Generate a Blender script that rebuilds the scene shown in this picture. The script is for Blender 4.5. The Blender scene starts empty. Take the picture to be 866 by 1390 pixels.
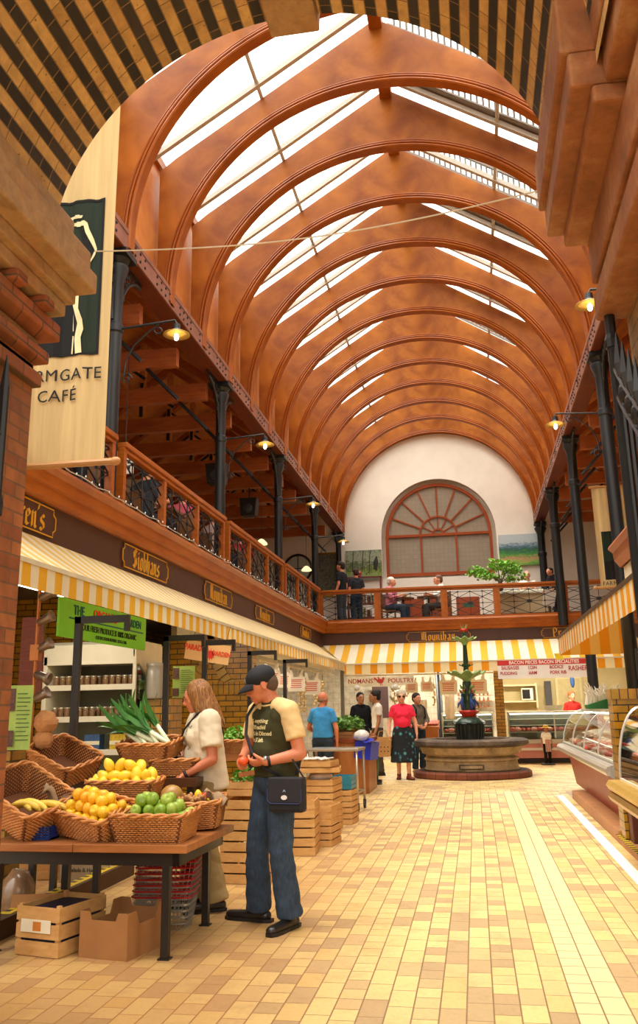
import bpy, bmesh, math, random
from mathutils import Vector, Matrix, Quaternion
from mathutils.bvhtree import BVHTree
from mathutils import noise as mn
PI=math.pi
random.seed(7)
SC=bpy.context.scene
COL=SC.collection
def R(d): return math.radians(d)
# ------------------------------------------------------------------ mesh builder
class MB:
    def __init__(s): s.v=[]; s.f=[]; s.m=[]; s.uv={}
    def add(s,vs,fs,mi=0,M=None):
        b=len(s.v)
        if M is None: s.v.extend([tuple(p) for p in vs])
        else: s.v.extend([tuple(M@Vector(p)) for p in vs])
        for f in fs: s.f.append(tuple(b+i for i in f)); s.m.append(mi)
    def box(s,x0,x1,y0,y1,z0,z1,mi=0,M=None):
        vs=[(x0,y0,z0),(x1,y0,z0),(x1,y1,z0),(x0,y1,z0),(x0,y0,z1),(x1,y0,z1),(x1,y1,z1),(x0,y1,z1)]
        s.add(vs,[(0,3,2,1),(4,5,6,7),(0,1,5,4),(1,2,6,5),(2,3,7,6),(3,0,4,7)],mi,M)
    def cbox(s,c,d,mi=0,M=None):
        s.box(c[0]-d[0]/2,c[0]+d[0]/2,c[1]-d[1]/2,c[1]+d[1]/2,c[2]-d[2]/2,c[2]+d[2]/2,mi,M)
    def prism(s,poly,a0,a1,axis='y',mi=0,M=None):
        # poly in the other two axes
        n=len(poly)
        def P(p,a):
            if axis=='y': return (p[0],a,p[1])
            if axis=='x': return (a,p[0],p[1])
            return (p[0],p[1],a)
        vs=[P(p,a0) for p in poly]+[P(p,a1) for p in poly]
        fs=[tuple(range(n)),tuple(range(2*n-1,n-1,-1))]
        for i in range(n):
            j=(i+1)%n; fs.append((i,j,n+j,n+i))
        s.add(vs,fs,mi,M)
    def lathe(s,prof,n=24,c=(0,0,0),mi=0,M=None,cap=True,wob=None):
        vs=[];fs=[]
        k=len(prof)
        for (r,z) in prof:
            for i in range(n):
                a=2*PI*i/n
                rr=r*(wob(a,z) if wob else 1)
                vs.append((c[0]+rr*math.cos(a),c[1]+rr*math.sin(a),c[2]+z))
        for j in range(k-1):
            for i in range(n):
                i2=(i+1)%n
                fs.append((j*n+i,j*n+i2,(j+1)*n+i2,(j+1)*n+i))
        if cap:
            if prof[0][0]>1e-5: fs.append(tuple(reversed(range(n))))
            if prof[-1][0]>1e-5: fs.append(tuple((k-1)*n+i for i in range(n)))
        s.add(vs,fs,mi,M)
    def tube(s,pts,r,n=8,mi=0,M=None,closed=False,flat=1.0,up=None):
        pts=[Vector(p) for p in pts]; k=len(pts)
        rs=r if isinstance(r,(list,tuple)) else [r]*k
        vs=[];fs=[]
        ref=Vector(up) if up else None
        prev=None
        for i,p in enumerate(pts):
            if closed: t=(pts[(i+1)%k]-pts[(i-1)%k])
            else: t=(pts[min(i+1,k-1)]-pts[max(i-1,0)])
            if t.length<1e-9: t=Vector((0,0,1))
            t.normalize()
            if ref is not None: a=ref-t*ref.dot(t)
            elif prev is None:
                q=Vector((0,0,1)) if abs(t.z)<.9 else Vector((1,0,0)); a=q-t*q.dot(t)
            else: a=prev-t*prev.dot(t)
            if a.length<1e-6:
                q=Vector((1,0,0)); a=q-t*q.dot(t)
            a.normalize(); prev=a; b=t.cross(a)
            for j in range(n):
                an=2*PI*j/n+PI/n
                vs.append(p+a*(math.cos(an)*rs[i])+b*(math.sin(an)*rs[i]*flat))
        for i in range(k-1 if not closed else k):
            i2=(i+1)%k
            for j in range(n):
                j2=(j+1)%n
                fs.append((i*n+j,i*n+j2,i2*n+j2,i2*n+j))
        if not closed:
            fs.append(tuple(reversed(range(n)))); fs.append(tuple((k-1)*n+j for j in range(n)))
        s.add(vs,fs,mi,M)
    def ell(s,c,r,n=14,m=9,mi=0,M=None,fn=None):
        vs=[];fs=[]
        if not isinstance(r,(tuple,list)): r=(r,r,r)
        vs.append((0,0,-1))
        for j in range(1,m):
            ph=-PI/2+PI*j/m
            for i in range(n):
                a=2*PI*i/n; vs.append((math.cos(ph)*math.cos(a),math.cos(ph)*math.sin(a),math.sin(ph)))
        vs.append((0,0,1))
        if fn: vs=[fn(Vector(v)) for v in vs]
        vs=[(c[0]+v[0]*r[0],c[1]+v[1]*r[1],c[2]+v[2]*r[2]) for v in vs]
        for i in range(n): fs.append((0,1+(i+1)%n,1+i))
        for j in range(m-2):
            for i in range(n):
                a=1+j*n+i;b=1+j*n+(i+1)%n
                fs.append((a,b,b+n,a+n))
        L=len(vs)-1
        for i in range(n): fs.append((L,L-n+i,L-n+(i+1)%n))
        s.add(vs,fs,mi,M)
    def grid(s,fn,nu,nv,mi=0,M=None):
        vs=[fn(i/nu,j/nv) for j in range(nv+1) for i in range(nu+1)]
        fs=[(j*(nu+1)+i,j*(nu+1)+i+1,(j+1)*(nu+1)+i+1,(j+1)*(nu+1)+i) for j in range(nv) for i in range(nu)]
        s.add(vs,fs,mi,M)
def mesh_of(name,mb,mats,smooth=False,uvfn=None):
    me=bpy.data.meshes.new(name)
    me.from_pydata(mb.v,[],mb.f)
    if not isinstance(mats,(list,tuple)): mats=[mats]
    for m in mats: me.materials.append(m)
    if len(mats)>1:
        me.polygons.foreach_set('material_index',mb.m)
    if smooth: me.polygons.foreach_set('use_smooth',[True]*len(me.polygons))
    if uvfn:
        uv=me.uv_layers.new(name='UVMap')
        for l in me.loops:
            uv.data[l.index].uv=uvfn(me.vertices[l.vertex_index].co)
    me.update()
    return me
def fixn(me):
    bm=bmesh.new(); bm.from_mesh(me); bmesh.ops.recalc_face_normals(bm,faces=bm.faces); bm.to_mesh(me); bm.free()
def part(name,mb,mats,parent=None,smooth=False,bevel=0,uvfn=None,kind=None,sub=0,solid=0,auto=None,fix=True):
    me=mesh_of(name,mb,mats,smooth,uvfn)
    if fix: fixn(me)
    o=bpy.data.objects.new(name,me); COL.objects.link(o)
    if parent: o.parent=parent
    if bevel:
        b=o.modifiers.new('b','BEVEL'); b.width=bevel; b.segments=2; b.limit_method='ANGLE'; b.angle_limit=R(40)
    if solid:
        b=o.modifiers.new('s','SOLIDIFY'); b.thickness=solid; b.offset=0
    if sub:
        b=o.modifiers.new('u','SUBSURF'); b.levels=sub; b.render_levels=sub
    if auto is not None:
        me.polygons.foreach_set('use_smooth',[True]*len(me.polygons))
        try: me.set_sharp_from_angle(angle=R(auto))
        except Exception: pass
    if kind: o['kind']=kind
    return o
def tag(o,label,cat,group=None,kind=None):
    if label: o['label']=label
    if cat: o['category']=cat
    if group: o['group']=group
    if kind: o['kind']=kind
    return o
def thing(name,label,cat,loc=(0,0,0),rz=0,group=None):
    o=bpy.data.objects.new(name,None); COL.objects.link(o); o.empty_display_size=.1
    o.location=loc; o.rotation_euler=(0,0,rz)
    return tag(o,label,cat,group)
def struct(name,mb,mats,parent=None,**k):
    return part(name,mb,mats,parent,kind='structure',**k)
def copy_tree(o,parent=None):
    c=o.copy(); COL.objects.link(c); c.parent=parent
    for ch in [x for x in KIDS.get(o.name,[])] if o.name in KIDS else list(o.children): copy_tree(ch,c)
    return c
KIDS={}
def dup(o,loc=None,rz=None,label=None,group=None,rot=None,scale=None):
    c=copy_tree(o)
    if loc is not None: c.location=loc
    if rz is not None: c.rotation_euler=(0,0,rz)
    if rot is not None: c.rotation_euler=rot
    if scale is not None: c.scale=(scale,)*3 if not isinstance(scale,tuple) else scale
    if label: c['label']=label
    if group: c['group']=group
    return c
# ------------------------------------------------------------------ materials
def hexc(h):
    h=h.lstrip('#'); o=[]
    for i in (0,2,4):
        c=int(h[i:i+2],16)/255; o.append(c/12.92 if c<=.04045 else ((c+.055)/1.055)**2.4)
    return (*o,1)
class NT:
    def __init__(s,name):
        s.mat=bpy.data.materials.new(name); s.mat.use_nodes=True
        s.nt=s.mat.node_tree; s.n=s.nt.nodes; s.b=s.n['Principled BSDF']
    def node(s,t,**k):
        n=s.n.new(t)
        for a,v in k.items():
            if a.startswith('i_'): n.inputs[a[2:].replace('_',' ')].default_value=v
            else: setattr(n,a,v)
        return n
    def link(s,a,b): s.nt.links.new(a,b)
    def math(s,op,a,b=None,c=None):
        n=s.node('ShaderNodeMath',operation=op)
        for i,x in enumerate((a,b,c)):
            if x is None: continue
            if isinstance(x,(int,float)): n.inputs[i].default_value=x
            else: s.link(x,n.inputs[i])
        return n.outputs[0]
    def mix(s,fac,a,b,bt='MIX'):
        n=s.node('ShaderNodeMix',data_type='RGBA',blend_type=bt)
        for i,x in ((0,fac),(6,a),(7,b)):
            if isinstance(x,(int,float)): n.inputs[i].default_value=x
            elif isinstance(x,(tuple,list)): n.inputs[i].default_value=x
            elif isinstance(x,str): n.inputs[i].default_value=hexc(x)
            else: s.link(x,n.inputs[i])
        return n.outputs[2]
    def ramp(s,fac,stops,interp='LINEAR'):
        n=s.node('ShaderNodeValToRGB'); cr=n.color_ramp; cr.interpolation=interp
        while len(cr.elements)<len(stops): cr.elements.new(.5)
        for e,(p,c) in zip(cr.elements,stops):
            e.position=p; e.color=hexc(c) if isinstance(c,str) else c
        s.link(fac,n.inputs[0]); return n.outputs[0]
    def coords(s,kind='Object',scale=(1,1,1),rot=(0,0,0),loc=(0,0,0)):
        t=s.node('ShaderNodeTexCoord'); m=s.node('ShaderNodeMapping')
        m.inputs['Scale'].default_value=scale; m.inputs['Rotation'].default_value=rot; m.inputs['Location'].default_value=loc
        s.link(t.outputs[kind],m.inputs[0]); return m.outputs[0]
    def noise(s,vec,scale=5,detail=3,rough=.5,out='Fac',dist=0):
        n=s.node('ShaderNodeTexNoise'); n.inputs['Scale'].default_value=scale; n.inputs['Detail'].default_value=detail
        n.inputs['Roughness'].default_value=rough; n.inputs['Distortion'].default_value=dist
        if vec is not None: s.link(vec,n.inputs['Vector'])
        return n.outputs[out]
    def bump(s,h,str_=.3,dist=.01):
        n=s.node('ShaderNodeBump'); n.inputs['Strength'].default_value=str_; n.inputs['Distance'].default_value=dist
        s.link(h,n.inputs['Height']); s.link(n.outputs[0],s.b.inputs['Normal'])
    def base(s,x):
        if isinstance(x,(str,)): s.b.inputs['Base Color'].default_value=hexc(x)
        elif isinstance(x,tuple): s.b.inputs['Base Color'].default_value=x
        else: s.link(x,s.b.inputs['Base Color'])
    def set(s,**k):
        for a,v in k.items(): s.b.inputs[a.replace('_',' ')].default_value=v
MATS={}
def plain(name,col,rough=.5,metal=0,var=.12,scale=6,bump=0,spec=.5,coat=0,em=None,est=1,trans=0,sub=0):
    if name in MATS: return MATS[name]
    t=NT(name); v=t.coords()
    c=hexc(col)
    if var>0:
        n=t.noise(v,scale,4,.6)
        d=tuple(x*(1-var) for x in c[:3])+(1,); l=tuple(min(1,x*(1+var)) for x in c[:3])+(1,)
        t.base(t.ramp(n,[(.3,d),(.7,l)]))
        if bump: t.bump(n,bump,.005)
    else: t.base(c)
    t.set(Roughness=rough,Metallic=metal)
    t.b.inputs['Specular IOR Level'].default_value=spec
    if coat: t.b.inputs['Coat Weight'].default_value=coat
    if trans: t.b.inputs['Transmission Weight'].default_value=trans
    if em: t.b.inputs['Emission Color'].default_value=hexc(em); t.b.inputs['Emission Strength'].default_value=est
    if sub: t.b.inputs['Subsurface Weight'].default_value=sub; t.b.inputs['Subsurface Radius'].default_value=(.02,.008,.004)
    MATS[name]=t.mat; return t.mat
def wood(name,c1,c2,rough=.35,scale=(1,1,8),coat=.2,grain=6,space='Object',bump=.08):
    if name in MATS: return MATS[name]
    t=NT(name); v=t.coords(space,scale)
    n=t.noise(v,grain,6,.6,dist=.6); n2=t.noise(t.coords(space),1.3,2)
    c=t.ramp(n,[(.3,c1),(.72,c2)]); c=t.mix(.35,c,t.ramp(n2,[(.35,c1),(.65,c2)]))
    t.base(c); t.set(Roughness=rough); t.b.inputs['Coat Weight'].default_value=coat; t.b.inputs['Coat Roughness'].default_value=.25; t.b.inputs['Specular IOR Level'].default_value=.22
    if bump: t.bump(n,bump,.003)
    MATS[name]=t.mat; return t.mat
def brickm(name,c1,c2,mortar,bw=.225,rh=.075,ms=.008,rough=.8,uv=False,axes=None,off=.5,bump=.5,var=None,dirt=None,coat=0,squash=1,sqf=2):
    """axes: which object axes drive (u,v)"""
    if name in MATS: return MATS[name]
    t=NT(name)
    tc=t.node('ShaderNodeTexCoord')
    if uv: vec=tc.outputs['UV']
    else:
        sp=t.node('ShaderNodeSeparateXYZ'); t.link(tc.outputs['Object'],sp.inputs[0])
        cb=t.node('ShaderNodeCombineXYZ')
        a,b=axes or ('X','Z')
        if a=='XY':
            t.link(t.math('ADD',sp.outputs['X'],sp.outputs['Y']),cb.inputs[0])
        else: t.link(sp.outputs[a],cb.inputs[0])
        t.link(sp.outputs[b],cb.inputs[1]); vec=cb.outputs[0]
    br=t.node('ShaderNodeTexBrick',offset=off,squash=squash,squash_frequency=sqf)
    br.inputs['Color1'].default_value=hexc(c1); br.inputs['Color2'].default_value=hexc(c2); br.inputs['Mortar'].default_value=hexc(mortar)
    br.inputs['Scale'].default_value=1; br.inputs['Mortar Size'].default_value=ms; br.inputs['Brick Width'].default_value=bw; br.inputs['Row Height'].default_value=rh
    br.inputs['Mortar Smooth'].default_value=.2
    t.link(vec,br.inputs['Vector'])
    c=br.outputs['Color']
    n=t.noise(vec,7,5,.65)
    c=t.mix(.5,c,t.ramp(n,[(.3,'#6a6a6a'),(.75,'#ffffff')]),'MULTIPLY')
    if dirt:
        n2=t.noise(vec,1.6,4,.6); c=t.mix(t.ramp(n2,[(.45,(0,0,0,1)),(.7,(.8,.8,.8,1))]),c,dirt)
    t.base(c); t.set(Roughness=rough)
    if coat: t.b.inputs['Coat Weight'].default_value=coat
    h=t.math('SUBTRACT',1.0,br.outputs['Fac']); h2=t.math('ADD',h,t.math('MULTIPLY',n,.4))
    t.bump(h2,bump,.006)
    MATS[name]=t.mat; return t.mat
def stripes(name,c1,c2,axis,period,duty=.5,rough=.75,transl=.35,phase=0):
    if name in MATS: return MATS[name]
    t=NT(name); sp=t.node('ShaderNodeSeparateXYZ'); tc=t.node('ShaderNodeTexCoord'); t.link(tc.outputs['Object'],sp.inputs[0])
    f=t.math('FRACT',t.math('ADD',t.math('DIVIDE',sp.outputs[axis],period),phase+100))
    g=t.math('GREATER_THAN',f,duty)
    c=t.mix(g,c1,c2); n=t.noise(tc.outputs['Object'],3,4,.6)
    c=t.mix(.12,c,t.ramp(n,[(.3,'#8a7a60'),(.7,'#ffffff')]),'MULTIPLY')
    t.base(c); t.set(Roughness=rough)
    tr=t.node('ShaderNodeBsdfTranslucent'); t.link(c,tr.inputs[0]); ms=t.node('ShaderNodeMixShader'); ms.inputs[0].default_value=transl
    out=t.n['Material Output']; t.link(t.b.outputs[0],ms.inputs[1]); t.link(tr.outputs[0],ms.inputs[2]); t.link(ms.outputs[0],out.inputs[0])
    MATS[name]=t.mat; return t.mat
def glass(name,tint='#eef6f2',op=.12,rough=.02,refl=.8):
    if name in MATS: return MATS[name]
    t=NT(name); tr=t.node('ShaderNodeBsdfTransparent'); tr.inputs[0].default_value=hexc(tint)
    gl=t.node('ShaderNodeBsdfGlossy'); gl.inputs['Roughness'].default_value=rough
    ms=t.node('ShaderNodeMixShader'); fr=t.node('ShaderNodeFresnel'); fr.inputs[0].default_value=1.45
    f=t.math('ADD',t.math('MULTIPLY',fr.outputs[0],refl),op*.3)
    t.link(f,ms.inputs[0]); t.link(tr.outputs[0],ms.inputs[1]); t.link(gl.outputs[0],ms.inputs[2])
    t.link(ms.outputs[0],t.n['Material Output'].inputs[0]); MATS[name]=t.mat; return t.mat
def emis(name,col,st):
    if name in MATS: return MATS[name]
    t=NT(name); t.base('#000000'); t.b.inputs['Emission Color'].default_value=hexc(col); t.b.inputs['Emission Strength'].default_value=st
    MATS[name]=t.mat; return t.mat
# text as a mesh in the XZ plane facing -Y
def text_mb(txt,size,depth=.004,spacing=1,align='CENTER',bold=0,shear=0,sx=1,lines=1):
    cu=bpy.data.curves.new('txt','FONT'); cu.body=txt; cu.size=size; cu.align_x=align; cu.align_y='CENTER'
    cu.extrude=depth/2; cu.resolution_u=3; cu.space_character=spacing; cu.offset=bold; cu.shear=shear; cu.space_line=lines
    o=bpy.data.objects.new('txt',cu); COL.objects.link(o)
    dg=bpy.context.evaluated_depsgraph_get(); me=bpy.data.meshes.new_from_object(o.evaluated_get(dg))
    mb=MB(); mb.v=[(v.co.x*sx,-v.co.z,v.co.y) for v in me.vertices]; mb.f=[tuple(p.vertices) for p in me.polygons]; mb.m=[0]*len(mb.f)
    bpy.data.objects.remove(o); bpy.data.curves.remove(cu); bpy.data.meshes.remove(me)
    return mb
def xform(mb,M):
    mb.v=[tuple(M@Vector(v)) for v in mb.v]; return mb
def T(x,y,z): return Matrix.Translation((x,y,z))
def RX(a): return Matrix.Rotation(a,4,'X')
def RY(a): return Matrix.Rotation(a,4,'Y')
def RZ(a): return Matrix.Rotation(a,4,'Z')
def S(x,y,z): return Matrix.Diagonal((x,y,z,1))

# ------------------------------------------------------------------ camera (solved from the photograph's vanishing lines)
cd=bpy.data.cameras.new('camera'); cam=bpy.data.objects.new('camera',cd); COL.objects.link(cam); SC.camera=cam
F=1186.0
def _cam():
    import math
    vz=Vector((645-433,958-650,F)); vu=Vector((345-433,-3900-650,F))
    ry=vz.normalized(); ru=(vu-ry*vu.dot(ry)).normalized(); rx=ry.cross(ru)
    if rx.x<0: rx=-rx
    # world axis vectors in camera space (x right,y down,z fwd); rows of inverse
    right=Vector((rx.x,ry.x,ru.x)); down=Vector((rx.y,ry.y,ru.y)); fwd=Vector((rx.z,ry.z,ru.z))
    M=Matrix(((right.x,-down.x,-fwd.x,0),(right.y,-down.y,-fwd.y,0),(right.z,-down.z,-fwd.z,1.38),(0,0,0,1)))
    return M
cam.matrix_world=_cam()
cd.sensor_fit='HORIZONTAL'; cd.sensor_width=36; cd.lens=F*36/866; cd.shift_y=-45/866; cd.clip_start=.05; cd.clip_end=200
XC=-.79     # hall centre line
XL=-3.8; XR=2.2; Y0=8.71; DY=4.35; RS=1.45
ZG=6.56     # girder underside
rib_wood=wood('varnished_ply','#7a3a0c','#b46c20',rough=.5,scale=(1,1,1),coat=.04,grain=2.6)
mould_wood=wood('varnished_moulding','#86400a','#a85a14',rough=.45,scale=(1,1,1),coat=.05,grain=3)
truss_wood=wood('truss_timber','#8a4420','#b8662e',rough=.45,scale=(1,6,6),coat=.1,grain=3)
board_wood=wood('ceiling_boards','#b8682c','#dc9250',rough=.5,scale=(6,1,1),coat=.1,grain=3)
rail_wood=wood('rail_timber','#8e430f','#b4651f',rough=.35,scale=(1,.4,4),coat=.12,grain=5)
black_iron=plain('black_iron','#16181b',.42,0,.2,20,spec=.5)
white_plaster=plain('white_plaster','#e9e1d2',.85,0,.05,2)
# ---------------- floor
def floor_mat(rot):
    t=NT('floor_tiles'+('_across' if rot else '')); tc=t.node('ShaderNodeTexCoord'); sp=t.node('ShaderNodeSeparateXYZ'); t.link(tc.outputs['Object'],sp.inputs[0])
    cb=t.node('ShaderNodeCombineXYZ')
    a,b=('X','Y') if rot else ('Y','X')
    t.link(sp.outputs[a],cb.inputs[0]); t.link(sp.outputs[b],cb.inputs[1])
    def br(bw,sq,c1,c2,off,seedx):
        m=t.node('ShaderNodeMapping'); m.inputs['Location'].default_value=(seedx,0,0); t.link(cb.outputs[0],m.inputs[0])
        n=t.node('ShaderNodeTexBrick',offset=off,offset_frequency=2,squash=sq,squash_frequency=3)
        n.inputs['Color1'].default_value=hexc(c1); n.inputs['Color2'].default_value=hexc(c2); n.inputs['Mortar'].default_value=hexc('#8a6a3e')
        n.inputs['Scale'].default_value=1; n.inputs['Mortar Size'].default_value=.004; n.inputs['Brick Width'].default_value=bw; n.inputs['Row Height'].default_value=.125
        n.inputs['Mortar Smooth'].default_value=.1
        t.link(m.outputs[0],n.inputs['Vector']); return n
    n1=br(.25,.62,'#ffffff','#000000',.37,0)
    val=t.node('ShaderNodeRGBToBW'); t.link(n1.outputs['Color'],val.inputs[0])
    c=t.ramp(val.outputs[0],[(0,'#c0a074'),(.16,'#b89c72'),(.3,'#d6b67e'),(.55,'#e4c684'),(.8,'#e9cb88'),(1,'#dab674')])
    # burnt kiln shading inside tiles and worn patches
    nz=t.noise(cb.outputs[0],3.1,5,.7); c=t.mix(t.ramp(nz,[(.5,(0,0,0,1)),(.68,(.35,.35,.35,1))]),c,'#a08460')
    nf=t.noise(cb.outputs[0],40,3,.6); c=t.mix(.12,c,t.ramp(nf,[(.3,'#555555'),(.7,'#ffffff')]),'MULTIPLY')
    c=t.mix(n1.outputs['Fac'],c,'#8a6c48')
    # plain yellow double course down the aisle
    if not rot:
        g=t.math('MULTIPLY',t.math('GREATER_THAN',sp.outputs['X'],.375),t.math('LESS_THAN',sp.outputs['X'],.625))
        g=t.math('MULTIPLY',g,t.math('SUBTRACT',1,n1.outputs['Fac'])); c=t.mix(g,c,'#e4cc98')
    # more orange tiles by the left stalls, partly dim light painted into the colour
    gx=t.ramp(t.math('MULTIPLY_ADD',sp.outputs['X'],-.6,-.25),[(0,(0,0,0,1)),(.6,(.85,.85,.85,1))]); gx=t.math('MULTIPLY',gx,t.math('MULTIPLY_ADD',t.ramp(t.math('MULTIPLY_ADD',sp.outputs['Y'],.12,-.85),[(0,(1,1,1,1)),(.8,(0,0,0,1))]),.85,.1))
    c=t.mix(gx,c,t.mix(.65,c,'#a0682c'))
    t.base(c); t.b.inputs['Specular IOR Level'].default_value=.35
    r=t.math('MULTIPLY_ADD',nz,.25,.3); t.link(r,t.b.inputs['Roughness'])
    t.bump(t.math('SUBTRACT',1,n1.outputs['Fac']),.3,.003)
    return t.mat
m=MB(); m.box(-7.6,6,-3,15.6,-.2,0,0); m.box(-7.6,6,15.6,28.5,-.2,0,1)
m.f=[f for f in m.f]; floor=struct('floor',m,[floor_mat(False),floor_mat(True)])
# ---------------- entrance arch (polychrome brick soffit), piers, imposts
AX=-.81; AR=1.44; AZ=3.88; YA=4.2; YB=2.2
def soffit_mat():
    t=NT('striped_arch_brick'); tc=t.node('ShaderNodeTexCoord'); sp=t.node('ShaderNodeSeparateXYZ'); t.link(tc.outputs['UV'],sp.inputs[0])
    h=.067
    row=t.math('FLOOR',t.math('DIVIDE',sp.outputs['X'],h)); par=t.math('ABSOLUTE',t.math('MODULO',row,2))
    cb=t.node('ShaderNodeCombineXYZ'); t.link(sp.outputs['Y'],cb.inputs[0]); t.link(sp.outputs['X'],cb.inputs[1])
    n=t.node('ShaderNodeTexBrick',offset=.43,squash=.5,squash_frequency=3); n.inputs['Scale'].default_value=1; n.inputs['Mortar Size'].default_value=.0035
    n.inputs['Brick Width'].default_value=.23; n.inputs['Row Height'].default_value=h; n.inputs['Color1'].default_value=(0,0,0,1); n.inputs['Color2'].default_value=(1,1,1,1)
    t.link(cb.outputs[0],n.inputs['Vector'])
    bw=t.node('ShaderNodeRGBToBW'); t.link(n.outputs['Color'],bw.inputs[0])
    ye=t.ramp(bw.outputs[0],[(0,'#c89a5a'),(.5,'#e0b470'),(1,'#d0a062')]); bl=t.ramp(bw.outputs[0],[(0,'#2c241e'),(.5,'#3f342a'),(1,'#231d18')])
    c=t.mix(par,ye,bl); c=t.mix(n.outputs['Fac'],c,'#8d6c44')
    nz=t.noise(cb.outputs[0],9,6,.7); c=t.mix(.55,c,t.ramp(nz,[(.3,'#666666'),(.75,'#ffffff')]),'MULTIPLY')
    nb=t.noise(cb.outputs[0],34,2,.5); c=t.mix(t.ramp(nb,[(.68,(0,0,0,1)),(.72,(.7,.7,.7,1))]),c,'#2a1c10')
    t.base(c); t.set(Roughness=.75); t.bump(t.math('ADD',t.math('SUBTRACT',1,n.outputs['Fac']),nz),.6,.006)
    return t.mat
N=72
m=MB(); vs=[];n2=14
me_uv={}
a0=R(-2);a1=R(182)
for j in range(n2+1):
    for i in range(N+1):
        a=a0+(a1-a0)*i/N; m.v.append((AX+AR*math.cos(a),YB+(YA-YB)*j/n2,AZ+AR*math.sin(a)))
for j in range(n2):
    for i in range(N):
        b=j*(N+1)+i; m.f.append((b,b+1,b+N+2,b+N+1)); m.m.append(0)
# masonry mass above: front face ring at YA plus outer block
def uvs(co): 
    a=math.atan2(co.z-AZ,co.x-AX)
    if a<-1.5: a+=2*PI
    return (AR*a+3,co.y)
def ring(m,y,mi):
    b=len(m.v)
    for i in range(N+1):
        a=a0+(a1-a0)*i/N; m.v.append((AX+AR*math.cos(a),y,AZ+AR*math.sin(a)))
    for i in range(N+1):
        a=a0+(a1-a0)*i/N; m.v.append((AX+1.75*math.cos(a),y,AZ+1.75*math.sin(a)))
    for i in range(N):
        m.f.append((b+i,b+i+1,b+N+2+i,b+N+1+i)); m.m.append(mi)
ring(m,YA,0)
b=len(m.v)
for j in range(2):
    for i in range(N+1):
        a=a0+(a1-a0)*i/N; m.v.append((AX+1.75*math.cos(a),(YA,YB)[j],AZ+1.75*math.sin(a)))
for i in range(N): m.f.append((b+i,b+i+1,b+N+2+i,b+N+1+i)); m.m.append(0)
ring(m,YB,0)
arch=struct('trim_1',m,soffit_mat(),uvfn=uvs); arch['label']='striped yellow and black brick soffit of the entrance arch'
red_brick=brickm('red_brick','#b46c38','#96522a','#7c5638',bw=.225,rh=.075,ms=.006,axes=('XY','Z'),dirt='#5c3a22')
pale_brick=brickm('stained_wall_brick','#b08d5c','#9c7a4d','#7c6140',bw=.23,rh=.078,ms=.005,axes=('XY','Z'),dirt='#7a5a36')
stone=None
def stone_mat(name,c1,c2,c3):
    t=NT(name); v=t.coords(); n=t.noise(v,2.5,7,.65,dist=.4); n2=t.noise(v,14,5,.7)
    c=t.ramp(n,[(.25,c1),(.5,c2),(.75,c3)]); c=t.mix(.4,c,t.ramp(n2,[(.3,'#7a6a58'),(.7,'#ffffff')]),'MULTIPLY')
    t.base(c); t.set(Roughness=.8); t.bump(t.math('ADD',n,n2),.5,.01); MATS[name]=t.mat; return t.mat
stone=stone_mat('weathered_stone','#8a6a48','#b08a5e','#a56f42')
stoneR=stone_mat('stained_stone','#6e4426','#985c32','#b3875a')
# piers: brick, each side of the opening
m=MB(); m.box(-3.3,-2.3,YB,YA,0,4.0); struct('wall_left_pier',m,red_brick)
m=MB(); m.box(.86,1.8,YB,YA,0,4.0); struct('wall_right_pier',m,pale_brick)
# masonry above the pier up to outer arch, so sky does not leak round the ring
m=MB(); 
m.box(-3.3,-2.5,YB,YA,4.0,6.5); m.box(.9,1.9,YB,YA,4.0,6.5); m.box(-3.3,1.9,YB,YA,5.6,6.5)
struct('wall_above_arch',m,red_brick)
# imposts : stepped stone / brick bands, profile = (z0,z1,projection,mat)
LEV=[(3.98,4.17,.17,0),(3.84,3.98,.27,0),(3.72,3.84,.31,0),(3.64,3.72,.2,0),(3.56,3.64,.15,0),(3.5,3.56,.06,1),(3.4,3.5,.13,1),(3.33,3.4,.02,0),(3.26,3.33,.08,1),(3.2,3.26,.0,0),(3.12,3.2,.05,1)]
LEVR=[(3.9,4.17,.22),(3.74,3.9,.19),(3.66,3.74,.11),(3.42,3.66,0),(3.36,3.42,-.06),(3.22,3.36,0)]
def impost(side):
    mm=MB()
    if side>0:
        for z0,z1,p in LEVR:
            ys=3.08 if z0>3.6 else YB
            mm.box(.71-p,1.6,ys,YA+max(0,p)*.3,z0,z1,1)
            if z0>3.6: mm.box(.71-p+.13,1.6,YB,ys,z0,z1,1)
        return mm
    for z0,z1,p,mi in LEV:
        if side<0: mm.box(-3.0,-2.3+p*.93,YB,YA+p*.45,z0,z1,mi)
        else: mm.box((.71-p*.75) if z0>3.45 else .86-p*1.2,1.6,YB,YA+p*.35,z0,z1,mi)
    # broken dentils between the bands
    for k in range(9):
        y=YA-.12-k*.3
        if side<0: mm.box(-2.31,-2.3+.17,y-.11,y,3.5,3.56,1)
        else: mm.box(.71-.14,.72,y-.11,y,3.5,3.56,1)
    return mm
band=brickm('orange_band_brick','#a85a2c','#8d4720','#5c3d26',bw=.22,rh=.08,ms=.006,axes=('XY','Z'),dirt='#6b4a2c')
struct('trim_2',impost(-1),[stone,band],bevel=.012)
struct('trim_3',impost(1),[stoneR,stoneR],bevel=.014)
# keystone
m=MB(); m.prism([(-.95,AZ+AR-.09),(-.66,AZ+AR-.09),(-.63,AZ+AR+.5),(-.98,AZ+AR+.5)],YA-.5,YA+.05,'y'); struct('trim_4',m,stone,bevel=.01)
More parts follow.
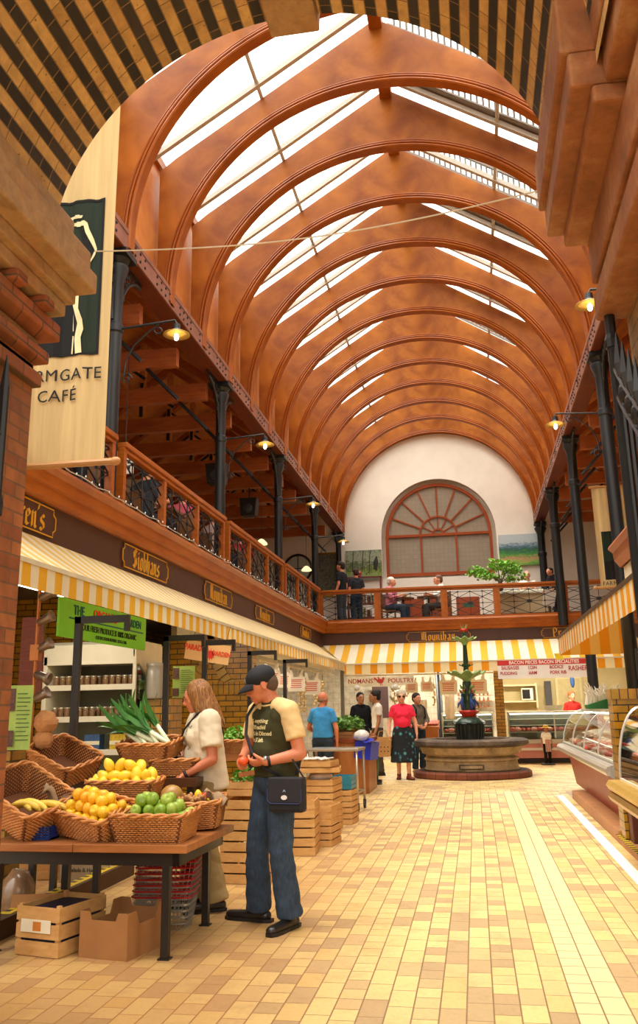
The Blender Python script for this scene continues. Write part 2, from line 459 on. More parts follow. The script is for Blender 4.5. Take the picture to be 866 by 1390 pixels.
# ---------------- roof ribs
SL=.645; ZR=10.62; HW=3.06; RR=2.88; CZ=6.74
def roofz(x): return ZR-SL*abs(x-XC)
def rib(k,y):
    ords=['first','second','third','fourth','fifth','sixth','seventh','eighth','ninth','tenth','eleventh','twelfth','thirteenth']
    t=thing('roof_rib','%s varnished curved timber roof rib counted from the brick arch'%ords[k],'roof rib',(XC,y,0),0,'curved timber ribs of the vault')
    return t
proto=None
def rib_parts(t):
    n=40
    mm=MB()
    ins=[(RR*math.cos(PI*i/n),CZ+RR*math.sin(PI*i/n)) for i in range(n+1)]
    outs=[]
    for i in range(n+1):
        x=ins[i][0]
        # straight outer line: vertical at HW, then roof slope
        a=PI*i/n
        dx,dz=math.cos(a),math.sin(a)
        # ray from centre to outer boundary
        cand=[]
        if abs(dx)>1e-6: cand.append(HW/abs(dx))
        den=dz+SL*abs(dx)
        if den>1e-6: cand.append((ZR-CZ)/den)
        s=min(c for c in cand if c>0)
        outs.append((dx*s,CZ+dz*s))
    # include corner precisely
    th=.045
    for y in (-th,th):
        b=len(mm.v)
        for p in ins: mm.v.append((p[0],y,p[1]))
        for p in outs: mm.v.append((p[0],y,p[1]))
        for i in range(n): mm.f.append((b+i,b+i+1,b+n+2+i,b+n+1+i)); mm.m.append(0)
    L=2*(n+1)
    for i in range(n):
        mm.f.append((i,i+1,L+i+1,L+i)); mm.m.append(0)
        mm.f.append((n+1+i,n+2+i,L+n+2+i,L+n+1+i)); mm.m.append(0)
    # feet
    for s in (-1,1):
        x0,x1=sorted((s*RR,s*HW)); mm.box(x0,x1,-th,th,6.6,CZ)
    part('web',mm,rib_wood,t)
    mm=MB()
    def sweep(r0,r1,w):
        nn=56; pts=[(-w,r0),(w,r0),(w,r1),(-w,r1)]
        b=len(mm.v)
        seq=[(1,0,6.6)]+[(math.cos(PI*i/nn),math.sin(PI*i/nn),None) for i in range(nn+1)]+[(-1,0,6.6)]
        for cx,sz,zz in seq:
            for yy,r in pts: mm.v.append((cx*r,yy,(CZ+sz*r) if zz is None else zz))
        for i in range(len(seq)-1):
            for j in range(4):
                j2=(j+1)%4; mm.f.append((b+i*4+j,b+i*4+j2,b+(i+1)*4+j2,b+(i+1)*4+j)); mm.m.append(0)
    sweep(RR-.02,RR+.075,.052)
    for rr,ww,q in ((RR-.02,.062,.024),(RR+.028,.064,.018),(RR+.07,.054,.012)):
        for sy in (-1,1):
            mm.tube([(rr,sy*ww,6.6)]+[(rr*math.cos(PI*i/48),sy*ww,CZ+rr*math.sin(PI*i/48)) for i in range(49)]+[(-rr,sy*ww,6.6)],q,7,up=(0,1,0))
    sweep(RR-.04,RR+.0,.062)
    part('moulding',mm,mould_wood,t,auto=40)
ribs=[]
for k in range(13):
    y=Y0+RS*k
    t=rib(k,y if k<12 else 26.1)
    if k==0: rib_parts(t); proto=t; KIDS[t.name]=list(t.children)
    else:
        for ch in proto.children:
            c=ch.copy(); COL.objects.link(c); c.parent=t
    ribs.append(t)
# ---------------- ridge beam, eaves boards, purlins
m=MB(); m.box(XC-.09,XC+.09,5.2,26.3,10.46,10.72); struct('trim_5',m,rib_wood)
white_bar=plain('glazing_bar_paint','#b9b2a4',.5,0,.06)
frameg=plain('grey_frame_paint','#7d756a',.5,0,.1)
gl_roof=glass('roof_glass','#ffffff',.02,.1,.12)
# windows: one glazed bay between ribs, each slope
wi=1
for k in range(-3,12):
    ya=Y0+RS*k; yb=ya+RS
    for s in (-1,1):
        mm=MB()
        def P(d,y,dz=0): return (XC+s*d,y,ZR-SL*d+dz)
        for yy in (yb-.3,):
            a=P(.12,yy,.02);b_=P(HW+.1,yy,.02); mm.tube([a,b_],.05,4)
        for d in (1.62,):
            mm.tube([P(d,ya,.03),P(d,yb,.03)],.028,6)
        fo=struct('window_%d'%wi,mm,white_bar); 
        g=MB(); x0=.05;x1=HW+.15
        g.add([P(x0,ya,.075),P(x1,ya,.075),P(x1,yb,.075),P(x0,yb,.075)],[(0,1,2,3)])
        struct('pane',g,gl_roof,fo)
        wi+=1
# slatted walkway ladders lying on the right slope
slat=plain('ladder_slat','#5c554c',.6)
for k in range(0,11):
    if k in (4,7,9): continue
    y=Y0+RS*(k+1)-(.38 if k%2==0 else .88)
    t=thing('roof_ladder','slatted roof ladder on the right slope, %s bay from the brick arch'%['first','second','third','fourth','fifth','sixth','seventh','eighth','ninth','tenth','eleventh'][k],'roof ladder',(0,0,0),0,'slatted ladders on the glass roof')
    mm=MB()
    def P(d,yy,dz): return (XC+d,yy,ZR-SL*d+dz)
    for zz in (.12,.52): mm.tube([P(.15,y+.5,zz),P(2.5,y+.5,zz)],.03,4)
    if k%2: mm.add([P(.15,y+.45,.1),P(2.6,y+.45,.1),P(2.6,y+.75,.1),P(.15,y+.75,.1),P(.15,y+.45,.13),P(2.6,y+.45,.13),P(2.6,y+.75,.13),P(.15,y+.75,.13)],[(0,3,2,1),(4,5,6,7),(0,1,5,4),(1,2,6,5),(2,3,7,6),(3,0,4,7)])
    part('side_rail',mm,frameg,t)
    mm=MB()
    for i in range(26):
        d=.25+i*.085
        mm.tube([P(d,y+.5,.12),P(d,y+.5,.52)],.022,4)
    part('slats',mm,slat,t)
# eaves wall boards behind ribs
m=MB(); m.box(XC-HW-.12,XC-HW-.06,5.2,26.2,7.0,8.82); struct('wall_clerestory_left',m,board_wood)
m=MB(); m.box(XC+HW+.06,XC+HW+.12,5.2,26.2,7.0,8.82); struct('wall_clerestory_right',m,board_wood)
m=MB(); m.box(XC-HW-.2,XC-HW+.0,5.2,26.2,8.72,8.86); struct('trim_6',m,rib_wood)
m=MB(); m.box(XC+HW,XC+HW+.2,5.2,26.2,8.72,8.86); struct('trim_7',m,rib_wood)
# ---------------- girders with rivets
plate=plain('girder_face','#8c5a48',.5,0,.18,5)
girder_under=wood('girder_timber','#5c2a16','#7a3a20',rough=.45,scale=(4,1,4),coat=.1)
def girder(side,y0,y1,label):
    x=XL if side<0 else XR
    t=thing('riveted_girder',label,'girder',(x,y0,ZG))
    L=y1-y0
    mm=MB(); mm.box(-.13,.13,0,L,0,.2); part('beam',mm,girder_under,t)
    mm=MB(); fx=.13*(-side)
    x0,x1=sorted((fx,fx-side*.02)); mm.box(x0,x1,0,L,0.0,.24,0); 
    x0,x1=sorted((fx-.26*(-side),fx-side*.03)); mm.box(x0,x1,0,L,.2,.26,0)
    y=.1;i=0
    while y<L:
        for zz in (.06,.16):
            mm.ell((fx-side*.024,y,zz),(.014,.02,.02),6,4,1)
        i+=1; y+= .16 if i%4 else .42
    part('face_plate',mm,[plate,black_iron],t)
girder(-1,5.0,26.1,'long riveted girder carrying the left feet of the roof ribs')
girder(1,5.0,26.1,'long riveted girder carrying the right feet of the roof ribs')
# ---------------- columns
def scroll(mm,c,r,turns=1.2,ax=(1,0,0),up=(0,0,1),th=.008,start=0,sgn=1,n=14):
    ax=Vector(ax);up=Vector(up);c=Vector(c)
    pts=[]
    for i in range(n+1):
        a=start+sgn*turns*2*PI*i/n; rr=r*(1-.75*i/n); pts.append(c+ax*(rr*math.cos(a))+up*(rr*math.sin(a)))
    mm.tube(pts,th,5)
def column_parts(t,z0,f=1.0):
    mm=MB()
    H=ZG-z0
    mm.lathe([(a*f,b) for a,b in [(.088,0),(.086,.5),(.084,H-1.0),(.1,H-.98),(.1,H-.9),(.08,H-.88),(.082,H-.35),(.13,H-.2),(.13,H-.16),(.1,H-.14),(.15,H-.06)]],16,(0,0,z0))
    mm.box(-.17,.17,-.17,.17,ZG-.07,ZG-.001)
    part('shaft',mm,black_iron,t,auto=35)
    # filigree spandrel brackets along the girder both ways
    for s in (-1,1):
        mm=MB(); Rb=.62
        pts=[(0.0,s*.09,ZG-.85)]+[(0.0,s*(.09+Rb-Rb*math.cos(R(a))),ZG-.85+ (Rb+.14)*math.sin(R(a))) for a in range(0,91,9)]
        mm.tube(pts,.02,6)
        mm.tube([(0,s*.09,ZG-.03),(0,s*.75,ZG-.03)],.02,4)
        for yy,zz,r in [(.15,.1,.05),(.26,.1,.05),(.38,.09,.045),(.5,.08,.035),(.15,.22,.05),(.26,.21,.045),(.36,.19,.035),(.15,.34,.045),(.24,.32,.035),(.14,.46,.035),(.13,.56,.026),(.2,.44,.028),(.6,.07,.025)]:
            scroll(mm,(0,s*yy,ZG-zz-.03),r,1.2,(0,1,0),(0,0,1),.009,start=yy*20)
        part('bracket',mm,black_iron,t)
ordn=['nearest','second','third','fourth','fifth']
pc=None
for k in range(5):
    y=Y0+DY*k
    if k==4: y=25.95
    t=thing('iron_column','%s black cast iron column along the left gallery'%ordn[k],'column',(XL,y,0),0,'iron columns of the left gallery')
    if pc is None: column_parts(t,3.2); pc=t
    else:
        for ch in pc.children:
            c=ch.copy(); COL.objects.link(c); c.parent=t
for k in range(1,5):
    y=Y0+DY*k
    if k==4: y=25.95
    t=thing('iron_column','%s black cast iron column on the right side of the hall'%ordn[k-1],'column',(XR,y,0),0,'iron columns of the right side')
    if k==1: column_parts(t,0,1.15); pc2=t
    elif k==3: column_parts(t,3.2,1.3); pc3=t
    else:
        for ch in list((pc2 if k==2 else pc3).children):
            c=ch.copy(); COL.objects.link(c); c.parent=t
# ---------------- gallery lamps on scroll brackets
lamp_shade=plain('enamel_shade','#c9a24a',.35,0,.05)
bulb=emis('bulb_glow','#fff0d0',14)
def lamp_parts(t,s):
    mm=MB(); L=.62
    mm.tube([(0,0,0),(s*L,0,.04),(s*(L+.02),0,.0)],.014,6)
    pts=[(s*.02,0,-.62)]+[(s*(.02+.42*math.sin(R(a))),0,-.62+.58*(1-math.cos(R(a)))) for a in range(0,91,12)]
    mm.tube([(s*.03,0,-.6),(s*.05,0,-.4),(s*.14,0,-.22),(s*.3,0,-.08),(s*.38,0,-.02)],.01,6)
    scroll(mm,(s*.07,0,-.62),.065,1.2,(1,0,0),(0,0,1),.009); scroll(mm,(s*.43,0,-.06),.065,1.2,(1,0,0),(0,0,1),.009,start=PI/2)
    part('bracket',mm,black_iron,t)
    mm=MB(); mm.lathe([(.02,.0),(.04,-.01),(.045,-.08),(.06,-.09),(.03,-.05)],14,(s*(L+.02),0,.0)); part('cap',mm,black_iron,t)
    mm=MB(); mm.lathe([(.05,-.09),(.09,-.105),(.15,-.135),(.152,-.142),(.09,-.115),(.04,-.1)],20,(s*(L+.02),0,0)); part('shade',mm,lamp_shade,t,smooth=True)
    mm=MB(); mm.ell((s*(L+.02),0,-.165),(.027,.027,.045),10,8); part('bulb',mm,bulb,t,smooth=True)
lamps=[]
LL=['nearest column beside the café banner','second column','third column','fourth column']
p=None
for k in range(4):
    t=thing('bracket_lamp','yellow shaded wall lamp on a scrolled bracket, left gallery, %s'%LL[k],'lamp',(XL+.1,Y0+DY*k,5.62),0,'bracket lamps of the left gallery')
    if p is None: lamp_parts(t,1); p=t
    else:
        for ch in p.children:
            c=ch.copy(); COL.objects.link(c); c.parent=t
p=None
for k,yy in ((0,13.06),(1,8.9)):
    t=thing('bracket_lamp',['yellow shaded wall lamp on a scrolled bracket, nearest right column','yellow shaded lamp peeping out beside the right stone impost'][k],'lamp',(XR-.1,yy,5.62),0,'bracket lamps of the right side')
    if p is None: lamp_parts(t,-1); p=t
    else:
        for ch in p.children:
            c=ch.copy(); COL.objects.link(c); c.parent=t
# ---------------- gallery roofs and trusses
def gallery(side,y0,y1):
    s=side; xg=XL if s<0 else XR; xw=-7.4 if s<0 else 5.6
    xm=(xg+xw)/2
    mm=MB()
    pts=[(xg+s*.05,6.95),(xm,8.2),(xw,6.85),(xw,6.92),(xm,8.28),(xg+s*.05,7.03)]
    mm.prism(pts,y0,y1,'y')
    t=NT('board_ceiling'+str(s)); 
    struct('ceiling_gallery_'+('left' if s<0 else 'right'),mm,board_wood)
    return xg,xw,xm
for s,y0,y1 in ((-1,5.0,26.2),(1,5.0,26.2)):
    xg,xw,xm=gallery(s,y0,y1)
    protoT=None
    for k in range(12):
        y=Y0-.32+RS*k
        if y>25.9: break
        nm='left' if s<0 else 'right'
        if s>0 and k<3: continue
        t=thing('gallery_truss','timber roof truss over the %s gallery, number %s from the arch'%(nm,['one','two','three','four','five','six','seven','eight','nine','ten','eleven','twelve'][k]),'roof truss',(0,y,0),0,'roof trusses of the %s gallery'%nm)
        if protoT is None:
            mm=MB(); mm.box(min(xg,xw)+(.14 if s>0 else 0),max(xg,xw)-(.14 if s<0 else 0),-.06,.06,6.2,6.47); part('tie_beam',mm,truss_wood,t)
            mm=MB(); mm.box(xm-.05,xm+.05,-.045,.045,6.47,8.1); part('king_post',mm,board_wood,t)
            for e,zz in ((xg,6.95),(xw,6.85)):
                mm=MB(); mm.tube([(e,0,zz-.22),(xm,0,8.02)],.085,4); part('rafter',mm,truss_wood,t)
            mm=MB(); mm.tube([(xm-.6,0,6.65),(xm,0,7.1),(xm+.6,0,6.65)],.035,4); mm.box(xm-.03,xm+.03,-.055,.055,6.5,7.15); part('iron_strap',mm,black_iron,t)
            mm=MB(); mm.tube([(xg+s*.12,0,5.7),(xg+s*.6,0,6.2)],.03,5); part('strut',mm,black_iron,t)
            protoT=t
        else:
            for ch in protoT.children:
                c=ch.copy(); COL.objects.link(c); c.parent=t
# ---------------- walls
m=MB(); m.box(-7.55,-7.4,4.2,26.4,3.3,6.9); struct('wall_left',m,white_plaster)
m=MB(); m.box(5.6,5.75,4.2,26.4,0,6.9); struct('wall_right',m,white_plaster)
# end wall with arched window opening
WX=-.79; WR=1.6; WO=1.72; WS=6.42; WB=5.18
def endwall():
    mm=MB(); y0,y1=26.2,26.45
    # outline strips around the opening
    mm.box(-7.55,WX-WO,y0,y1,0,8.9); mm.box(WX+WO,5.75,y0,y1,0,8.9)
    mm.box(WX-WO,WX+WO,y0,y1,0,WB-.06)
    n=32
    for i in range(n):
        a,b=PI*i/n,PI*(i+1)/n
        p=[(WX+WO*math.cos(a),WS+WO*math.sin(a)),(WX+WO*math.cos(a),8.9),(WX+WO*math.cos(b),8.9),(WX+WO*math.cos(b),WS+WO*math.sin(b))]
        mm.prism(p,y0,y1,'y')
    mm.prism([(-4.2,8.9),(2.6,8.9),(XC,10.8)],y0,y1,'y')
    mm.box(-3,1.4,26.46,26.6,4.8,8.6)
    return mm
struct('wall_back',endwall(),white_plaster)
win_wood=wood('window_frame_wood','#8a3a18','#a04c24',rough=.4,coat=.2)
def endwindow():
    mm=MB(); y0,y1=26.3,26.36
    def bar(p,q,w=.035): mm.tube([(p[0],26.33,p[1]),(q[0],26.33,q[1])],w,4)
    arc=[(WX+(WR-.05)*math.cos(PI*i/32),26.33,WS+(WR-.05)*math.sin(PI*i/32)) for i in range(33)]
    mm.tube(arc,.06,4); 
    bar((WX-WR+.04,WB),(WX-WR+.04,WS),.06); bar((WX+WR-.04,WB),(WX+WR-.04,WS),.06); bar((WX-WR,WB+.05),(WX+WR,WB+.05),.07)
    bar((WX-WR,WS),(WX+WR,WS),.055)
    for d in (-.53,.53): bar((WX+d,WB),(WX+d,WS),.04)
    for r in (.56,.17): mm.tube([(WX+r*math.cos(PI*i/20),26.33,WS+r*math.sin(PI*i/20)) for i in range(21)],.035,4)
    for i in range(1,8):
        a=PI*i/8
        if i==5 or True: bar((WX+.56*math.cos(a),WS+.56*math.sin(a)),(WX+(WR-.05)*math.cos(a),WS+(WR-.05)*math.sin(a)),.03)
    for i in (1,2,3,4,5): 
        a=PI*i/6; bar((WX+.17*math.cos(a),WS+.17*math.sin(a)),(WX+.56*math.cos(a),WS+.56*math.sin(a)),.022)
    return mm
w=struct('window_%d'%wi,endwindow(),win_wood); wi+=1
def leaded_mat():
    t=NT('leaded_glass'); tc=t.node('ShaderNodeTexCoord'); sp=t.node('ShaderNodeSeparateXYZ'); t.link(tc.outputs['Object'],sp.inputs[0])
    cb=t.node('ShaderNodeCombineXYZ'); t.link(sp.outputs['X'],cb.inputs[0]); t.link(sp.outputs['Z'],cb.inputs[1])
    br=t.node('ShaderNodeTexBrick',offset=0); br.inputs['Scale'].default_value=1; br.inputs['Brick Width'].default_value=.13; br.inputs['Row Height'].default_value=.13; br.inputs['Mortar Size'].default_value=.006
    br.inputs['Color1'].default_value=hexc('#8e8270'); br.inputs['Color2'].default_value=hexc('#948876'); br.inputs['Mortar'].default_value=hexc('#857a68')
    t.link(cb.outputs[0],br.inputs['Vector']); t.base(br.outputs['Color']); t.set(Roughness=.35); return t.mat
m=MB(); m.prism([(WX-WR,WB),(WX+WR,WB)]+[(WX+WR*math.cos(PI*i/32),WS+WR*math.sin(PI*i/32)) for i in range(33)],26.34,26.35,'y'); struct('pane',m,leaded_mat(),w)
cream=plain('cream_paint','#e6dcc0',.55,0,.05)
fascia_brown=plain('fascia_brown','#4a2a1c',.4,0,.12,8)
gold=plain('gold_lettering','#d89a1e',.4,0,.05)
white_paint=plain('white_paint','#efece2',.5,0,.04)
# -- broad-nib blackletter strokes
GL={'i':([[(0,.88),(.14,1),(.14,.1),(.28,0)],[(.1,1.35),(.18,1.28)]],.36),
'n':([[(0,.88),(.14,1),(.14,.02)],[(.14,.82),(.42,1),(.42,.1),(.56,0)]],.66),
'h':([[(0,1.55),(.14,1.65),(.14,.02)],[(.14,.82),(.42,1),(.46,.35),(.3,-.2)]],.64),
'o':([[(.14,.85),(.14,.12),(.3,0),(.46,.15),(.46,.85),(.28,1),(.14,.85)]],.62),
'a':([[(.1,.85),(.3,1),(.44,.88),(.44,.1),(.56,0)],[(.44,.5),(.14,.36),(.12,.1),(.28,0),(.44,.12)]],.64),
'y':([[(.02,.9),(.14,1),(.14,.15),(.3,0),(.46,.1)],[(.46,1),(.46,-.1),(.25,-.4)]],.62),
's':([[(.44,.88),(.28,1),(.1,.8),(.14,.6),(.42,.42),(.44,.15),(.26,0),(.06,.12)]],.56),
'b':([[(0,1.5),(.14,1.62),(.14,.1),(.3,0),(.46,.15),(.46,.85),(.3,1),(.14,.85)]],.6),
'e':([[(.14,.45),(.44,.65),(.44,.85),(.28,1),(.12,.85),(.12,.12),(.28,0),(.46,.12)]],.58),
'M':([[(0,1.3),(.15,1.5),(.15,.1),(0,0)],[(.15,1.4),(.4,1.58),(.42,.02)],[(.42,1.4),(.68,1.58),(.7,.1),(.84,0)]],.98),
'S':([[(.6,1.35),(.35,1.6),(.08,1.3),(.15,.95),(.55,.7),(.6,.3),(.35,0),(.02,.2)],[(.34,1.5),(.34,.1)]],.8),
'P':([[(0,1.3),(.15,1.5),(.15,0),(.3,-.08)],[(.15,1.4),(.5,1.58),(.64,1.2),(.5,.8),(.15,.7)],[(-.1,1.6),(.2,1.68),(.5,1.6)]],.8),
"'":([[(.14,1.6),(.06,1.25)]],.26),' ':([],.5),'r':([[(0,.88),(.14,1),(.14,0)],[(.14,.82),(.36,1),(.44,.88)]],.5)}
def blackletter(txt,h,mb=None,depth=.004):
    mb=mb or MB(); x=0; nib=.085
    tot=sum(GL[c][1] for c in txt)
    for c in txt:
        st,w=GL[c]
        for pl in st:
            for p,q in zip(pl,pl[1:]):
                a=[(p[0]-nib,p[1]-nib),(p[0]+nib,p[1]+nib),(q[0]+nib,q[1]+nib),(q[0]-nib,q[1]-nib)]
                ar=sum(a[i][0]*a[(i+1)%4][1]-a[(i+1)%4][0]*a[i][1] for i in range(4))
                if abs(ar)<.005: a=[(p[0]-nib,p[1]),(p[0],p[1]-nib),(q[0]+nib,q[1]),(q[0],q[1]+nib)]
                if sum(a[i][0]*a[(i+1)%4][1]-a[(i+1)%4][0]*a[i][1] for i in range(4))<0: a=a[::-1]
                mb.prism([((x+u-tot/2)*1.3*h/1.6,(v-.7)*h/1.6) for u,v in a],-depth,0,'y')
        x+=w
    return mb
def plaque(txt,w,h,loc,rz,label):
    t=thing('name_board',label,'sign',loc,rz,'painted name boards on the balcony fascia')
    c=.18*h
    P=[(-w/2+c,-h/2),(w/2-c,-h/2),(w/2-c,-h/2+c),(w/2,-h/2+c*1.6),(w/2,h/2-c*1.6),(w/2-c,h/2-c),(w/2-c,h/2),(-w/2+c,h/2),(-w/2+c,h/2-c),(-w/2,h/2-c*1.6),(-w/2,-h/2+c*1.6),(-w/2+c,-h/2+c)]
    m=MB(); m.prism(P,0,.015,'y'); part('board',m,fascia_brown,t)
    m=MB(); m.tube([(p[0]*.97,-.003,p[1]*.93) for p in P],.007,4,closed=True); part('border',m,gold,t)
    m=blackletter(txt,h*.8); xform(m,T(0,-.001,0)); part('lettering',m,gold,t)
# left cornice+fascia
m=MB()
prof=[(-3.9,3.5),(-3.52,3.5),(-3.5,3.46),(-3.55,3.42),(-3.56,3.32),(-3.59,3.31),(-3.6,3.22),(-3.64,3.2),(-3.9,3.2)]
m.prism(prof,4.3,22.0,'y'); struct('trim_8',m,rail_wood)
m=MB(); m.box(-3.9,-3.68,4.3,22.0,2.86,3.2); struct('trim_9',m,fascia_brown)
m=MB(); prof2=[(21.82,3.48),(21.8,3.44),(21.85,3.4),(21.86,3.3),(21.89,3.29),(21.9,3.22),(21.94,3.2),(22.2,3.2),(22.2,3.48)]
m.prism(prof2,-3.9,5.6,'x'); struct('trim_10',m,rail_wood)
m=MB(); m.box(-3.9,5.6,21.98,22.2,2.9,3.2); struct('trim_11',m,fascia_brown)
# gallery floors
m=MB(); m.box(-7.4,-3.9,4.3,26.2,3.2,3.45); m.box(-3.9,5.6,22.2,26.2,3.2,3.45); struct('floor_gallery',m,plain('gallery_floor_boards','#6b4a30',.6))
# right gallery cornice / wall
m=MB(); prof3=[(2.6,3.5),(1.98,3.5),(1.96,3.46),(2.02,3.4),(2.03,3.3),(2.1,3.2),(2.6,3.2)]
m.prism(prof3,4.6,12.6,'y'); struct('trim_12',m,rail_wood)
m=MB(); m.box(2.14,2.6,4.6,12.55,2.8,3.2); struct('trim_13',m,cream)
m=MB(); m.box(2.12,5.6,4.6,12.5,3.2,3.4); struct('floor_gallery_right',m,plain('gallery_floor_boards','#6b4a30',.6))
plaque("   ren's",1.15,.27,(-3.665,6.72,3.04),R(90),'brown board with gold blackletter ending rn\'s, beside the brick pier')
plaque('Siobhans',1.5,.27,(-3.665,9.6,3.04),R(90),'brown board with gold blackletter reading Siobhans')
plaque('Moynihan',1.5,.27,(-3.665,12.6,3.04),R(90),'brown board reading Moynihan on the left fascia')
plaque('Moynihan',1.5,.24,(-3.665,15.6,3.04),R(90),'faint brown name board fourth along the left fascia')
plaque('Moynihan',1.3,.24,(-3.665,19.6,3.04),R(90),'faint brown name board farthest along the left fascia')
plaque('Moynihan',1.6,.25,(-.79,21.965,3.05),0,'brown board reading Moynihan behind the fountain top on the far fascia')
plaque('Pr',.75,.24,(2.05,21.965,3.05),0,'brown board with gold P at the right end of the far fascia')
# fairy lights along the left cornice
t=thing('fairy_lights','string of clear fairy lights pinned along the left cornice top','string lights',(0,0,0))
m=MB(); pts=[(-3.5+.01*math.sin(i*1.9),4.6+i*.2,3.515+.012*math.sin(i*2.7)) for i in range(87)]
m.tube(pts,.006,4); part('cord',m,plain('clear_cord','#b8ada0',.4),t)
m=MB()
for i in range(86): m.ell((-3.49,4.65+i*.2+.05*math.sin(i*5),3.53+.015*math.sin(i*3.3)),(.007,.007,.012),6,4)
b=part('bulbs',m,emis('fairy_glow','#fff4e0',.7),t); b['kind']='stuff'
# ---- railings
def lattice(mb,w,h,z0):
    # iron panel in XZ plane centred on x=0
    r=.009
    def L(a,b,rr=r): mb.tube([(a[0],0,z0+a[1]),(b[0],0,z0+b[1])],rr,4)
    a=w/2; q=a/2; H=h; m2=h/2
    L((-a,.02),(a,.02)); L((-a,H-.06),(a,H-.06)); H=h-.06; m2=(H+.02)/2
    for x in (-q,0,q): L((x,.02),(x,H))
    L((-a,m2),(a,m2))
    for s in (-1,1):
        L((-a,m2-s*(m2-.02)),(a,m2+s*(m2-.02)),.011)
        L((s*a,m2),(0,H)); L((s*a,m2),(0,.02))
    L((-a,H*.25),(-q,.02));L((a,H*.25),(q,.02));L((-a,H*.77),(-q,H));L((a,H*.77),(q,H))
    for x,z in ((-q,m2+m2/2),(q,m2+m2/2),(-q,m2/2),(q,m2/2),(-q,m2),(q,m2),(0,H),(0,.02),(-q,.03),(q,.03),(-q,H),(q,H)):
        mb.cbox((x,0,z0+z),(.036,.03,.036),0)
    mb.cbox((0,0,z0+m2),(.11,.03,.075),0)
def rail_section(name,length,panels,label,loc,rz,grp,thick_ends=False):
    t=thing('balcony_railing',label,'railing',loc,rz,grp)
    m=MB(); m.box(0,length,-.075,.045,.74,.8); m.box(0,length,-.05,.03,.69,.74); part('handrail',m,rail_wood,t,bevel=.008)
    m=MB(); m.box(0,length,-.04,.03,.0,.05); part('bottom_rail',m,rail_wood,t)
    w=length/panels
    for i in range(panels+1):
        m=MB(); x=i*w; x=min(max(x,.04),length-.04); m.box(x-.04,x+.04,-.045,.035,.0,.7); part('post',m,rail_wood,t)
    for i in range(panels):
        m=MB(); lattice(m,w-.09,.66,.04); xform(m,T((i+.5)*w,0,0)); part('iron_panel',m,black_iron,t)
    return t
for k in range(4):
    ya=(Y0+DY*(k-1)+.12) if k>0 else 4.4
    yb=Y0+DY*k-.12 if k<4 else 22
    rail_section('r',yb-ya,3,'left gallery railing %s'%['nearest, partly behind the café banner','between the nearest and second columns','between the second and third columns','between the third column and the far corner'][k],(-3.72,ya,3.5),R(90),'railings of the left gallery')
def plainrail(x0,x1,label,posts=()):
    return rail_section('r',x1-x0,1,label,(x0,21.95,3.48),0,'railings of the far gallery')
plainrail(-3.72,-2.26,'far gallery railing in front of the standing dark clothed men')
plainrail(-2.26,-.6,'far gallery railing in front of the man in the pink shirt')
plainrail(-.6,.68,'far gallery railing left of the leafy plant')
plainrail(.68,2.24,'far gallery railing under the leafy plant and pale counter')
plainrail(2.3,3.9,'far gallery railing right of the corner column')
# ---- awnings
aw_l=stripes('awning_stripe_left','#f0e6c8','#efb62e','Y',.245,.5)  # valance yellow deepened: light through the cloth is painted into the colour
aw_lc=stripes('awning_canvas_left','#f0e6c8','#ebca70','Y',.245,.5,transl=.25)
aw_b=stripes('awning_stripe_back','#f4ecd6','#f0b833','X',.37,.55)
t=thing('striped_awning','long cream and yellow striped awning over the left stalls','awning',(0,0,0))
m=MB()
def aw(u,v):
    y=4.3+u*16.75; s=.02*math.sin(v*PI)
    yy=y+(1.0*v if 0 else 0)
    return (-3.69+.69*v,y,2.88-.47*v-s)
m.grid(aw,60,6); part('canopy',m,aw_lc,t,smooth=True)
m=MB(); m.grid(lambda u,v:(-3.0+.004*math.sin(u*260)*v,4.3+u*16.7,2.41-.18*v),280,2); part('valance',m,aw_l,t,smooth=True)
m=MB(); m.box(-3.03,-2.99,4.3,21.0,2.395,2.43); part('front_bar',m,plain('awning_bar','#cfc6ac',.5),t)
t=thing('striped_awning','wide yellow and white striped awning across the far stalls behind the fountain','awning',(0,0,0))
m=MB()
def awb(u,v):
    xl=-3.69+.69*v; x=xl+(3.6-xl)*u
    return (x,22.0-1.0*v,2.92-.53*v-.02*math.sin(v*PI))
m.grid(awb,50,6); part('canopy',m,aw_b,t,smooth=True)
m=MB(); m.grid(lambda u,v:(-3.0+6.6*u,21.0+.006*math.sin(u*120)*v,2.39-.24*v),160,2); part('valance',m,stripes('awning_valance_back','#f0dfb0','#eb9a16','X',.37,.55),t,smooth=True)
m=MB(); m.box(-3.0,3.6,20.985,21.02,2.37,2.4); part('front_bar',m,plain('awning_bar','#cfc6ac',.5),t)
aw_r=stripes('awning_stripe_right','#f6ecd0','#f0a822','Y',.3,.5,transl=.55)
t=thing('striped_awning','yellow and white striped awning jutting out above the right hand counters','awning',(0,0,0))
m=MB(); m.grid(lambda u,v:(2.3-.97*v,5.0+u*9.2,3.0-.62*v-.015*math.sin(v*PI)),40,5); part('canopy',m,aw_r,t,smooth=True)
m=MB(); m.grid(lambda u,v:(1.33-.004*math.sin(u*150)*v,5.0+u*9.2,2.38-.27*v),160,2); part('valance',m,aw_r,t,smooth=True)
m=MB(); m.grid(lambda u,v:(1.33+.97*u,14.2,2.38-.27*v),20,2); m.add([(1.33,14.2,2.38),(2.3,14.2,2.38),(2.3,14.2,3.0)],[(0,1,2)]); part('end_panel',m,stripes('awning_end_right','#f2c060','#ee9a1c','X',.3,.5,transl=.6),t)
m=MB(); m.box(1.32,1.36,5.0,14.2,2.36,2.4); 
for yy in (6.5,9.0,11.6): m.tube([(1.36,yy,2.37),(2.3,yy,2.7)],.02,5)
part('frame_arms',m,plain('dark_bar','#4a3524',.5),t)
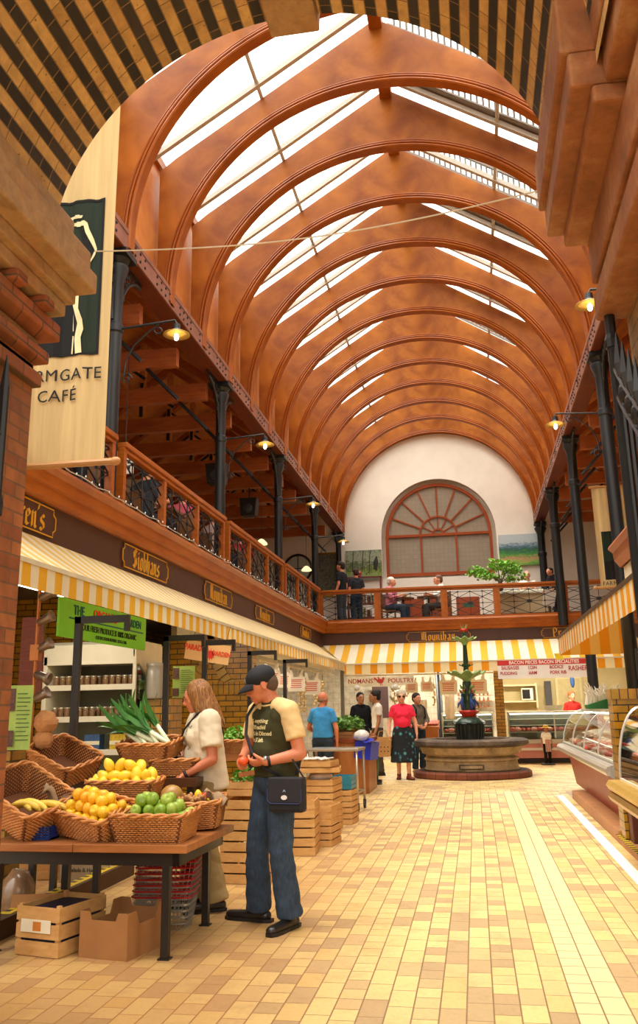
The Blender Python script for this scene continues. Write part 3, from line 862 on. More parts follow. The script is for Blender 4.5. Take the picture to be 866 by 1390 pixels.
# fallen corner of right valance strap etc
# ---- café banners
ban=None
def cloth_mat(name,c):
    t=NT(name); v=t.coords(scale=(1,1,.05)); n=t.noise(v,14,3,.6); c2=t.mix(.3,c,t.ramp(n,[(.3,'#8a7650'),(.7,'#ffffff')]),'MULTIPLY')
    t.base(c2); t.set(Roughness=.85)
    tr=t.node('ShaderNodeBsdfTranslucent'); t.link(c2,tr.inputs[0]); ms=t.node('ShaderNodeMixShader'); ms.inputs[0].default_value=.25
    t.link(t.b.outputs[0],ms.inputs[1]); t.link(tr.outputs[0],ms.inputs[2]); t.link(ms.outputs[0],t.n['Material Output'].inputs[0]); return t.mat
ban_cloth=cloth_mat('banner_cloth','#e0c48c'); ban_green=cloth_mat('banner_green','#1c2e1c'); ban_black=cloth_mat('banner_black','#120e0c')
def wav(x,z): return .012*math.sin(x*23+z*.7)+.006*math.sin(x*51+1)
def cloth_poly(poly,off,w,res=.05):
    """fill a polygon by strips following the cloth waves"""
    m=MB(); zs=sorted(set([p[1] for p in poly]))
    z0,z1=zs[0],zs[-1]; n=max(2,int((z1-z0)/.008))
    # scanline fill
    def spans(z):
        xs=[]
        for i in range(len(poly)):
            (x1,y1),(x2,y2)=poly[i],poly[(i+1)%len(poly)]
            if (y1<=z<y2) or (y2<=z<y1): xs.append(x1+(x2-x1)*(z-y1)/(y2-y1))
        xs.sort(); return [(xs[i],xs[i+1]) for i in range(0,len(xs)-1,2)]
    h=(z1-z0)/n
    for i in range(n):
        zm=z0+(i+.5)*h
        for a,b in spans(zm):
            k=max(1,int((b-a)/.03))
            for j in range(k):
                xa=a+(b-a)*j/k; xb=a+(b-a)*(j+1)/k
                za,zb=z0+i*h,z0+(i+1)*h
                m.add([(xa,wav(xa,za)-off,za),(xb,wav(xb,za)-off,za),(xb,wav(xb,zb)-off,zb),(xa,wav(xa,zb)-off,zb)],[(0,1,2,3)])
    return m
def banner(loc,w,H,zt,zb_em,zt_em,txt,label,scale=1):
    t=thing('hanging_banner',label,'banner',loc)
    m=MB(); m.grid(lambda u,v:(-w/2+w*u,wav(-w/2+w*u,H*v),H*v),40,20); part('cloth',m,ban_cloth,t,smooth=True)
    m=MB(); m.tube([(-w/2-.06,0,-.01),(w/2+.07,0,-.01)],.028,10); m.ell((w/2+.09,0,-.01),(.045,.035,.035),10,8); m.ell((-w/2-.09,0,-.01),(.045,.035,.035),10,8)
    part('bottom_pole',m,wood('pole_wood','#a87848','#c08c58'),t)
    m=MB(); m.tube([(-w/2-.04,0,H),(w/2+.04,0,H)],.025,8)
    part('top_pole',m,wood('pole_wood','#a87848','#c08c58'),t)
    m=cloth_poly([(-w/2+.1,zb_em),(w/2-.1,zb_em),(w/2-.1,zt_em),(-w/2+.1,zt_em)],.004,w); part('emblem_field',m,ban_green,t)
    e=lambda u,v:(-w/2+.1+(w-.2)*u,zb_em+(zt_em-zb_em)*v)
    bl=[(0,0),(1,0),(1,1),(0,1),(0,.985),(.965,.985),(.965,.02),(.80,.01),(.777,.104),(.8,.155),(.716,.29),(.72,.383),(.737,.425),(.844,.585),(.891,.64),(.828,.71),(.74,.80),(.67,.81),(.72,.72),(.745,.66),(.71,.58),(.66,.45),(.5,.40),(.0,.37)]
    m=cloth_poly([e(*p) for p in bl],.008,w); part('emblem_black',m,ban_black,t)  # black printed area of the emblem
    for pl in ([(.441,.862),(.525,.891),(.644,.90),(.709,.891),(.696,.879),(.594,.876),(.493,.858)],[(.554,.837),(.648,.852),(.733,.858),(.782,.839),(.807,.798),(.864,.736),(.913,.668),(.891,.632),(.844,.585),(.79,.50),(.737,.425),(.716,.383),(.716,.29),(.783,.218),(.806,.155),(.777,.104),(.80,.01),(.706,.01),(.684,.104),(.717,.197),(.679,.249),(.642,.311),(.649,.373),(.696,.415),(.77,.51),(.835,.59),(.883,.663),(.828,.715),(.76,.777),(.73,.824),(.646,.82)],[(.655,.01),(.672,.01),(.675,.12),(.66,.12)],[(.66,.15),(.67,.15),(.655,.26)]):
        m=cloth_poly([e(*p) for p in pl],.012,w); part('emblem_stroke',m,plain('emblem_cream','#e6d3a2',.8),t)
    for i,(s,zz,xx) in enumerate(txt):
        mm=text_mb(s,w*.165,.004,1.05,bold=0); mm.v=[(x+xx,wav(x+xx,z+zz)-.012+y*.5,z+zz) for x,y,z in mm.v]
        part('lettering',mm,plain('banner_text','#14100c',.8),t,fix=False)
banner((-3.22,6.3,3.32),.872,3.47,0,.92,2.37,[('FARMGATE',.75,.0),('CAFÉ',.57,-.0)],'tall cream FARMGATE CAFÉ banner with green emblem hanging behind the left pier')
banner((2.68,16.5,3.42),.6,1.87,0,.0+.13,1.02,[('FARMGATE',.06,0)],'small cream café banner with green emblem hanging between the right columns')
# wire across the arch
t=thing('wire','thin pale wire strung across the brick arch','wire',(0,0,0))
m=MB(); pts=[(-2.03+(2.57)*i/16,4.32,3.99+.08*i/16-.1*math.sin(PI*i/16)) for i in range(17)]; m.tube(pts,.0045,5); part('strand',m,plain('wire_pale','#d0c4b0',.5),t)
yb=brickm('glazed_yellow_brick','#c48c14','#a87a14','#3c2c12',bw=.225,rh=.08,ms=.007,rough=.3,axes=('XY','Z'),coat=.05,bump=.4)
ybh=brickm('glazed_yellow_header','#c48c14','#b08418','#3c2c12',bw=.085,rh=.22,ms=.006,rough=.3,axes=('XY','Z'),coat=.05,off=0)
# back wall and ceiling of left stalls
m=MB(); m.box(-6.2,-6.05,4.3,22,0,3.2); struct('wall_stall_back',m,yb)
m=MB(); m.box(-6.2,-3.9,4.3,22,2.86,2.95); struct('ceiling_stall',m,plain('stall_ceiling','#4a3c2a',.8))
m=MB(); m.box(-6.1,-4.55,10.9,11.05,0,2.86); struct('wall_stall_divider',m,yb)
m=MB(); m.box(-4.0,-3.3 if 0 else -3.45,6.35,6.6,0,1.14); struct('wall_low_pier',m,yb)
# glazed brick pier between stalls with curved arch bands
t=thing('brick_pier','yellow glazed brick pier with curved brick arch bands between the stalls','pier',(-3.95,13.25,0))
m=MB(); m.box(-.75,.6,0,.4,0,2.5); part('pier_body',m,yb,t)
m=MB(); m.box(-.76,.61,-.02,.0,1.62,1.8); part('header_course',m,ybh,t)
for cx,a0_,a1_,rad in ((-1.05,-8,75,.95),(1.05,100,190,.98)):
    m=MB(); n=14
    for i in range(n):
        a=R(a0_+(a1_-a0_)*i/n); b=R(a0_+(a1_-a0_)*(i+.82)/n)
        p=[(cx+r*math.cos(x),2.5-.0-r*math.sin(x)) for r,x in ((rad,a),(rad+.14,a),(rad+.14,b),(rad,b))]
        p=[(max(-.75,min(.6,x)),max(1.8,z)) for x,z in p]
        m.prism(p,-.035,0,'y')
    part('arch_band',m,plain('glazed_voussoir','#a8842f',.3,coat=.3),t)
# ---- fridge
white_enamel=plain('white_enamel','#ddd8c6',.35,0,.05)
t=thing('display_fridge','white open fronted fridge with shelves of jars, behind the leeks','fridge',(-4.22,9.35,0))
m=MB(); m.box(-.53,-.48,0,.85,0,2.0); m.box(-.53,.53,.8,.85,0,2.0); m.box(-.53,.53,.0,.85,0,.35); part('cabinet',m,white_enamel,t,bevel=.006)
m=MB(); m.prism([(0,1.9),(0,2.12),(.1,2.16),(.85,2.16),(.85,1.94)],-.55,.55,'x'); part('canopy',m,white_enamel,t,bevel=.006)
m=MB(); m.prism([(0,2.1),(.0,1.98),(.85,1.5),(.85,2.14)],.53,.56,'x'); m.tube([(.545,.02,.35),(.545,.02,2.0)],.025,4); m.tube([(.545,.8,.35),(.545,.8,1.9)],.03,4); m.box(.53,.56,0,.85,.0,.7); part('side_frame',m,white_enamel,t)
m=MB(); m.box(.54,.545,.02,.8,.7,1.9); part('side_glass',m,glass('clear_glass'),t)
for z in (.98,1.33,1.67):
    m=MB(); m.box(-.48,.52,.06,.75,z-.03,z); m.box(-.48,.52,.04,.06,z-.045,z+.015); part('shelf',m,white_enamel,t)
m=MB(); m.box(-.47,.52,.775,.79,.36,1.92); part('back_panel',m,plain('fridge_inside','#8a8872',.5),t)
tag_j='small glass jars on the fridge shelves'
jar_g=plain('jar_glass','#7a5a3c',.12,0,.2,30,spec=.8); jar_l=plain('jar_lid','#c9c0ae',.3,.6)
def jar_proto(loc,lab):
    t=thing('glass_jar',lab,'jar',loc,0,tag_j)
    m=MB(); m.lathe([(.032,0),(.034,.01),(.034,.085),(.028,.098)],12); part('glass',m,jar_g,t,smooth=True)
    m=MB(); m.lathe([(.031,.095),(.031,.115),(.0,.117)],12); part('lid',m,jar_l,t,smooth=True)
    return t
jp=None
for z,lab in ((1.67,'squat glass jar with a silver lid on the upper shelf of the white fridge'),(1.33,'squat glass jar with a silver lid on the lower shelf of the white fridge')):
    for row in range(2):
        for i in range(13):
            if (i*7+row*3)%11==5: continue
            x=-4.22-.42+i*.074+row*.02; y=9.35+.12+row*.1
            if jp is None: jp=jar_proto((x,y,z),lab)
            else: dup_=jp.copy(); COL.objects.link(dup_); dup_.location=(x,y,z); dup_['label']=lab; [ (lambda c:(COL.objects.link(c),setattr(c,'parent',dup_)))(ch.copy()) for ch in list(jp.children) if ch.name.split('.')[0] in('glass','lid') and ch.parent==jp ]
for i,(x,c,l) in enumerate(((.02,'#3a5a8a','blue and white carton on the lowest shelf of the white fridge'),(.32,'#c9a92c','yellow carton on the lowest shelf of the white fridge'))):
    m=MB(); m.box(-.09,.09,0,.14,0,.17); m.box(-.091,.091,-.002,.0,.06,.1,1)
    o=part('carton',m,[plain('carton%d'%i,c,.6,var=.3,scale=30),cream],bevel=.003); o.location=(-4.22+x,9.5,.98); tag(o,l,'carton')
# ---- black angle frames
steel=plain('black_steel','#1a1410',.4,0,.1)
def lframe(loc,L,z0,lab):
    t=thing('awning_support',lab,'frame',loc,0,'black steel awning frames')
    m=MB(); m.box(-.026,.026,-.026,.026,z0,2.12-.0); part('post',m,steel,t)
    m=MB(); m.box(-.026,L,-.026,.026,2.07,2.125); part('arm',m,steel,t)
    m=MB(); m.box(L-.03,L,-.03,.03,2.0,2.07); part('foot',m,steel,t)
lframe((-3.07,6.6,0),.42,.0,'black steel angle frame crossing the green organic sign')
lframe((-3.04,8.6,0),.4,0,'black steel angle frame left of the long haired woman')
lframe((-2.87,9.35,0),.34,0,'black steel angle frame in front of the paradise sign')
lframe((-2.86,11.3,0),.36,0,'black steel angle frame above the black cap of the man')
lframe((-2.86,13.5,0),.36,0,'black steel angle frame farthest along the left stalls')
# ---- organic sign (hangs parallel to the stalls)
t=thing('shop_sign','bright green THE ORGANIC GARDEN sign hung under the left awning','sign',(-3.3,7.7,2.15),R(90))
m=MB(); m.box(-.98,.98,0,.02,-.16,.16); part('board',m,plain('sign_green','#7ed82c',.5,0,.03),t)
def signtxt(t,s,size,x,z,col,name='lettering',sx=1,bold=.002):
    mm=text_mb(s,size,.004,1,bold=bold,sx=sx); xform(mm,T(x,-.004,z)); return part(name,mm,plain('ink_'+col.strip('#'),col,.6,0,0),t,fix=False)
signtxt(t,'THE',.115,-.62,.075,'#0f6a6a'); signtxt(t,'ORGANIC',.115,-.06,.075,'#e03a1c'); signtxt(t,'GARDEN',.105,.62,.075,'#0f6a6a')
m=MB(); m.box(-.8,.9,-.004,0,.0,.012); part('rule',m,plain('ink_teal','#0f6a6a',.6,0,0),t)
signtxt(t,'ALL OUR FRESH PRODUCE IS 100% ORGANIC',.076,.02,-.055,'#1c2c14',sx=.9,bold=0)
signtxt(t,'CERTIFICATION NUMBER  IOFGA 1106',.042,.1,-.12,'#2a3a1c',bold=0)
for sx in (-.8,.8):
    m=MB(); m.tube([(sx,.01,.16),(sx,.01,.4)],.004,4); part('chain',m,steel,t)
# ---- paradise sign
t=thing('shop_sign','tilted pale orange PARADISE sign with a red sun motif','sign',(-3.04,10.0,2.04))
t.rotation_euler=(0,R(10),0)
m=MB(); m.box(-.27,.27,0,.01,-.11,.11); part('board',m,plain('sign_peach','#e8b878',.6,0,.04),t)
signtxt(t,'PARADISE',.09,-.14,.03,'#e8481c',sx=.72,bold=.004); signtxt(t,'GARDEN',.075,.17,0,'#e8481c',sx=.75)
m=MB(); 
for i in range(12):
    a=2*PI*i/12; m.add([(.04+.03*math.cos(a-.25),-.004,-.02+.03*math.sin(a-.25)),(.04+.03*math.cos(a+.25),-.004,-.02+.03*math.sin(a+.25)),(.04+.08*math.cos(a),-.004,-.02+.08*math.sin(a))],[(0,1,2)])
m.lathe([(.045,0),(.045,.004)],16,(0,0,0),M=T(.04,-.002,-.02)@RX(R(90))); part('sun_motif',m,plain('ink_sun','#d8301c',.6,0,0),t)
for sx in (-.2,.2):
    m=MB(); m.tube([(sx,0,.11),(sx+.02,0,.33)],.003,4); part('cord',m,steel,t)
# ---- spotlights on a copper pole
t=thing('spotlight_pole','copper pole carrying clip spotlights at the left edge of the stall','light',(-3.33,6.42,0))
m=MB(); m.tube([(0,0,1.1),(.0,0,2.36)],.014,8); m.box(-.035,.035,-.03,.03,1.78,1.9); part('pole',m,plain('copper_pole','#b06a34',.35,.5),t)
for z,s in ((2.27,1),(2.08,1),(1.87,1),(1.67,-.6),(1.5,.6)):
    m=MB(); M=T(.03,0,z)@RY(R(65 if s>0 else 110)); m.lathe([(.02,-.03),(.03,-.02),(.035,.06),(.05,.1),(.044,.1),(.03,.06)],14,(0,0,0),M=M); m.tube([(0,0,z),(.03,0,z)],.012,6); part('spotlight',m,plain('brushed_steel','#8a7a6c',.35,.7),t,smooth=True)
o_m=MB(); o_m.box(0,.2,0,.03,0,.62); o=part('wooden_screen',o_m,wood('red_panel','#6a2c14','#8a4020'),None); o.location=(-3.72,6.9,1.55); tag(o,'reddish wooden panel standing behind the spotlight pole','panel')
def poster(loc,w,h,rz,lab,green='#9cb85a'):
    t=thing('poster',lab,'poster',loc,rz,None)
    m=MB(); m.grid(lambda u,v:(w*(u-.5),.006*math.sin(u*5+v*3),h*(v-.5)),8,8); part('sheet',m,plain('poster_green',green,.6,0,.1,12),t)
    for z0,z1,c in ((.1,.45,0),(-.45,-.2,0)):
        m=MB(); m.box(-w*.48,-w*.2,-.009,-.006,h*z0,h*z1)
        part('photo',m,plain('poster_photo','#5a3a34',.6,0,.6,60),t)
    m=MB()
    for i in range(12): m.box(-w*.12,w*(.42 if i%3 else .3),-.009,-.006,h*(.36-i*.065),h*(.36-i*.065)+.006)
    part('print_lines',m,plain('poster_print','#4a6a34',.7,0,0),t)
poster((-3.1,5.8,1.36),.17,.43,R(8),'curled green and white information poster beside the brick pier')
poster((-3.72,11.2,1.75),.3,.4,0,'green information poster on the yellow brick behind the leeks')
# brown paper parcels
paper=plain('brown_paper','#b07a4a',.8,0,.25,8,bump=.4)
for i,(x,z,r,l) in enumerate(((-3.13,1.32,.085,'crumpled brown paper parcel hanging behind the green poster, upper one'),(-3.14,1.2,.07,'crumpled brown paper parcel hanging behind the green poster, lower one'))):
    m=MB(); m.ell((0,0,0),(r*1.1,r*.7,r),12,9,fn=lambda v:v*(1+.15*mn.noise(v*2.5+Vector((i,0,0))))); o=part('paper_parcel',m,paper,None); o.location=(x,6.25,z); tag(o,l,'parcel')
# fluorescent battens
tube_m=emis('fluorescent_tube','#fff4da',9)
for i,(x,y,z,L) in enumerate(((-4.2,7.6,2.6,1.1),(-3.75,13.6,2.5,2.2),(-3.9,17.3,2.6,1.8),(-4.2,10.6,2.7,1.1))):
    t=thing('strip_light','%s strip light glowing under the left awning'%['nearest','third','farthest','second'][i],'light',(x,y,z),0,'strip lights over the left stalls')
    m=MB(); m.box(-.06,.06,0,L,0,.05); part('housing',m,white_enamel,t)
    m=MB(); m.box(-.05,.05,.02,L-.02,-.025,0); part('tube',m,tube_m,t)
    ld=bpy.data.lights.new('stall_lamp','AREA'); ld.shape='RECTANGLE'; ld.size=.1; ld.size_y=L; ld.energy=22; ld.color=(1,.88,.68)
    lo=bpy.data.objects.new('stall_lamp',ld); COL.objects.link(lo); lo.location=(x,y+L/2,z-.04)
# big storage canister beside fridge
m=MB(); m.lathe([(.1,0),(.11,.02),(.11,.3),(.09,.34),(.1,.35),(.1,.39),(0,.4)],16); o=part('storage_canister',m,plain('frosted_plastic','#a8a49a',.3,0,.1,spec=.6),None,smooth=True); o.location=(-3.52,9.6,1.52); tag(o,'frosted round canister standing beside the white fridge','canister')
m=MB(); m.box(-.1,.2,-.2,.2,0,1.52); o=part('brick_ledge',m,yb,None); o.location=(-3.52,9.75,0); tag(o,'narrow yellow brick ledge under the frosted canister','ledge')
wick=NT('wicker'); _v=wick.coords(); _n=wick.noise(_v,60,3,.6); _n2=wick.noise(_v,6,3)
_c=wick.ramp(_n,[(.3,'#a4602a'),(.7,'#e09a54')]); _c=wick.mix(.35,_c,wick.ramp(_n2,[(.35,'#a05a26'),(.65,'#e09c58')])); wick.base(_c); wick.set(Roughness=.45); wick=wick.mat
table_wood=wood('table_top_wood','#8a5028','#b87840',rough=.5,scale=(.5,5,5),grain=4)
crate_wood=wood('crate_wood','#b88448','#d8aa6c',rough=.7,scale=(3,3,8),coat=0,grain=3)
card=plain('cardboard','#9c6a3a',.85,0,.12,4)
def rrect(w,d,r,n):
    """rounded rectangle perimeter param -> point,normal"""
    pts=[]
    segs=[((w/2-r),(d/2-r),0),(-(w/2-r),(d/2-r),90),(-(w/2-r),-(d/2-r),180),((w/2-r),-(d/2-r),270)]
    for cx,cy,a in segs:
        for i in range(5):
            an=R(a+22.5*i); pts.append((cx+r*math.cos(an),cy+r*math.sin(an),math.cos(an),math.sin(an)))
    # resample
    P=pts+[pts[0]]; L=[0]
    for i in range(len(P)-1): L.append(L[-1]+math.hypot(P[i+1][0]-P[i][0],P[i+1][1]-P[i][1]))
    out=[]
    for k in range(n):
        s=L[-1]*k/n; j=max(i for i in range(len(L)) if L[i]<=s+1e-9); j=min(j,len(P)-2)
        f=(s-L[j])/max(1e-9,(L[j+1]-L[j])); out.append(tuple(P[j][q]+(P[j+1][q]-P[j][q])*f for q in range(4)))
    return out
def basket(w,d,h,label,loc,rot,flare=.8,rows=None,grp=None):
    t=thing('wicker_basket',label,'basket',loc,0,grp); t.rotation_euler=rot
    rows=rows or int(h/.0125); ns=int((w+d)*2/.016)//2*2
    m=MB()
    for r in range(rows):
        f=r/(rows-1); s=flare+(1-flare)*f
        pr=rrect(w*s,d*s,.05,ns)
        pts=[(x+nx*.006*(1 if (k+r)%2 else -1),y+ny*.006*(1 if (k+r)%2 else -1),.006+f*(h-.02)) for k,(x,y,nx,ny) in enumerate(pr)]
        m.tube(pts,.0062,4,closed=True,up=(0,0,1))
    part('weave',m,wick,t,smooth=True)
    m=MB(); pr=rrect(w,d,.05,ns)
    for ph in (0,PI): 
        m.tube([(x+nx*.009*math.cos(k*.55+ph),y+ny*.009*math.cos(k*.55+ph),h-.005+.009*math.sin(k*.55+ph)) for k,(x,y,nx,ny) in enumerate(pr)],.0095,5,closed=True,up=(0,0,1))
    part('rim',m,wick,t,smooth=True)
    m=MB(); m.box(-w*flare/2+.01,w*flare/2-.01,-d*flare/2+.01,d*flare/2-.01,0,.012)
    # dark brown lining just inside the weave
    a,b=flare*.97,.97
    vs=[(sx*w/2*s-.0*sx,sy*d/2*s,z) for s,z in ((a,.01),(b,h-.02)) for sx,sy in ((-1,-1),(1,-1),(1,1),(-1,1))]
    m.add(vs,[(0,1,5,4),(1,2,6,5),(2,3,7,6),(3,0,4,7)]); part('base',m,plain('wicker_dark_core','#6a3c1a',.8),t)
    return t
def fruit_mesh(kind):
    m=MB()
    if kind=='orange': m.ell((0,0,0),(.037,.037,.035),14,10)
    elif kind=='lemon': m.ell((0,0,0),(.042,.03,.03),14,10,fn=lambda v:Vector((v.x*(1+.12*abs(v.x)**6),v.y,v.z)))
    elif kind=='apple': m.ell((0,0,0),(.038,.038,.035),14,12,fn=lambda v:Vector((v.x,v.y,v.z-(.32*math.exp(-(v.x*v.x+v.y*v.y)*14) if v.z>0 else -.2*math.exp(-(v.x*v.x+v.y*v.y)*12)))))
    elif kind=='pear': m.ell((0,0,0),(.036,.036,.048),14,12,fn=lambda v:Vector((v.x*(1-.35*max(0,v.z)),v.y*(1-.35*max(0,v.z)),v.z)))
    elif kind=='tomato': m.ell((0,0,0),(.032,.032,.027),14,10)
    return m
def fmat(name,c1,c2,spots='#6a4a18',rough=.35):
    t=NT(name); v=t.coords(); oi=t.node('ShaderNodeObjectInfo'); n=t.noise(v,18,3)
    c=t.mix(oi.outputs['Random'],c1,c2); c=t.mix(t.ramp(n,[(.55,(0,0,0,1)),(.8,(.5,.5,.5,1))]),c,spots); t.base(c); t.set(Roughness=rough); return t.mat
FR={'orange':(fmat('orange_peel','#f2a81c','#f6c22c','#e88c14'),'orange'),'lemon':(fmat('lemon_peel','#f0c020','#f6d43c','#d8961c'),'lemon'),
'yapple':(fmat('golden_apple_skin','#f0c024','#f0a81c','#e08a20'),'apple'),'gapple':(fmat('green_apple_skin','#7a9c24','#a8b848','#5c7a1c'),'apple'),
'pear':(fmat('pear_skin','#a8c040','#c8cc58','#8a8c30'),'pear'),'tomato':(fmat('tomato_skin','#d8381c','#e85a24','#b82c14'),'tomato')}
PF={}
def fruit(key,name,loc,label,cat,grp,sc=1,rot=None):
    if key not in PF:
        o=part(name,fruit_mesh(FR[key][1]),FR[key][0],None,smooth=True); PF[key]=o; PF[key+'n']=name
    else:
        o=bpy.data.objects.new(name,PF[key].data); COL.objects.link(o)
    o.location=loc; o.scale=(sc,)*3; o.rotation_euler=rot or (random.random()*6,random.random()*6,random.random()*6); tag(o,label,cat,grp); return o
def pile(bk,w,d,z0,key,name,label,cat,grp,nl=3,step=.07,sc=1,keep=1.0,seed=1,heap=.035):
    rnd=random.Random(seed); M=bk.matrix_basis.copy()
    eul=bk.rotation_euler.to_matrix().to_4x4(); M=Matrix.Translation(bk.location)@eul
    for l in range(nl):
        wl=w-l*step*1.15; dl=d-l*step*1.0
        nx=max(1,int(wl/step)); ny=max(1,int(dl/step))
        for i in range(nx):
            for j in range(ny):
                if rnd.random()>keep: continue
                x=(i-(nx-1)/2)*step+rnd.uniform(-.008,.008)+(step*.25 if l%2 else 0); y=(j-(ny-1)/2)*step+rnd.uniform(-.008,.008)
                p=M@Vector((x,y,z0+l*step*.72+rnd.uniform(-.006,.006)))
                fruit(key,name,p,label,cat,grp,sc*rnd.uniform(.9,1.1))
# ---- table
t=thing('produce_table','plank topped table on black steel legs carrying the fruit baskets','table',(-2.36,5.75,0),R(-1.5))
for x0,x1 in ((-.66,-.06),(-.055,.66)):
    m=MB(); m.box(x0,x1,-.46,.5,.575,.62); part('plank_top',m,table_wood,t,bevel=.004)
m=MB(); m.box(-.62,.6,-.42,-.38,.5,.57); m.box(-.62,.6,.4,.44,.5,.57); m.box(.56,.6,-.42,.44,.5,.57); m.box(-.62,-.58,-.42,.44,.5,.57); part('frame',m,steel,t)
for x,y in ((.52,-.4),(.49,.42),(-.58,-.38),(-.3,.42)):
    m=MB(); m.box(x-.022,x+.022,y-.022,y+.022,.0,.5); m.box(x-.035,x+.035,y-.035,y+.035,0,.008); part('leg',m,steel,t)
t=thing('display_riser','dark stepped riser at the back of the fruit table holding the upper baskets','stand',(0,0,0))
m=MB(); m.box(-2.75,-2.0,5.93,6.22,.62,.78); part('low_step',m,table_wood,t)
m=MB(); m.box(-3.25,-1.98,6.28,6.7,.86,.92); part('high_step',m,wood('riser_dark','#3c2414','#5a3820'),t)
for x,y in ((-3.2,6.32),(-2.03,6.32),(-3.2,6.66),(-2.03,6.66)):
    m=MB(); m.box(x-.022,x+.022,y-.022,y+.022,0,.86); part('leg',m,steel,t)
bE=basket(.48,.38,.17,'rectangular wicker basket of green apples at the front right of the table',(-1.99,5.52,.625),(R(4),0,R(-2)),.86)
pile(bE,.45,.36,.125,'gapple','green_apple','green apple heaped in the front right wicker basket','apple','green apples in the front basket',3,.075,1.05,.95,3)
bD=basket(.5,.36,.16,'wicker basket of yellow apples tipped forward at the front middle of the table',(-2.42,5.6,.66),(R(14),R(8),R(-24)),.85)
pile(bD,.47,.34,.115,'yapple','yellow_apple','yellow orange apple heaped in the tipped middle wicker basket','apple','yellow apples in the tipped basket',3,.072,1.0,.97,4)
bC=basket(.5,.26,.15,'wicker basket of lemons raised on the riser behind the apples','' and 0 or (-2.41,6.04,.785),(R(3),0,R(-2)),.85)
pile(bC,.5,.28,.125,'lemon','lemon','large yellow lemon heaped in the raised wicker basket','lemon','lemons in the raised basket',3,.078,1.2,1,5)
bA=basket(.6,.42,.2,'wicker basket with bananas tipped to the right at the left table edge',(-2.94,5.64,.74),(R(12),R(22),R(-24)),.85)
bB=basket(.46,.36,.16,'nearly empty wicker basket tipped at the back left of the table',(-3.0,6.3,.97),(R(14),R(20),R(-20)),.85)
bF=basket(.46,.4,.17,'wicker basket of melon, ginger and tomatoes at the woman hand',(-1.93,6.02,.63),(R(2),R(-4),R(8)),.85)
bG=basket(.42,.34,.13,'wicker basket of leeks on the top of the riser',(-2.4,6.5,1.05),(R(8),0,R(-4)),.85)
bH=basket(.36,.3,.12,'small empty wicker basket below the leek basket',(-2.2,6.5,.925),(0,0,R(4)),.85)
# melon, ginger, tomatoes, pears in F
def single(name,mb,mat,loc,label,cat,rot=(0,0,0),grp=None,smooth=True,**k):
    o=part(name,mb,mat,None,smooth=smooth,**k); o.location=loc; o.rotation_euler=rot; return tag(o,label,cat,grp)
m=MB(); m.ell((0,0,0),(.078,.07,.07),18,12); single('melon',m,fmat('melon_skin','#a87c3c','#a87c3c','#5c6a2c'),(-2.06,6.0,.83),'mottled green and tan melon in the basket behind the green apples','melon')
fruit('orange','orange',(-2.13,6.08,.83),'single orange beside the mottled melon','orange',None,1.1)
for i,(x,y) in enumerate(((-2.17,5.93),(-2.12,5.87),(-2.18,6.0))): fruit('pear','pear',(x,y,.79),'yellow green pear between the melon and the yellow apples','pear','pears beside the melon',.95)
gin=plain('ginger_skin','#b07c48',.7,0,.25,30)
for i in range(9):
    m=MB(); rnd=random.Random(i)
    m.ell((0,0,0),(.035,.018,.016),10,7); m.ell((.025,.015,.005),(.02,.014,.013),8,6); m.ell((-.02,.018,0),(.018,.012,.012),8,6)
    single('ginger_root',m,gin,(-1.97+.045*(i%4)+rnd.uniform(-.01,.01),5.93+.045*(i//4),.8+.015*(i%2)),'knobbly ginger root heaped in front of the woman\'s hand','ginger',(rnd.random(),rnd.random(),rnd.random()*6),'ginger roots in the mixed basket')
for i,(x,y,z) in enumerate(((-1.86,6.12,.815),(-1.8,6.1,.81),(-1.83,6.04,.81))): fruit('tomato','tomato',(x,y,z),'red tomato at the right of the mixed basket','tomato','tomatoes in the mixed basket')
for i,(x,y,z) in enumerate(((-1.92,6.15,.81),(-1.78,6.02,.8))): fruit('lemon','lemon',(x,y,z),'lemon beside the red tomatoes','lemon','lemons beside the tomatoes')
# bananas
ban_m=fmat('banana_skin','#e0b83c','#e8c850','#7a5a1c')
MA=Matrix.Translation(bA.location)@bA.rotation_euler.to_matrix().to_4x4()
for i in range(8):
    m=MB(); pts=[];rr=[]
    for k in range(9):
        a=R(-38+76*k/8); pts.append((.13*math.sin(a),.13*(math.cos(a)-1),.0)); rr.append(.017*(1 if 1<k<7 else (.75 if k in(1,7) else .35)))
    m.tube(pts,rr,7); o=part('banana',m,ban_m,None,smooth=True)
    p=MA@Vector((.12+.03*(i%4)+.04*(i//4),-.1+.04*(i%4),.17+.03*(i//4))); o.scale=(1.25,)*3; o.location=p; o.rotation_euler=(R(60),R(10*i%30),R(-30+7*i)); tag(o,'ripe banana in a loose bunch in the left tipped basket','banana','bananas in the left basket')
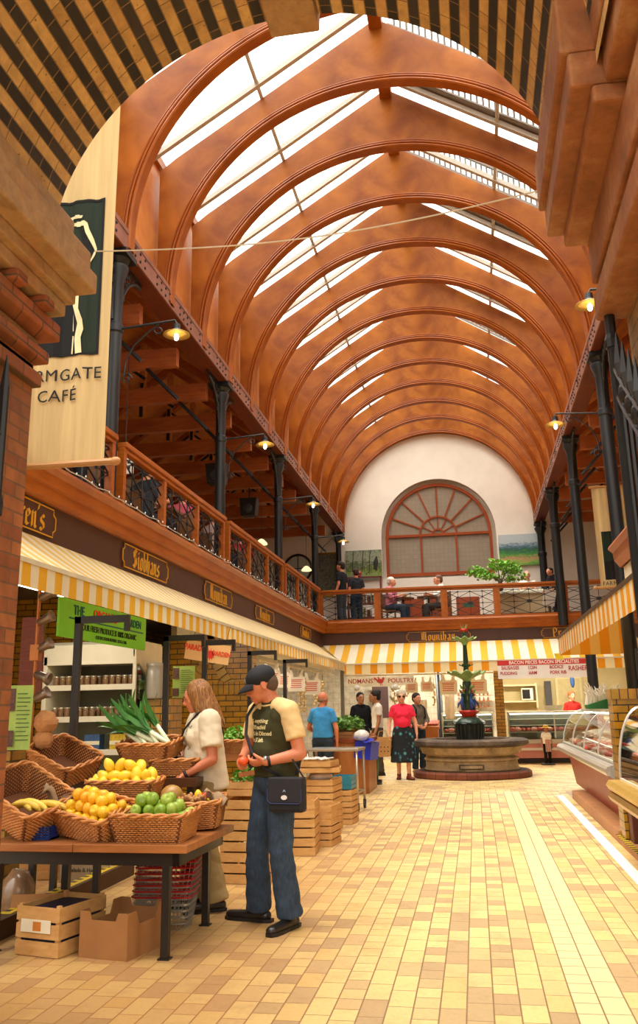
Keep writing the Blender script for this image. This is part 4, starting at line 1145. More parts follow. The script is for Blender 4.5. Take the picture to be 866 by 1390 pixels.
# leeks
lw=plain('leek_white','#dfe6c0',.45,0,.08); lg=plain('leek_green','#3f7a2c',.45,0,.35,9)
for i in range(10):
    rnd=random.Random(50+i); t=thing('leek','leek with a pale stem and dark green leaves fanned up in the raised wicker basket','leek',(-2.4+.05*(i%5)-.1,6.42+.07*(i//5),1.19+.02*(i//5)),0,'leeks in the raised basket')
    t.rotation_euler=(R(rnd.uniform(-12,5)),R(-48+rnd.uniform(-16,14)),R(rnd.uniform(-20,20)))
    m=MB(); m.tube([(0,0,-.12),(0,0,-.05),(0,0,.1)],[.012,.016,.017],8); part('stem',m,lw,t,smooth=True)
    for q in range(5):
        m=MB(); a=q*1.3; L=.22+.07*rnd.random(); sp=.05+.08*rnd.random()
        def lf(u,v,a=a,L=L,sp=sp):
            r=.014+sp*v*v; wd=.022*(1-.85*v**3); x=r*math.cos(a)-(u-.5)*2*wd*math.sin(a); y=r*math.sin(a)+(u-.5)*2*wd*math.cos(a)
            return (x,y,.09+L*v-.25*sp*v*v+.01*abs(u-.5))
        m.grid(lf,2,8); part('leaf',m,lg,t,smooth=True)
# sacking
m=MB(); m.grid(lambda u,v:(-.11+.22*u+.02*math.sin(v*9),-.1+.16*v,.05*math.sin(u*7+v*3)+.03*math.sin(v*13)),16,12); single('sackcloth',m,plain('sackcloth','#94785a',.95,0,.2,30),(-2.72,5.72,.84),'scrap of brown sackcloth draped between the banana basket and the yellow apples','cloth',(0,R(10),0),solid=.006)
m=MB(); m.grid(lambda u,v:(-.08+.16*u,-.06+.12*v,.03*math.sin(u*6+v*5)),12,10); single('sackcloth',m,plain('sackcloth','#94785a',.95,0,.2,30),(-1.74,5.97,.82),'scrap of pale sackcloth over the edge of the mixed basket','cloth',(0,R(25),0),solid=.006)
# small blue plastic crate
t=thing('plastic_crate','small blue plastic punnet crate under the tipped baskets','crate',(-2.73,5.5,.622)); m=MB()
for i in range(5): m.box(-.08,.08,-.06,-.055,.0+.016*i,.008+.016*i)
for i in range(8): m.box(-.08+.0215*i,-.074+.0215*i,-.06,-.055,0,.08)
m.box(-.08,.08,-.055,.06,0,.01); m.box(-.08,-.075,-.06,.06,0,.08); m.box(.075,.08,-.06,.06,0,.08); m.box(-.08,.08,.055,.06,0,.08); part('body',m,plain('blue_plastic','#1c3a8c',.4,0,.1),t)
# ---- crates
def crate(name,w,d,h,label,loc,rz=0,grp=None,n=3,stuff=None,mat=None,th=.008):
    mat=mat or crate_wood
    t=thing(name,label,'crate',loc,rz,grp)
    sh=h/n*.84
    m=MB()
    for i in range(n):
        z=i*h/n+.004
        m.box(-w/2,w/2,-d/2,-d/2+th,z,z+sh); m.box(-w/2,w/2,d/2-th,d/2,z,z+sh)
        m.box(-w/2,-w/2+th,-d/2+th,d/2-th,z,z+sh); m.box(w/2-th,w/2,-d/2+th,d/2-th,z,z+sh)
    part('slats',m,mat,t)
    m=MB()
    for sx in (-1,1):
        for sy in (-1,1): x=sx*(w/2-.02);y=sy*(d/2-.02); m.box(x-.012,x+.012,y-.012,y+.012,0,h)
    part('corner_posts',m,mat,t)
    m=MB(); m.box(-w/2+th,w/2-th,-d/2+th,d/2-th,0,.008); part('bottom',m,mat,t)
    return t
ordw=['lowest','second','third','topmost']
for i in range(4):
    crate('slatted_crate',.42,.56,.163,'pale slatted wooden crate, %s of the stack between the two standing shoppers'%ordw[i],(-1.94,7.82,.165*i),R(-3),'crates stacked between the shoppers',n=2)
for i in range(3): crate('slatted_crate',.3,.5,.17,'slatted crate, %s of the stack right beside the man\'s hip'%['lowest','middle','topmost'][i],(-1.78,9.2,.172*i),R(4),'crates stacked behind the man',n=2)
for i in range(2): crate('slatted_crate',.28,.4,.2,'slatted crate, %s of the short stack by the aisle behind the man'%['lower','upper'][i],(-1.66,9.75,.202*i),R(-6))
for i in range(4): crate('slatted_crate',.44,.5,.145,'slatted crate, %s of the tall stack in front of the steel trolley'%['lowest','second','third','topmost'][i],(-1.88,10.8,.147*i),R(-4),'crates before the trolley',n=2)
for i in range(2): crate('slatted_crate',.26,.4,.2,'slatted crate, %s under the small teal crate'%['lower','upper'][i],(-1.68,11.5,.202*i),R(-4))
teal=plain('teal_plastic','#2a7a8c',.4,0,.08)
crate('plastic_crate',.24,.34,.16,'small teal plastic crate on the short stack before the trolley',(-1.68,11.5,.405),R(-4),mat=teal)
crate('slatted_tray',.5,.42,.06,'shallow wooden tray, lower of the two on the tall crate stack',(-1.86,10.7,.66),R(6),n=1)
crate('slatted_tray',.46,.4,.07,'shallow wooden tray of wrapped goods topmost on the tall crate stack',(-1.9,10.7,.722),R(-6),n=1)
m=MB(); m.grid(lambda u,v:(-.18+.36*u,-.16+.32*v,.02*mn.noise(Vector((u*8,v*8,1)))+.02),16,16); single('plastic_wrap',m,plain('plastic_wrap','#d8d0c4',.2,0,.2,20),(-1.9,10.7,.79),'crumpled clear plastic over goods in the topmost tray','wrap',(0,0,R(-6)),solid=.01)
m=MB(); m.ell((0,0,0),(.14,.16,.07),14,9,fn=lambda v:v*(1+.2*mn.noise(v*2.3))); single('plastic_bag',m,plain('plastic_bag','#d9d2c6',.2,0,.12,14),(-1.86,10.75,.605),'white plastic bag squeezed into the tall crate stack','bag')
# herbs
leafm=plain('herb_leaf','#5a8c2c',.5,0,.4,20)
def leaves(n,rx,ry,rz,sz,seed,mat):
    rnd=random.Random(seed); m=MB()
    for i in range(n):
        a=rnd.random()*6.28; r=math.sqrt(rnd.random()); z=rnd.random(); c=Vector((rx*r*math.cos(a),ry*r*math.sin(a),rz*z*(1-.6*r*r)))
        M=T(*c)@RZ(rnd.random()*6.28)@RX(rnd.uniform(-1,1))@RY(rnd.uniform(-1,1)); s=sz*rnd.uniform(.6,1.3)
        m.add([(-s*.45,0,0),(0,-s*.3,.1*s),(s*.5,0,0),(0,s*.3,.1*s)],[(0,1,2,3)],0,M)
    return m
def bunch(loc,rx,ry,rz,sz,n,seed,label,name='herb_bunch',cat='herbs',mat=None,grp=None):
    o=part(name,leaves(n,rx,ry,rz,sz,seed,mat),mat or leafm,None,fix=False); o.location=loc; return tag(o,label,cat,grp)
crate('slatted_tray',.34,.4,.12,'small wooden box of root vegetables on the crates between the shoppers',(-1.98,7.9,.665),0,n=2)
bunch((-2.02,7.9,.78),.13,.13,.12,.05,220,2,'dark leafy herbs in the wooden box between the shoppers')
t2=basket(.3,.34,.13,'wicker basket of parsley behind the long haired woman',(-2.23,8.35,1.0),(R(6),0,0),.85)
bunch((-2.23,8.33,1.11),.14,.14,.13,.045,320,3,'bright green parsley heaped in the basket behind the woman',mat=plain('parsley','#7ab03c',.5,0,.35,22))
t=thing('stall_bench','dark plank bench holding the parsley basket','bench',(-2.5,8.5,0)); m=MB(); m.box(-.5,.5,-.3,.3,.93,.99); part('top',m,table_wood,t)
for x,y in ((-.45,-.25),(.45,-.25),(-.45,.25),(.45,.25)):
    m=MB(); m.box(x-.025,x+.025,y-.025,y+.025,0,.93); part('leg',m,steel,t)
# ---- under the table
t=crate('fruit_crate',.32,.44,.28,'wooden crate lined with dark blue paper on the floor under the table',(-2.58,5.52,0),R(-14),n=3)
m=MB(); m.box(-.145,.145,-.205,.205,.02,.24); part('lining',m,plain('navy_lining','#1a1c34',.6),t)
m=MB(); m.box(-.12,.1,-.226,-.222,.13,.2); m.box(-.03,.03,-.2265,-.2255,.14,.19,1); part('paper_label',m,[cream,plain('label_orange','#c87a2c',.6,0,.1)],t)
def carton(name,w,d,h,label,loc,rz,mat,open_=True,txt=None,notch=False):
    t=thing(name,label,'box',loc,rz); m=MB(); th=.006
    def wall(x0,x1,y0,y1): m.box(x0,x1,y0,y1,0,h)
    if notch:
        for s in (-1,1):
            y0=s*(d/2)-th/2; P=[(-w/2,0),(w/2,0),(w/2,h),(w*.3,h),(w*.25,h*.82),(-w*.25,h*.82),(-w*.3,h),(-w/2,h)]
            m.prism(P,y0,y0+th,'y')
            x0=s*(w/2)-th/2; P=[(-d/2,0),(d/2,0),(d/2,h),(d*.3,h),(d*.22,h*.7),(-d*.22,h*.7),(-d*.3,h),(-d/2,h)]
            m.prism(P,x0,x0+th,'x')
    else:
        wall(-w/2,w/2,-d/2,-d/2+th); wall(-w/2,w/2,d/2-th,d/2); wall(-w/2,-w/2+th,-d/2,d/2); wall(w/2-th,w/2,-d/2,d/2)
        if not open_: m.box(-w/2,w/2,-d/2,d/2,h-.004,h)
    m.box(-w/2,w/2,-d/2,d/2,0,.006); part('walls',m,mat,t)
    if open_ and not notch:
        m=MB(); m.box(-w/2,w/2,-d/2-.09,-d/2,h-.012,h-.006,M=None); part('flap',m,mat,t)
    if txt:
        mm=text_mb(txt,.045,.002,1,bold=.001); xform(mm,T(0,-d/2-.003,h*.5)); part('lettering',mm,plain('print_grey','#5c5c4c',.7,0,0),t,fix=False)
    return t
carton('cardboard_box',.33,.42,.25,'brown cardboard tray box with cut corners on the floor under the table',(-2.17,5.5,0),R(-12),card,notch=True)
wcard=plain('pale_card','#c4b496',.8,0,.08)
carton('cardboard_box',.46,.4,.2,'white printed carton on the floor behind the table legs',(-3.32,7.7,0),R(-3),wcard,False,'Salads & Herbs')
crate('slatted_crate',.34,.4,.22,'pale crate beside the white printed carton behind the table',(-3.85,7.8,0),R(2))
t=thing('kerb_plank','dark kerb plank with yellow and black hazard tape behind the table','kerb',(-3.1,4.9,0)); m=MB(); m.box(-.06,.06,.0,3.0,0,.12); part('plank',m,plain('dark_plank','#4a3018',.7),t)
m=MB()
for i in range(18):
    m.box(-.055,-.01+.0,.9+i*.11,.9+i*.11+.055,.121,.124,0); m.box(-.055,-.01,.9+i*.11+.055,.9+i*.11+.11,.121,.124,1)
m.box(-.008,.03,.9,2.88,.121,.124,0); part('hazard_tape',m,[plain('tape_yellow','#d8b414',.5,0,.08),plain('tape_black','#16140e',.5,0,0)],t)
# wire shopping baskets
wire_m=plain('wire_chrome','#b4b2aa',.35,.5,.05); redp=plain('red_plastic','#b01c1c',.35,0,.05)
def wbasket(loc,rz,label,first=None):
    t=thing('shopping_basket',label,'basket',loc,rz,'wire shopping baskets stacked under the table')
    if first is None:
        m=MB(); w,d,h=.4,.27,.2
        for f in (0,.2,.4,.6,.8):
            s=.8+.2*f; pr=rrect(w*s,d*s,.03,24); m.tube([(x,y,h*f) for x,y,a,b in pr],.0022,4,closed=True,up=(0,0,1))
        p0=rrect(w*.8,d*.8,.03,40); p1=rrect(w,d,.03,40)
        for a,b in zip(p0,p1): m.tube([(a[0],a[1],0),(b[0],b[1],h)],.002,3)
        for i in range(7): x=-w*.4+w*.8*i/6; m.tube([(x,-d*.4,0),(x,d*.4,0)],.002,3)
        part('wire_body',m,wire_m,t)
        m=MB(); pr=rrect(w,d,.03,28); m.tube([(x,y,h) for x,y,a,b in pr],.006,6,closed=True,up=(0,0,1)); part('rim',m,redp,t)
        m=MB(); m.tube([(-w/2,0,h),(-w/2+.02,-.1,h+.01),(-.06,-.12,h+.012),(.06,-.12,h+.012),(w/2-.02,-.1,h+.01),(w/2,0,h)],.005,6); part('handle',m,redp,t)
    else:
        for ch in list(first.children):
            c=ch.copy(); COL.objects.link(c); c.parent=t
    return t
fb=None
for i in range(7):
    b=wbasket((-2.12+.004*i,6.1,.0+.036*i),R(3+i*.7),'red rimmed wire shopping basket, %s of the stack under the table'%['lowest','second','third','fourth','fifth','sixth','topmost'][i],fb); fb=fb or b
m=MB(); m.ell((0,0,0),(.12,.12,.17),14,10,fn=lambda v:v*(1+.15*mn.noise(v*2))); single('plastic_sack',m,plain('clear_sack','#8c6c50',.2,0,.25,14,spec=.8),(-3.22,6.15,.17),'clear plastic sack of onions slumped at the foot of the left pier','sack')
m=MB(); m.box(-.2,.2,0,.008,0,.22); single('cardboard_sheet',m,card,(-2.95,5.95,.0),'flattened cardboard leaning by the clear sack','cardboard',(R(-25),0,R(15)),smooth=False)
for i,c in enumerate(('#8a2c3a','#3a7a4a','#c8b8c0','#a84a6a','#d0c8c0')):
    m=MB(); m.box(-.11,.11,-.08,.08,0,.075); m.box(-.1,.1,-.0815,-.08,.02,.055,1); single('tea_carton',m,[plain('tc%d'%i,c,.5,0,.1),cream],(-2.98,5.05,.076*i),'small coloured carton, %s of the stack at the far left edge of the picture'%['lowest','second','third','fourth','topmost'][i],'carton',(0,0,R(3*i)),'stacked cartons at the left edge',smooth=False)
# ---- steel trolley
t=thing('steel_trolley','tall steel trolley on castors beside the man in the blue tee shirt','trolley',(-1.98,12.9,0),R(-3)); stl=plain('trolley_steel','#b8aa98',.3,.75,.08)
m=MB(); m.box(-.4,.36,-.3,.3,.8,.835); part('top',m,stl,t,bevel=.008)
for x,y in ((.33,-.27),(.33,.27),(-.37,-.27),(-.37,.27)):
    m=MB(); m.tube([(x,y,.12),(x,y,.8)],.018,8); part('leg',m,stl,t,smooth=True)
    m=MB(); m.lathe([(.02,-.013),(.055,-.013),(.055,.013),(.02,.013)],16,M=T(x,y,.055)@RY(R(90))); m.box(x-.02,x+.02,y-.015,y+.015,.055,.12); part('castor',m,plain('castor_rubber','#2a2622',.6),t)
m=MB(); m.tube([(-.37,-.27,.25),(.33,-.27,.25)],.012,6); m.tube([(-.37,.27,.25),(.33,.27,.25)],.012,6); m.tube([(.33,-.27,.25),(.33,.27,.25)],.012,6); part('lower_rail',m,stl,t)
# ---- wooden kiosk with greens
t=thing('wooden_kiosk','varnished wooden vegetable kiosk beyond the steel trolley','stall',(-2.2,15.9,0)); kw=wood('kiosk_wood','#8a4c1e','#b4703a',rough=.4,scale=(4,4,1),grain=3)
m=MB(); P=[(-.5,-.8),(.2,-.8),(.38,-.6),(.38,.6),(.2,.8),(-.5,.8)]; m.prism(P,.0,.82,'z'); part('body',m,kw,t)
m=MB(); P=[(-.5,-.83),(.22,-.83),(.41,-.62),(.41,.62),(.22,.83),(-.5,.83)]; m.prism(P,.82,.88,'z'); part('counter_edge',m,wood('kiosk_edge','#6a2c14','#8a4422'),t)
for i in range(6):
    rnd=random.Random(i); m=MB(); m.box(-.2,.2,-.15,.15,0,.05); single('flattened_carton',m,card,(-2.25+rnd.uniform(-.1,.12),15.6+.18*(i%3),.885+.052*(i//2)),'flattened brown carton stacked on the wooden kiosk','cardboard',(0,R(rnd.uniform(-3,3)),R(rnd.uniform(-25,25))),'flattened cartons on the kiosk',smooth=False)
for i in range(5): bunch((-2.42+.16*(i%3),15.55+.26*(i//2),1.02),.17,.17,.24,.08,260,20+i,'bushy green spinach heaped on the wooden kiosk','spinach','spinach',plain('spinach_leaf','#6a9440',.5,0,.4,14),'spinach heaps on the kiosk')
m=MB(); m.box(-.06,.24,-.03,.27,.02,.3); m.grid(lambda u,v:(-.08+.36*u,-.1+.3*v,.32+.03*math.sin(u*7+v*4)),10,10); single('blue_bag',m,plain('blue_bag','#2434b4',.35,0,.12,12),(-1.97,15.05,.56),'bright blue plastic bag hanging on the corner of the wooden kiosk','bag',(0,R(8),R(-20)),smooth=False)
m=MB(); m.ell((0,0,0),(.13,.12,.1),12,8,fn=lambda v:v*(1+.25*mn.noise(v*2))); single('plastic_bag',m,plain('plastic_bag','#d9d2c6',.2,0,.12,14),(-1.9,15.1,.93),'crumpled pale plastic bag over the bright blue bag','bag')
m=MB(); m.lathe([(.12,0),(.15,.4),(.16,.42),(.14,.42),(.12,.05)],16); single('green_bin',m,plain('green_bin','#1f5a34',.4,0,.08),(-1.98,17.1,0.08),'dark green plastic bin behind the wooden kiosk','bin')
m=MB(); m.lathe([(.19,0),(.19,.08),(0,.08)],16); single('bin_plinth',m,steel,(-1.98,17.1,0),'low dark round plinth under the green bin','plinth')
# ---------------- fountain
fst=stone_mat('fountain_stone','#6a5640','#bca078','#d8bc90'); fdark=stone_mat('fountain_dark','#3a2e26','#5a4a3c','#8c7458')
FX,FY=-.14,18.95
t=thing('fountain','round stone fountain basin with a green and red cast iron centrepiece','fountain',(FX,FY,0))
m=MB(); m.lathe([(1.17,0),(1.19,.02),(1.19,.1),(1.15,.13),(1.0,.14)],64); part('brick_step',m,brickm('fountain_step','#7a3c22','#8a4a2c','#4a2a1c',bw=.2,rh=.14,ms=.006,uv=False,axes=('X','Z')),t,auto=40)
m=MB(); m.lathe([(.94,.13),(.96,.16),(.93,.2),(.92,.31),(.96,.34),(.95,.37),(.86,.4),(.88,.42),(.99,.46),(1.03,.55),(1.05,.6)],64,cap=False); part('basin_wall',m,fst,t,auto=40)
m=MB(); m.lathe([(1.02,.58),(1.13,.6),(1.17,.64),(1.16,.7),(1.1,.73),(.8,.735),(.78,.7),(.78,.6)],64,cap=False); part('basin_rim',m,fdark,t,auto=40)
m=MB(); m.lathe([(.8,.66),(0,.665)],48); part('water',m,plain('basin_water','#6a6a54',.05,0,.1),t)
m=MB(); m.box(-.24,.24,-.965,-.9,.19,.27); m.box(-.21,.21,-.972,-.964,.205,.255,1); part('inscription_panel',m,[fdark,fst],t)
gr=plain('fountain_green_paint','#1f3a28',.35,0,.15,10); grl=plain('fountain_leaf_green','#8aa864',.4,0,.25,9); rd=plain('fountain_red','#b82c1c',.35,0,.1); bk=plain('fountain_black','#1c1c18',.35,0,.15)
m=MB(); m.lathe([(.27,.66),(.28,.7),(.26,.72),(.29,1.0),(.31,1.02),(.33,1.03),(.28,1.08),(.24,1.12)],32,wob=None); part('drum',m,bk,t,auto=40)
m=MB()
for i in range(20):
    a=2*PI*i/20; m.tube([(.275*math.cos(a),.275*math.sin(a),.72),(.297*math.cos(a),.297*math.sin(a),1.0)],.012,4)
part('drum_ribs',m,bk,t)
m=MB(); m.lathe([(.33,1.03),(.32,1.06),(.24,1.12),(.2,1.15),(.16,1.16)],24,wob=lambda a,z:1+.05*math.cos(8*a)); part('leaf_collar',m,gr,t,smooth=True)
m=MB(); m.lathe([(.14,1.15),(.15,1.2),(.19,1.25),(.2,1.28),(.1,1.3)],24,wob=lambda a,z:1+.06*math.cos(9*a)); part('red_collar',m,rd,t,smooth=True)
m=MB(); m.lathe([(.1,1.28),(.08,1.34),(.09,1.5),(.1,1.62),(.085,1.75),(.09,1.85),(.06,1.9)],20,wob=lambda a,z:1+.12*math.cos(5*a+z*9)); part('stem',m,gr,t,smooth=True)
for i in range(4):
    a=i*PI/2+.5; m=MB(); cx,cy=.13*math.cos(a),.13*math.sin(a)
    m.tube([(cx,cy,1.3),(cx*1.1,cy*1.1,1.45),(cx*.95,cy*.95,1.56)],[.03,.045,.025],8); m.ell((cx*1.0,cy*1.0,1.6),(.028,.028,.034),8,6); m.tube([(cx*1.1,cy*1.1,1.5),(cx*1.7,cy*1.7,1.42),(cx*1.9,cy*1.9,1.34)],[.02,.024,.008],6)
    part('bird_figure',m,plain('bird_blue','#2c4a8a',.4,0,.15),t,smooth=True)
def shell(z,r,h,mat,name,lobes=8,ruff=.12):
    m=MB(); prof=[(.05,0),(r*.3,h*.35),(r*.62,h*.62),(r*.88,h*.8),(r,h*.86),(r*.96,h*.95),(r*.6,h*.7),(r*.25,h*.45)]
    n=64; vs=[];fs=[]
    for j,(rr,zz) in enumerate(prof):
        for i in range(n):
            a=2*PI*i/n; k=(rr/r)**2; w=1+ruff*k*math.cos(lobes*a); dz=.16*h*k*math.sin(lobes*a*1+1)
            vs.append((rr*w*math.cos(a),rr*w*math.sin(a),z+zz+dz))
    for j in range(len(prof)-1):
        for i in range(n): fs.append((j*n+i,j*n+(i+1)%n,(j+1)*n+(i+1)%n,(j+1)*n+i))
    m.add(vs,fs); return part(name,m,mat,t,smooth=True)
m=MB()
for i in range(6):
    a=i*PI/3
    for z,q in ((1.55,.16),(1.68,.17),(1.78,.15)):
        m.tube([(.06*math.cos(a+z*3),.06*math.sin(a+z*3),z-.06),(q*.8*math.cos(a+z*3),q*.8*math.sin(a+z*3),z-.02),(q*math.cos(a+z*3),q*math.sin(a+z*3),z+.03)],[.02,.03,.006],5,flat=.4)
part('stem_leaves',m,grl,t,smooth=True)
m=MB()
for i in range(5):
    a=i*2*PI/5+.4; m.ell((.14*math.cos(a),.14*math.sin(a),1.66+.04*(i%2)),.026,8,6)
part('red_flowers',m,rd,t,smooth=True)
shell(1.84,.36,.24,grl,'large_shell_bowl')
m=MB(); m.lathe([(.05,1.98),(.06,2.1),(.045,2.2),(.05,2.3),(.04,2.6),(.05,2.72)],14,wob=lambda a,z:1+.12*math.cos(4*a+z*14)); part('upper_stem',m,gr,t,smooth=True)
shell(2.12,.13,.1,gr,'leaf_cup',6,.15); shell(2.62,.24,.16,grl,'small_shell_bowl',8,.1)
m=MB(); m.lathe([(.03,2.75),(.05,2.84),(.06,2.88),(.03,2.9)],12); part('finial_cup',m,gr,t,smooth=True)
m=MB(); m.lathe([(.04,2.87),(.08,2.93),(.06,2.96)],14,wob=lambda a,z:1+.2*math.cos(6*a)); part('finial_red',m,rd,t,smooth=True)
m=MB()
for i in range(7):
    a=i*2*PI/7; m.tube([(.03*math.cos(a),.03*math.sin(a),2.94),(.08*math.cos(a),.08*math.sin(a),3.05)],[.014,.004],5)
part('finial_leaves',m,grl,t)
# ---------------- back stalls beneath the far gallery
pale_tile=brickm('pale_wall_tile','#d8d0bc','#cdc4ae','#a89c84',bw=.15,rh=.15,ms=.003,rough=.25,off=0,bump=.2)
m=MB(); m.box(-3.6,.55,25.0,25.1,0,3.2); struct('wall_stall_poultry',m,pale_tile)
m=MB(); m.box(.55,5.6,25.4,25.5,0,3.2); struct('wall_stall_butcher',m,plain('olive_cream_wall','#b8a878',.7,0,.08,2))
m=MB(); m.box(-3.9,5.6,22.2,25.5,2.88,2.92); struct('ceiling_back_stall',m,plain('back_stall_ceiling','#b8a888',.8))
m=MB(); m.box(-6.0,-3.7,24.9,25.0,0,3.2); struct('wall_stall_corner',m,pale_tile)
m=MB(); m.box(-4.95,-4.85,14.2,22,0,2.86); struct('wall_stall_cream',m,plain('cream_stall_wall','#c9bfa4',.7,0,.1,3))
m=MB(); m.box(.5,.72,23.0,23.3,0,2.88); single('brick_column',m,yb,(0,0,0),'yellow glazed brick column between the poultry and butcher counters','column',smooth=False)
m=MB(); m.lathe([(.1,0),(.1,.3),(.075,.35),(.075,2.88)],12); single('iron_post',m,black_iron,(-.9,23.5,0),'black iron post left of the fountain stem','post')
def far_counter(x0,x1,y,label,base,seed):
    t=thing('glass_counter',label,'counter',((x0+x1)/2,y,0),0,None); w=(x1-x0)/2
    m=MB(); m.box(-w,w,0,.8,.0,.12); part('plinth',m,plain('plinth_dark','#2a1c16',.6),t)
    m=MB(); m.box(-w,w,-.02,.8,.12,.3,0); m.box(-w,w,-.06,.8,.3,.36,1); m.box(-w,w,-.03,.8,.36,.46,0); m.box(-w,w,-.1,.8,.46,.56,2); part('base_panels',m,[plain('counter_'+base.strip('#'),base,.4,0,.06),plain('counter_line','#e8dcd0',.4,0,0),stl],t)
    m=MB(); m.box(-w,w,-.02,.8,1.18,1.22); m.box(-w,-w+.03,-.04,.8,.56,1.2); m.box(w-.03,w,-.04,.8,.56,1.2); m.box(-.012,.012,-.045,-.03,.58,1.18); part('top_frame',m,white_enamel,t)
    m=MB(); m.box(-w,w,.0,.75,.72,.735); m.box(-w,w,.12,.75,.88,.89); m.box(-w,w,.2,.75,1.03,1.04); part('shelves',m,white_enamel,t)
    m=MB(); m.box(-w,w,-.04,-.035,.56,1.18); part('front_glass',m,glass('counter_glass','#f4faf6',.05,.02,.6),t)
    m=MB(); m.box(-w,w,.76,.79,.56,1.18); part('back_panel',m,white_enamel,t)
    m=MB(); m.box(-w+.05,w-.05,.02,.08,1.15,1.178); part('added_case_glow',m,emis('added_case_glow','#fff4e4',6),t)  # glowing strip added to brighten the dark inside of the case
    rnd=random.Random(seed); n=int((x1-x0)/.13)
    for i in range(n*2):
        m=MB(); s=rnd.uniform(.8,1.2); m.ell((0,0,0),(.075*s,.07,.055*s),9,6,fn=lambda v:v*(1+.2*mn.noise(v*2+Vector((i,0,0)))))
        o=part('meat_cut',m,plain('meat%d'%(i%3),['#c05a4c','#d88c7c','#b84438'][i%3],.35,0,.3,24),None,smooth=True); o.location=((x0+x1)/2-w+.1+.13*(i%n),y+.1+.16*(i//n),.79); tag(o,'cut of red meat in the '+label.split(',')[0],'meat','meat in the '+label.split(',')[0])
    return t
far_counter(-.85,.42,22.9,'low glass counter left of the yellow brick column, behind the fountain','#c8a890',1)
far_counter(.78,3.0,22.9,'long glass meat counter right of the yellow brick column','#d88a7a',2)
m=MB(); m.box(-.17,.17,0,.4,0,.85); m.prism([(0,.85),(0,.9),(.4,1.05),(.4,.85)],-.2,.2,'x'); single('egg_stand',m,kw,(-1.1,22.4,0),'wooden stand with a sloping tray between the woman in grey and the glass counter','stand',smooth=False)
for i in range(5):
    m=MB(); m.box(-.03,.03,-.12,.12,0,.03); single('wrapped_pack',m,plain('meat0','#c05a4c',.35),(-1.24+.07*i,22.6,.985),'small wrapped red and white pack on the sloping wooden stand','pack',(R(20),0,0),'packs on the wooden stand',smooth=False)
# butcher interior
t=thing('wall_shelf','pale wall shelves with an oven behind the butcher counter','shelf',(1.15,25.15,0)); m=MB(); m.box(-.4,.5,0,.2,1.88,1.92); m.box(-.4,.5,0,.2,1.45,1.49); m.box(.5,.54,0,.2,1.3,1.95); part('boards',m,plain('shelf_cream','#cfc49a',.6),t)
m=MB(); m.box(.12,.42,.0,.2,1.5,1.82); m.box(.14,.34,-.01,0,1.54,1.78,1); single('oven',m,[cream,steel],(1.15,25.12,0),'small cream oven with a dark door on the butcher shelf','oven',smooth=False)
m=MB(); m.box(0,.18,0,.03,1.15,2.0); single('dark_apron',m,plain('apron_dark','#4a4644',.8),(1.9,25.3,0),'dark grey apron hanging on the butcher wall','apron',smooth=False)
m=MB(); m.box(0,.7,0,.05,0,2.15); m.box(.06,.64,-.01,0,.1,2.05,1); single('stall_door',m,[plain('door_cream','#c4b684',.6),plain('door_panel','#b4a472',.6)],(2.2,25.34,0),'cream door in the butcher stall behind the red haired woman','door',smooth=False)
m=MB(); m.ell((0,0,0),(.06,.04,.16),10,8); single('blue_cloth',m,plain('blue_cloth','#2c4a7a',.8),(2.58,24.6,1.95),'blue cloth hanging above the red haired woman','cloth')
m=MB(); m.box(-.22,.22,0,.02,0,.13); single('counter_card',m,plain('card_white','#d8dccc',.6),(1.9,22.95,1.225),'small white card with green print standing on the meat counter','card',smooth=False)
# poultry interior: white hanging sheets, garlic strings, tags
garl=plain('garlic_skin','#d8b878',.6,0,.25,30)
def garlic(loc,n,lab,grp):
    t=thing('garlic_string',lab,'garlic',loc,0,grp); m=MB()
    for i in range(n): m.ell((.025*math.sin(i*2.2),.02*math.cos(i*2.2),-.06*i-.05),(.032,.032,.03),7,5)
    part('bulbs',m,garl,t,smooth=True); m=MB(); m.tube([(0,0,.1),(0,0,-.06*n)],.006,4); part('cord',m,steel,t)
for i,(x,y,n,z) in enumerate(((-3.35,15.8,8,1.95),(-3.3,17.0,11,2.0),(-3.28,17.3,11,2.0),(-3.28,18.6,9,2.0),(-3.25,19.3,9,2.0),(-1.95,22.2,9,1.95),(-1.62,22.2,6,2.0),(-.98,22.3,9,1.95))):
    garlic((x,y,z),n,'string of garlic bulbs hanging '+['nearest to the man in the cap','left of a price tag at the left stall','beside its twin at the left stall','above the bald man in blue','near the stall corner','behind the woman in pink','beside the poultry sign','behind the woman in grey'][i],None)
tagm=plain('tag_white','#e0d8c8',.6,0,.04); redi=plain('tag_red_ink','#c84a3a',.6,0,0)
def ptag(loc,s,lab,rz=0,grp='white price tags hung along the stalls'):
    t=thing('price_tag',lab,'price tag',loc,rz,grp); m=MB()
    P=[(-.16,-.2),(.16,-.2),(.17,.05),(.12,.08),(.14,.2),(.09,.17),(.05,.06),(-.05,.06),(-.08,.18),(-.13,.2),(-.12,.08),(-.17,.05)]
    m.prism([(a*s,b*s) for a,b in P],0,.008,'y'); part('card',m,tagm,t)
    m=MB(); 
    for i in range(4): m.box(-.11*s,.1*s,-.003,0,(-.03-.035*i)*s,(-.015-.035*i)*s)
    m.box(-.12*s,.12*s,-.003,0,.0,.015*s); part('print',m,redi,t)
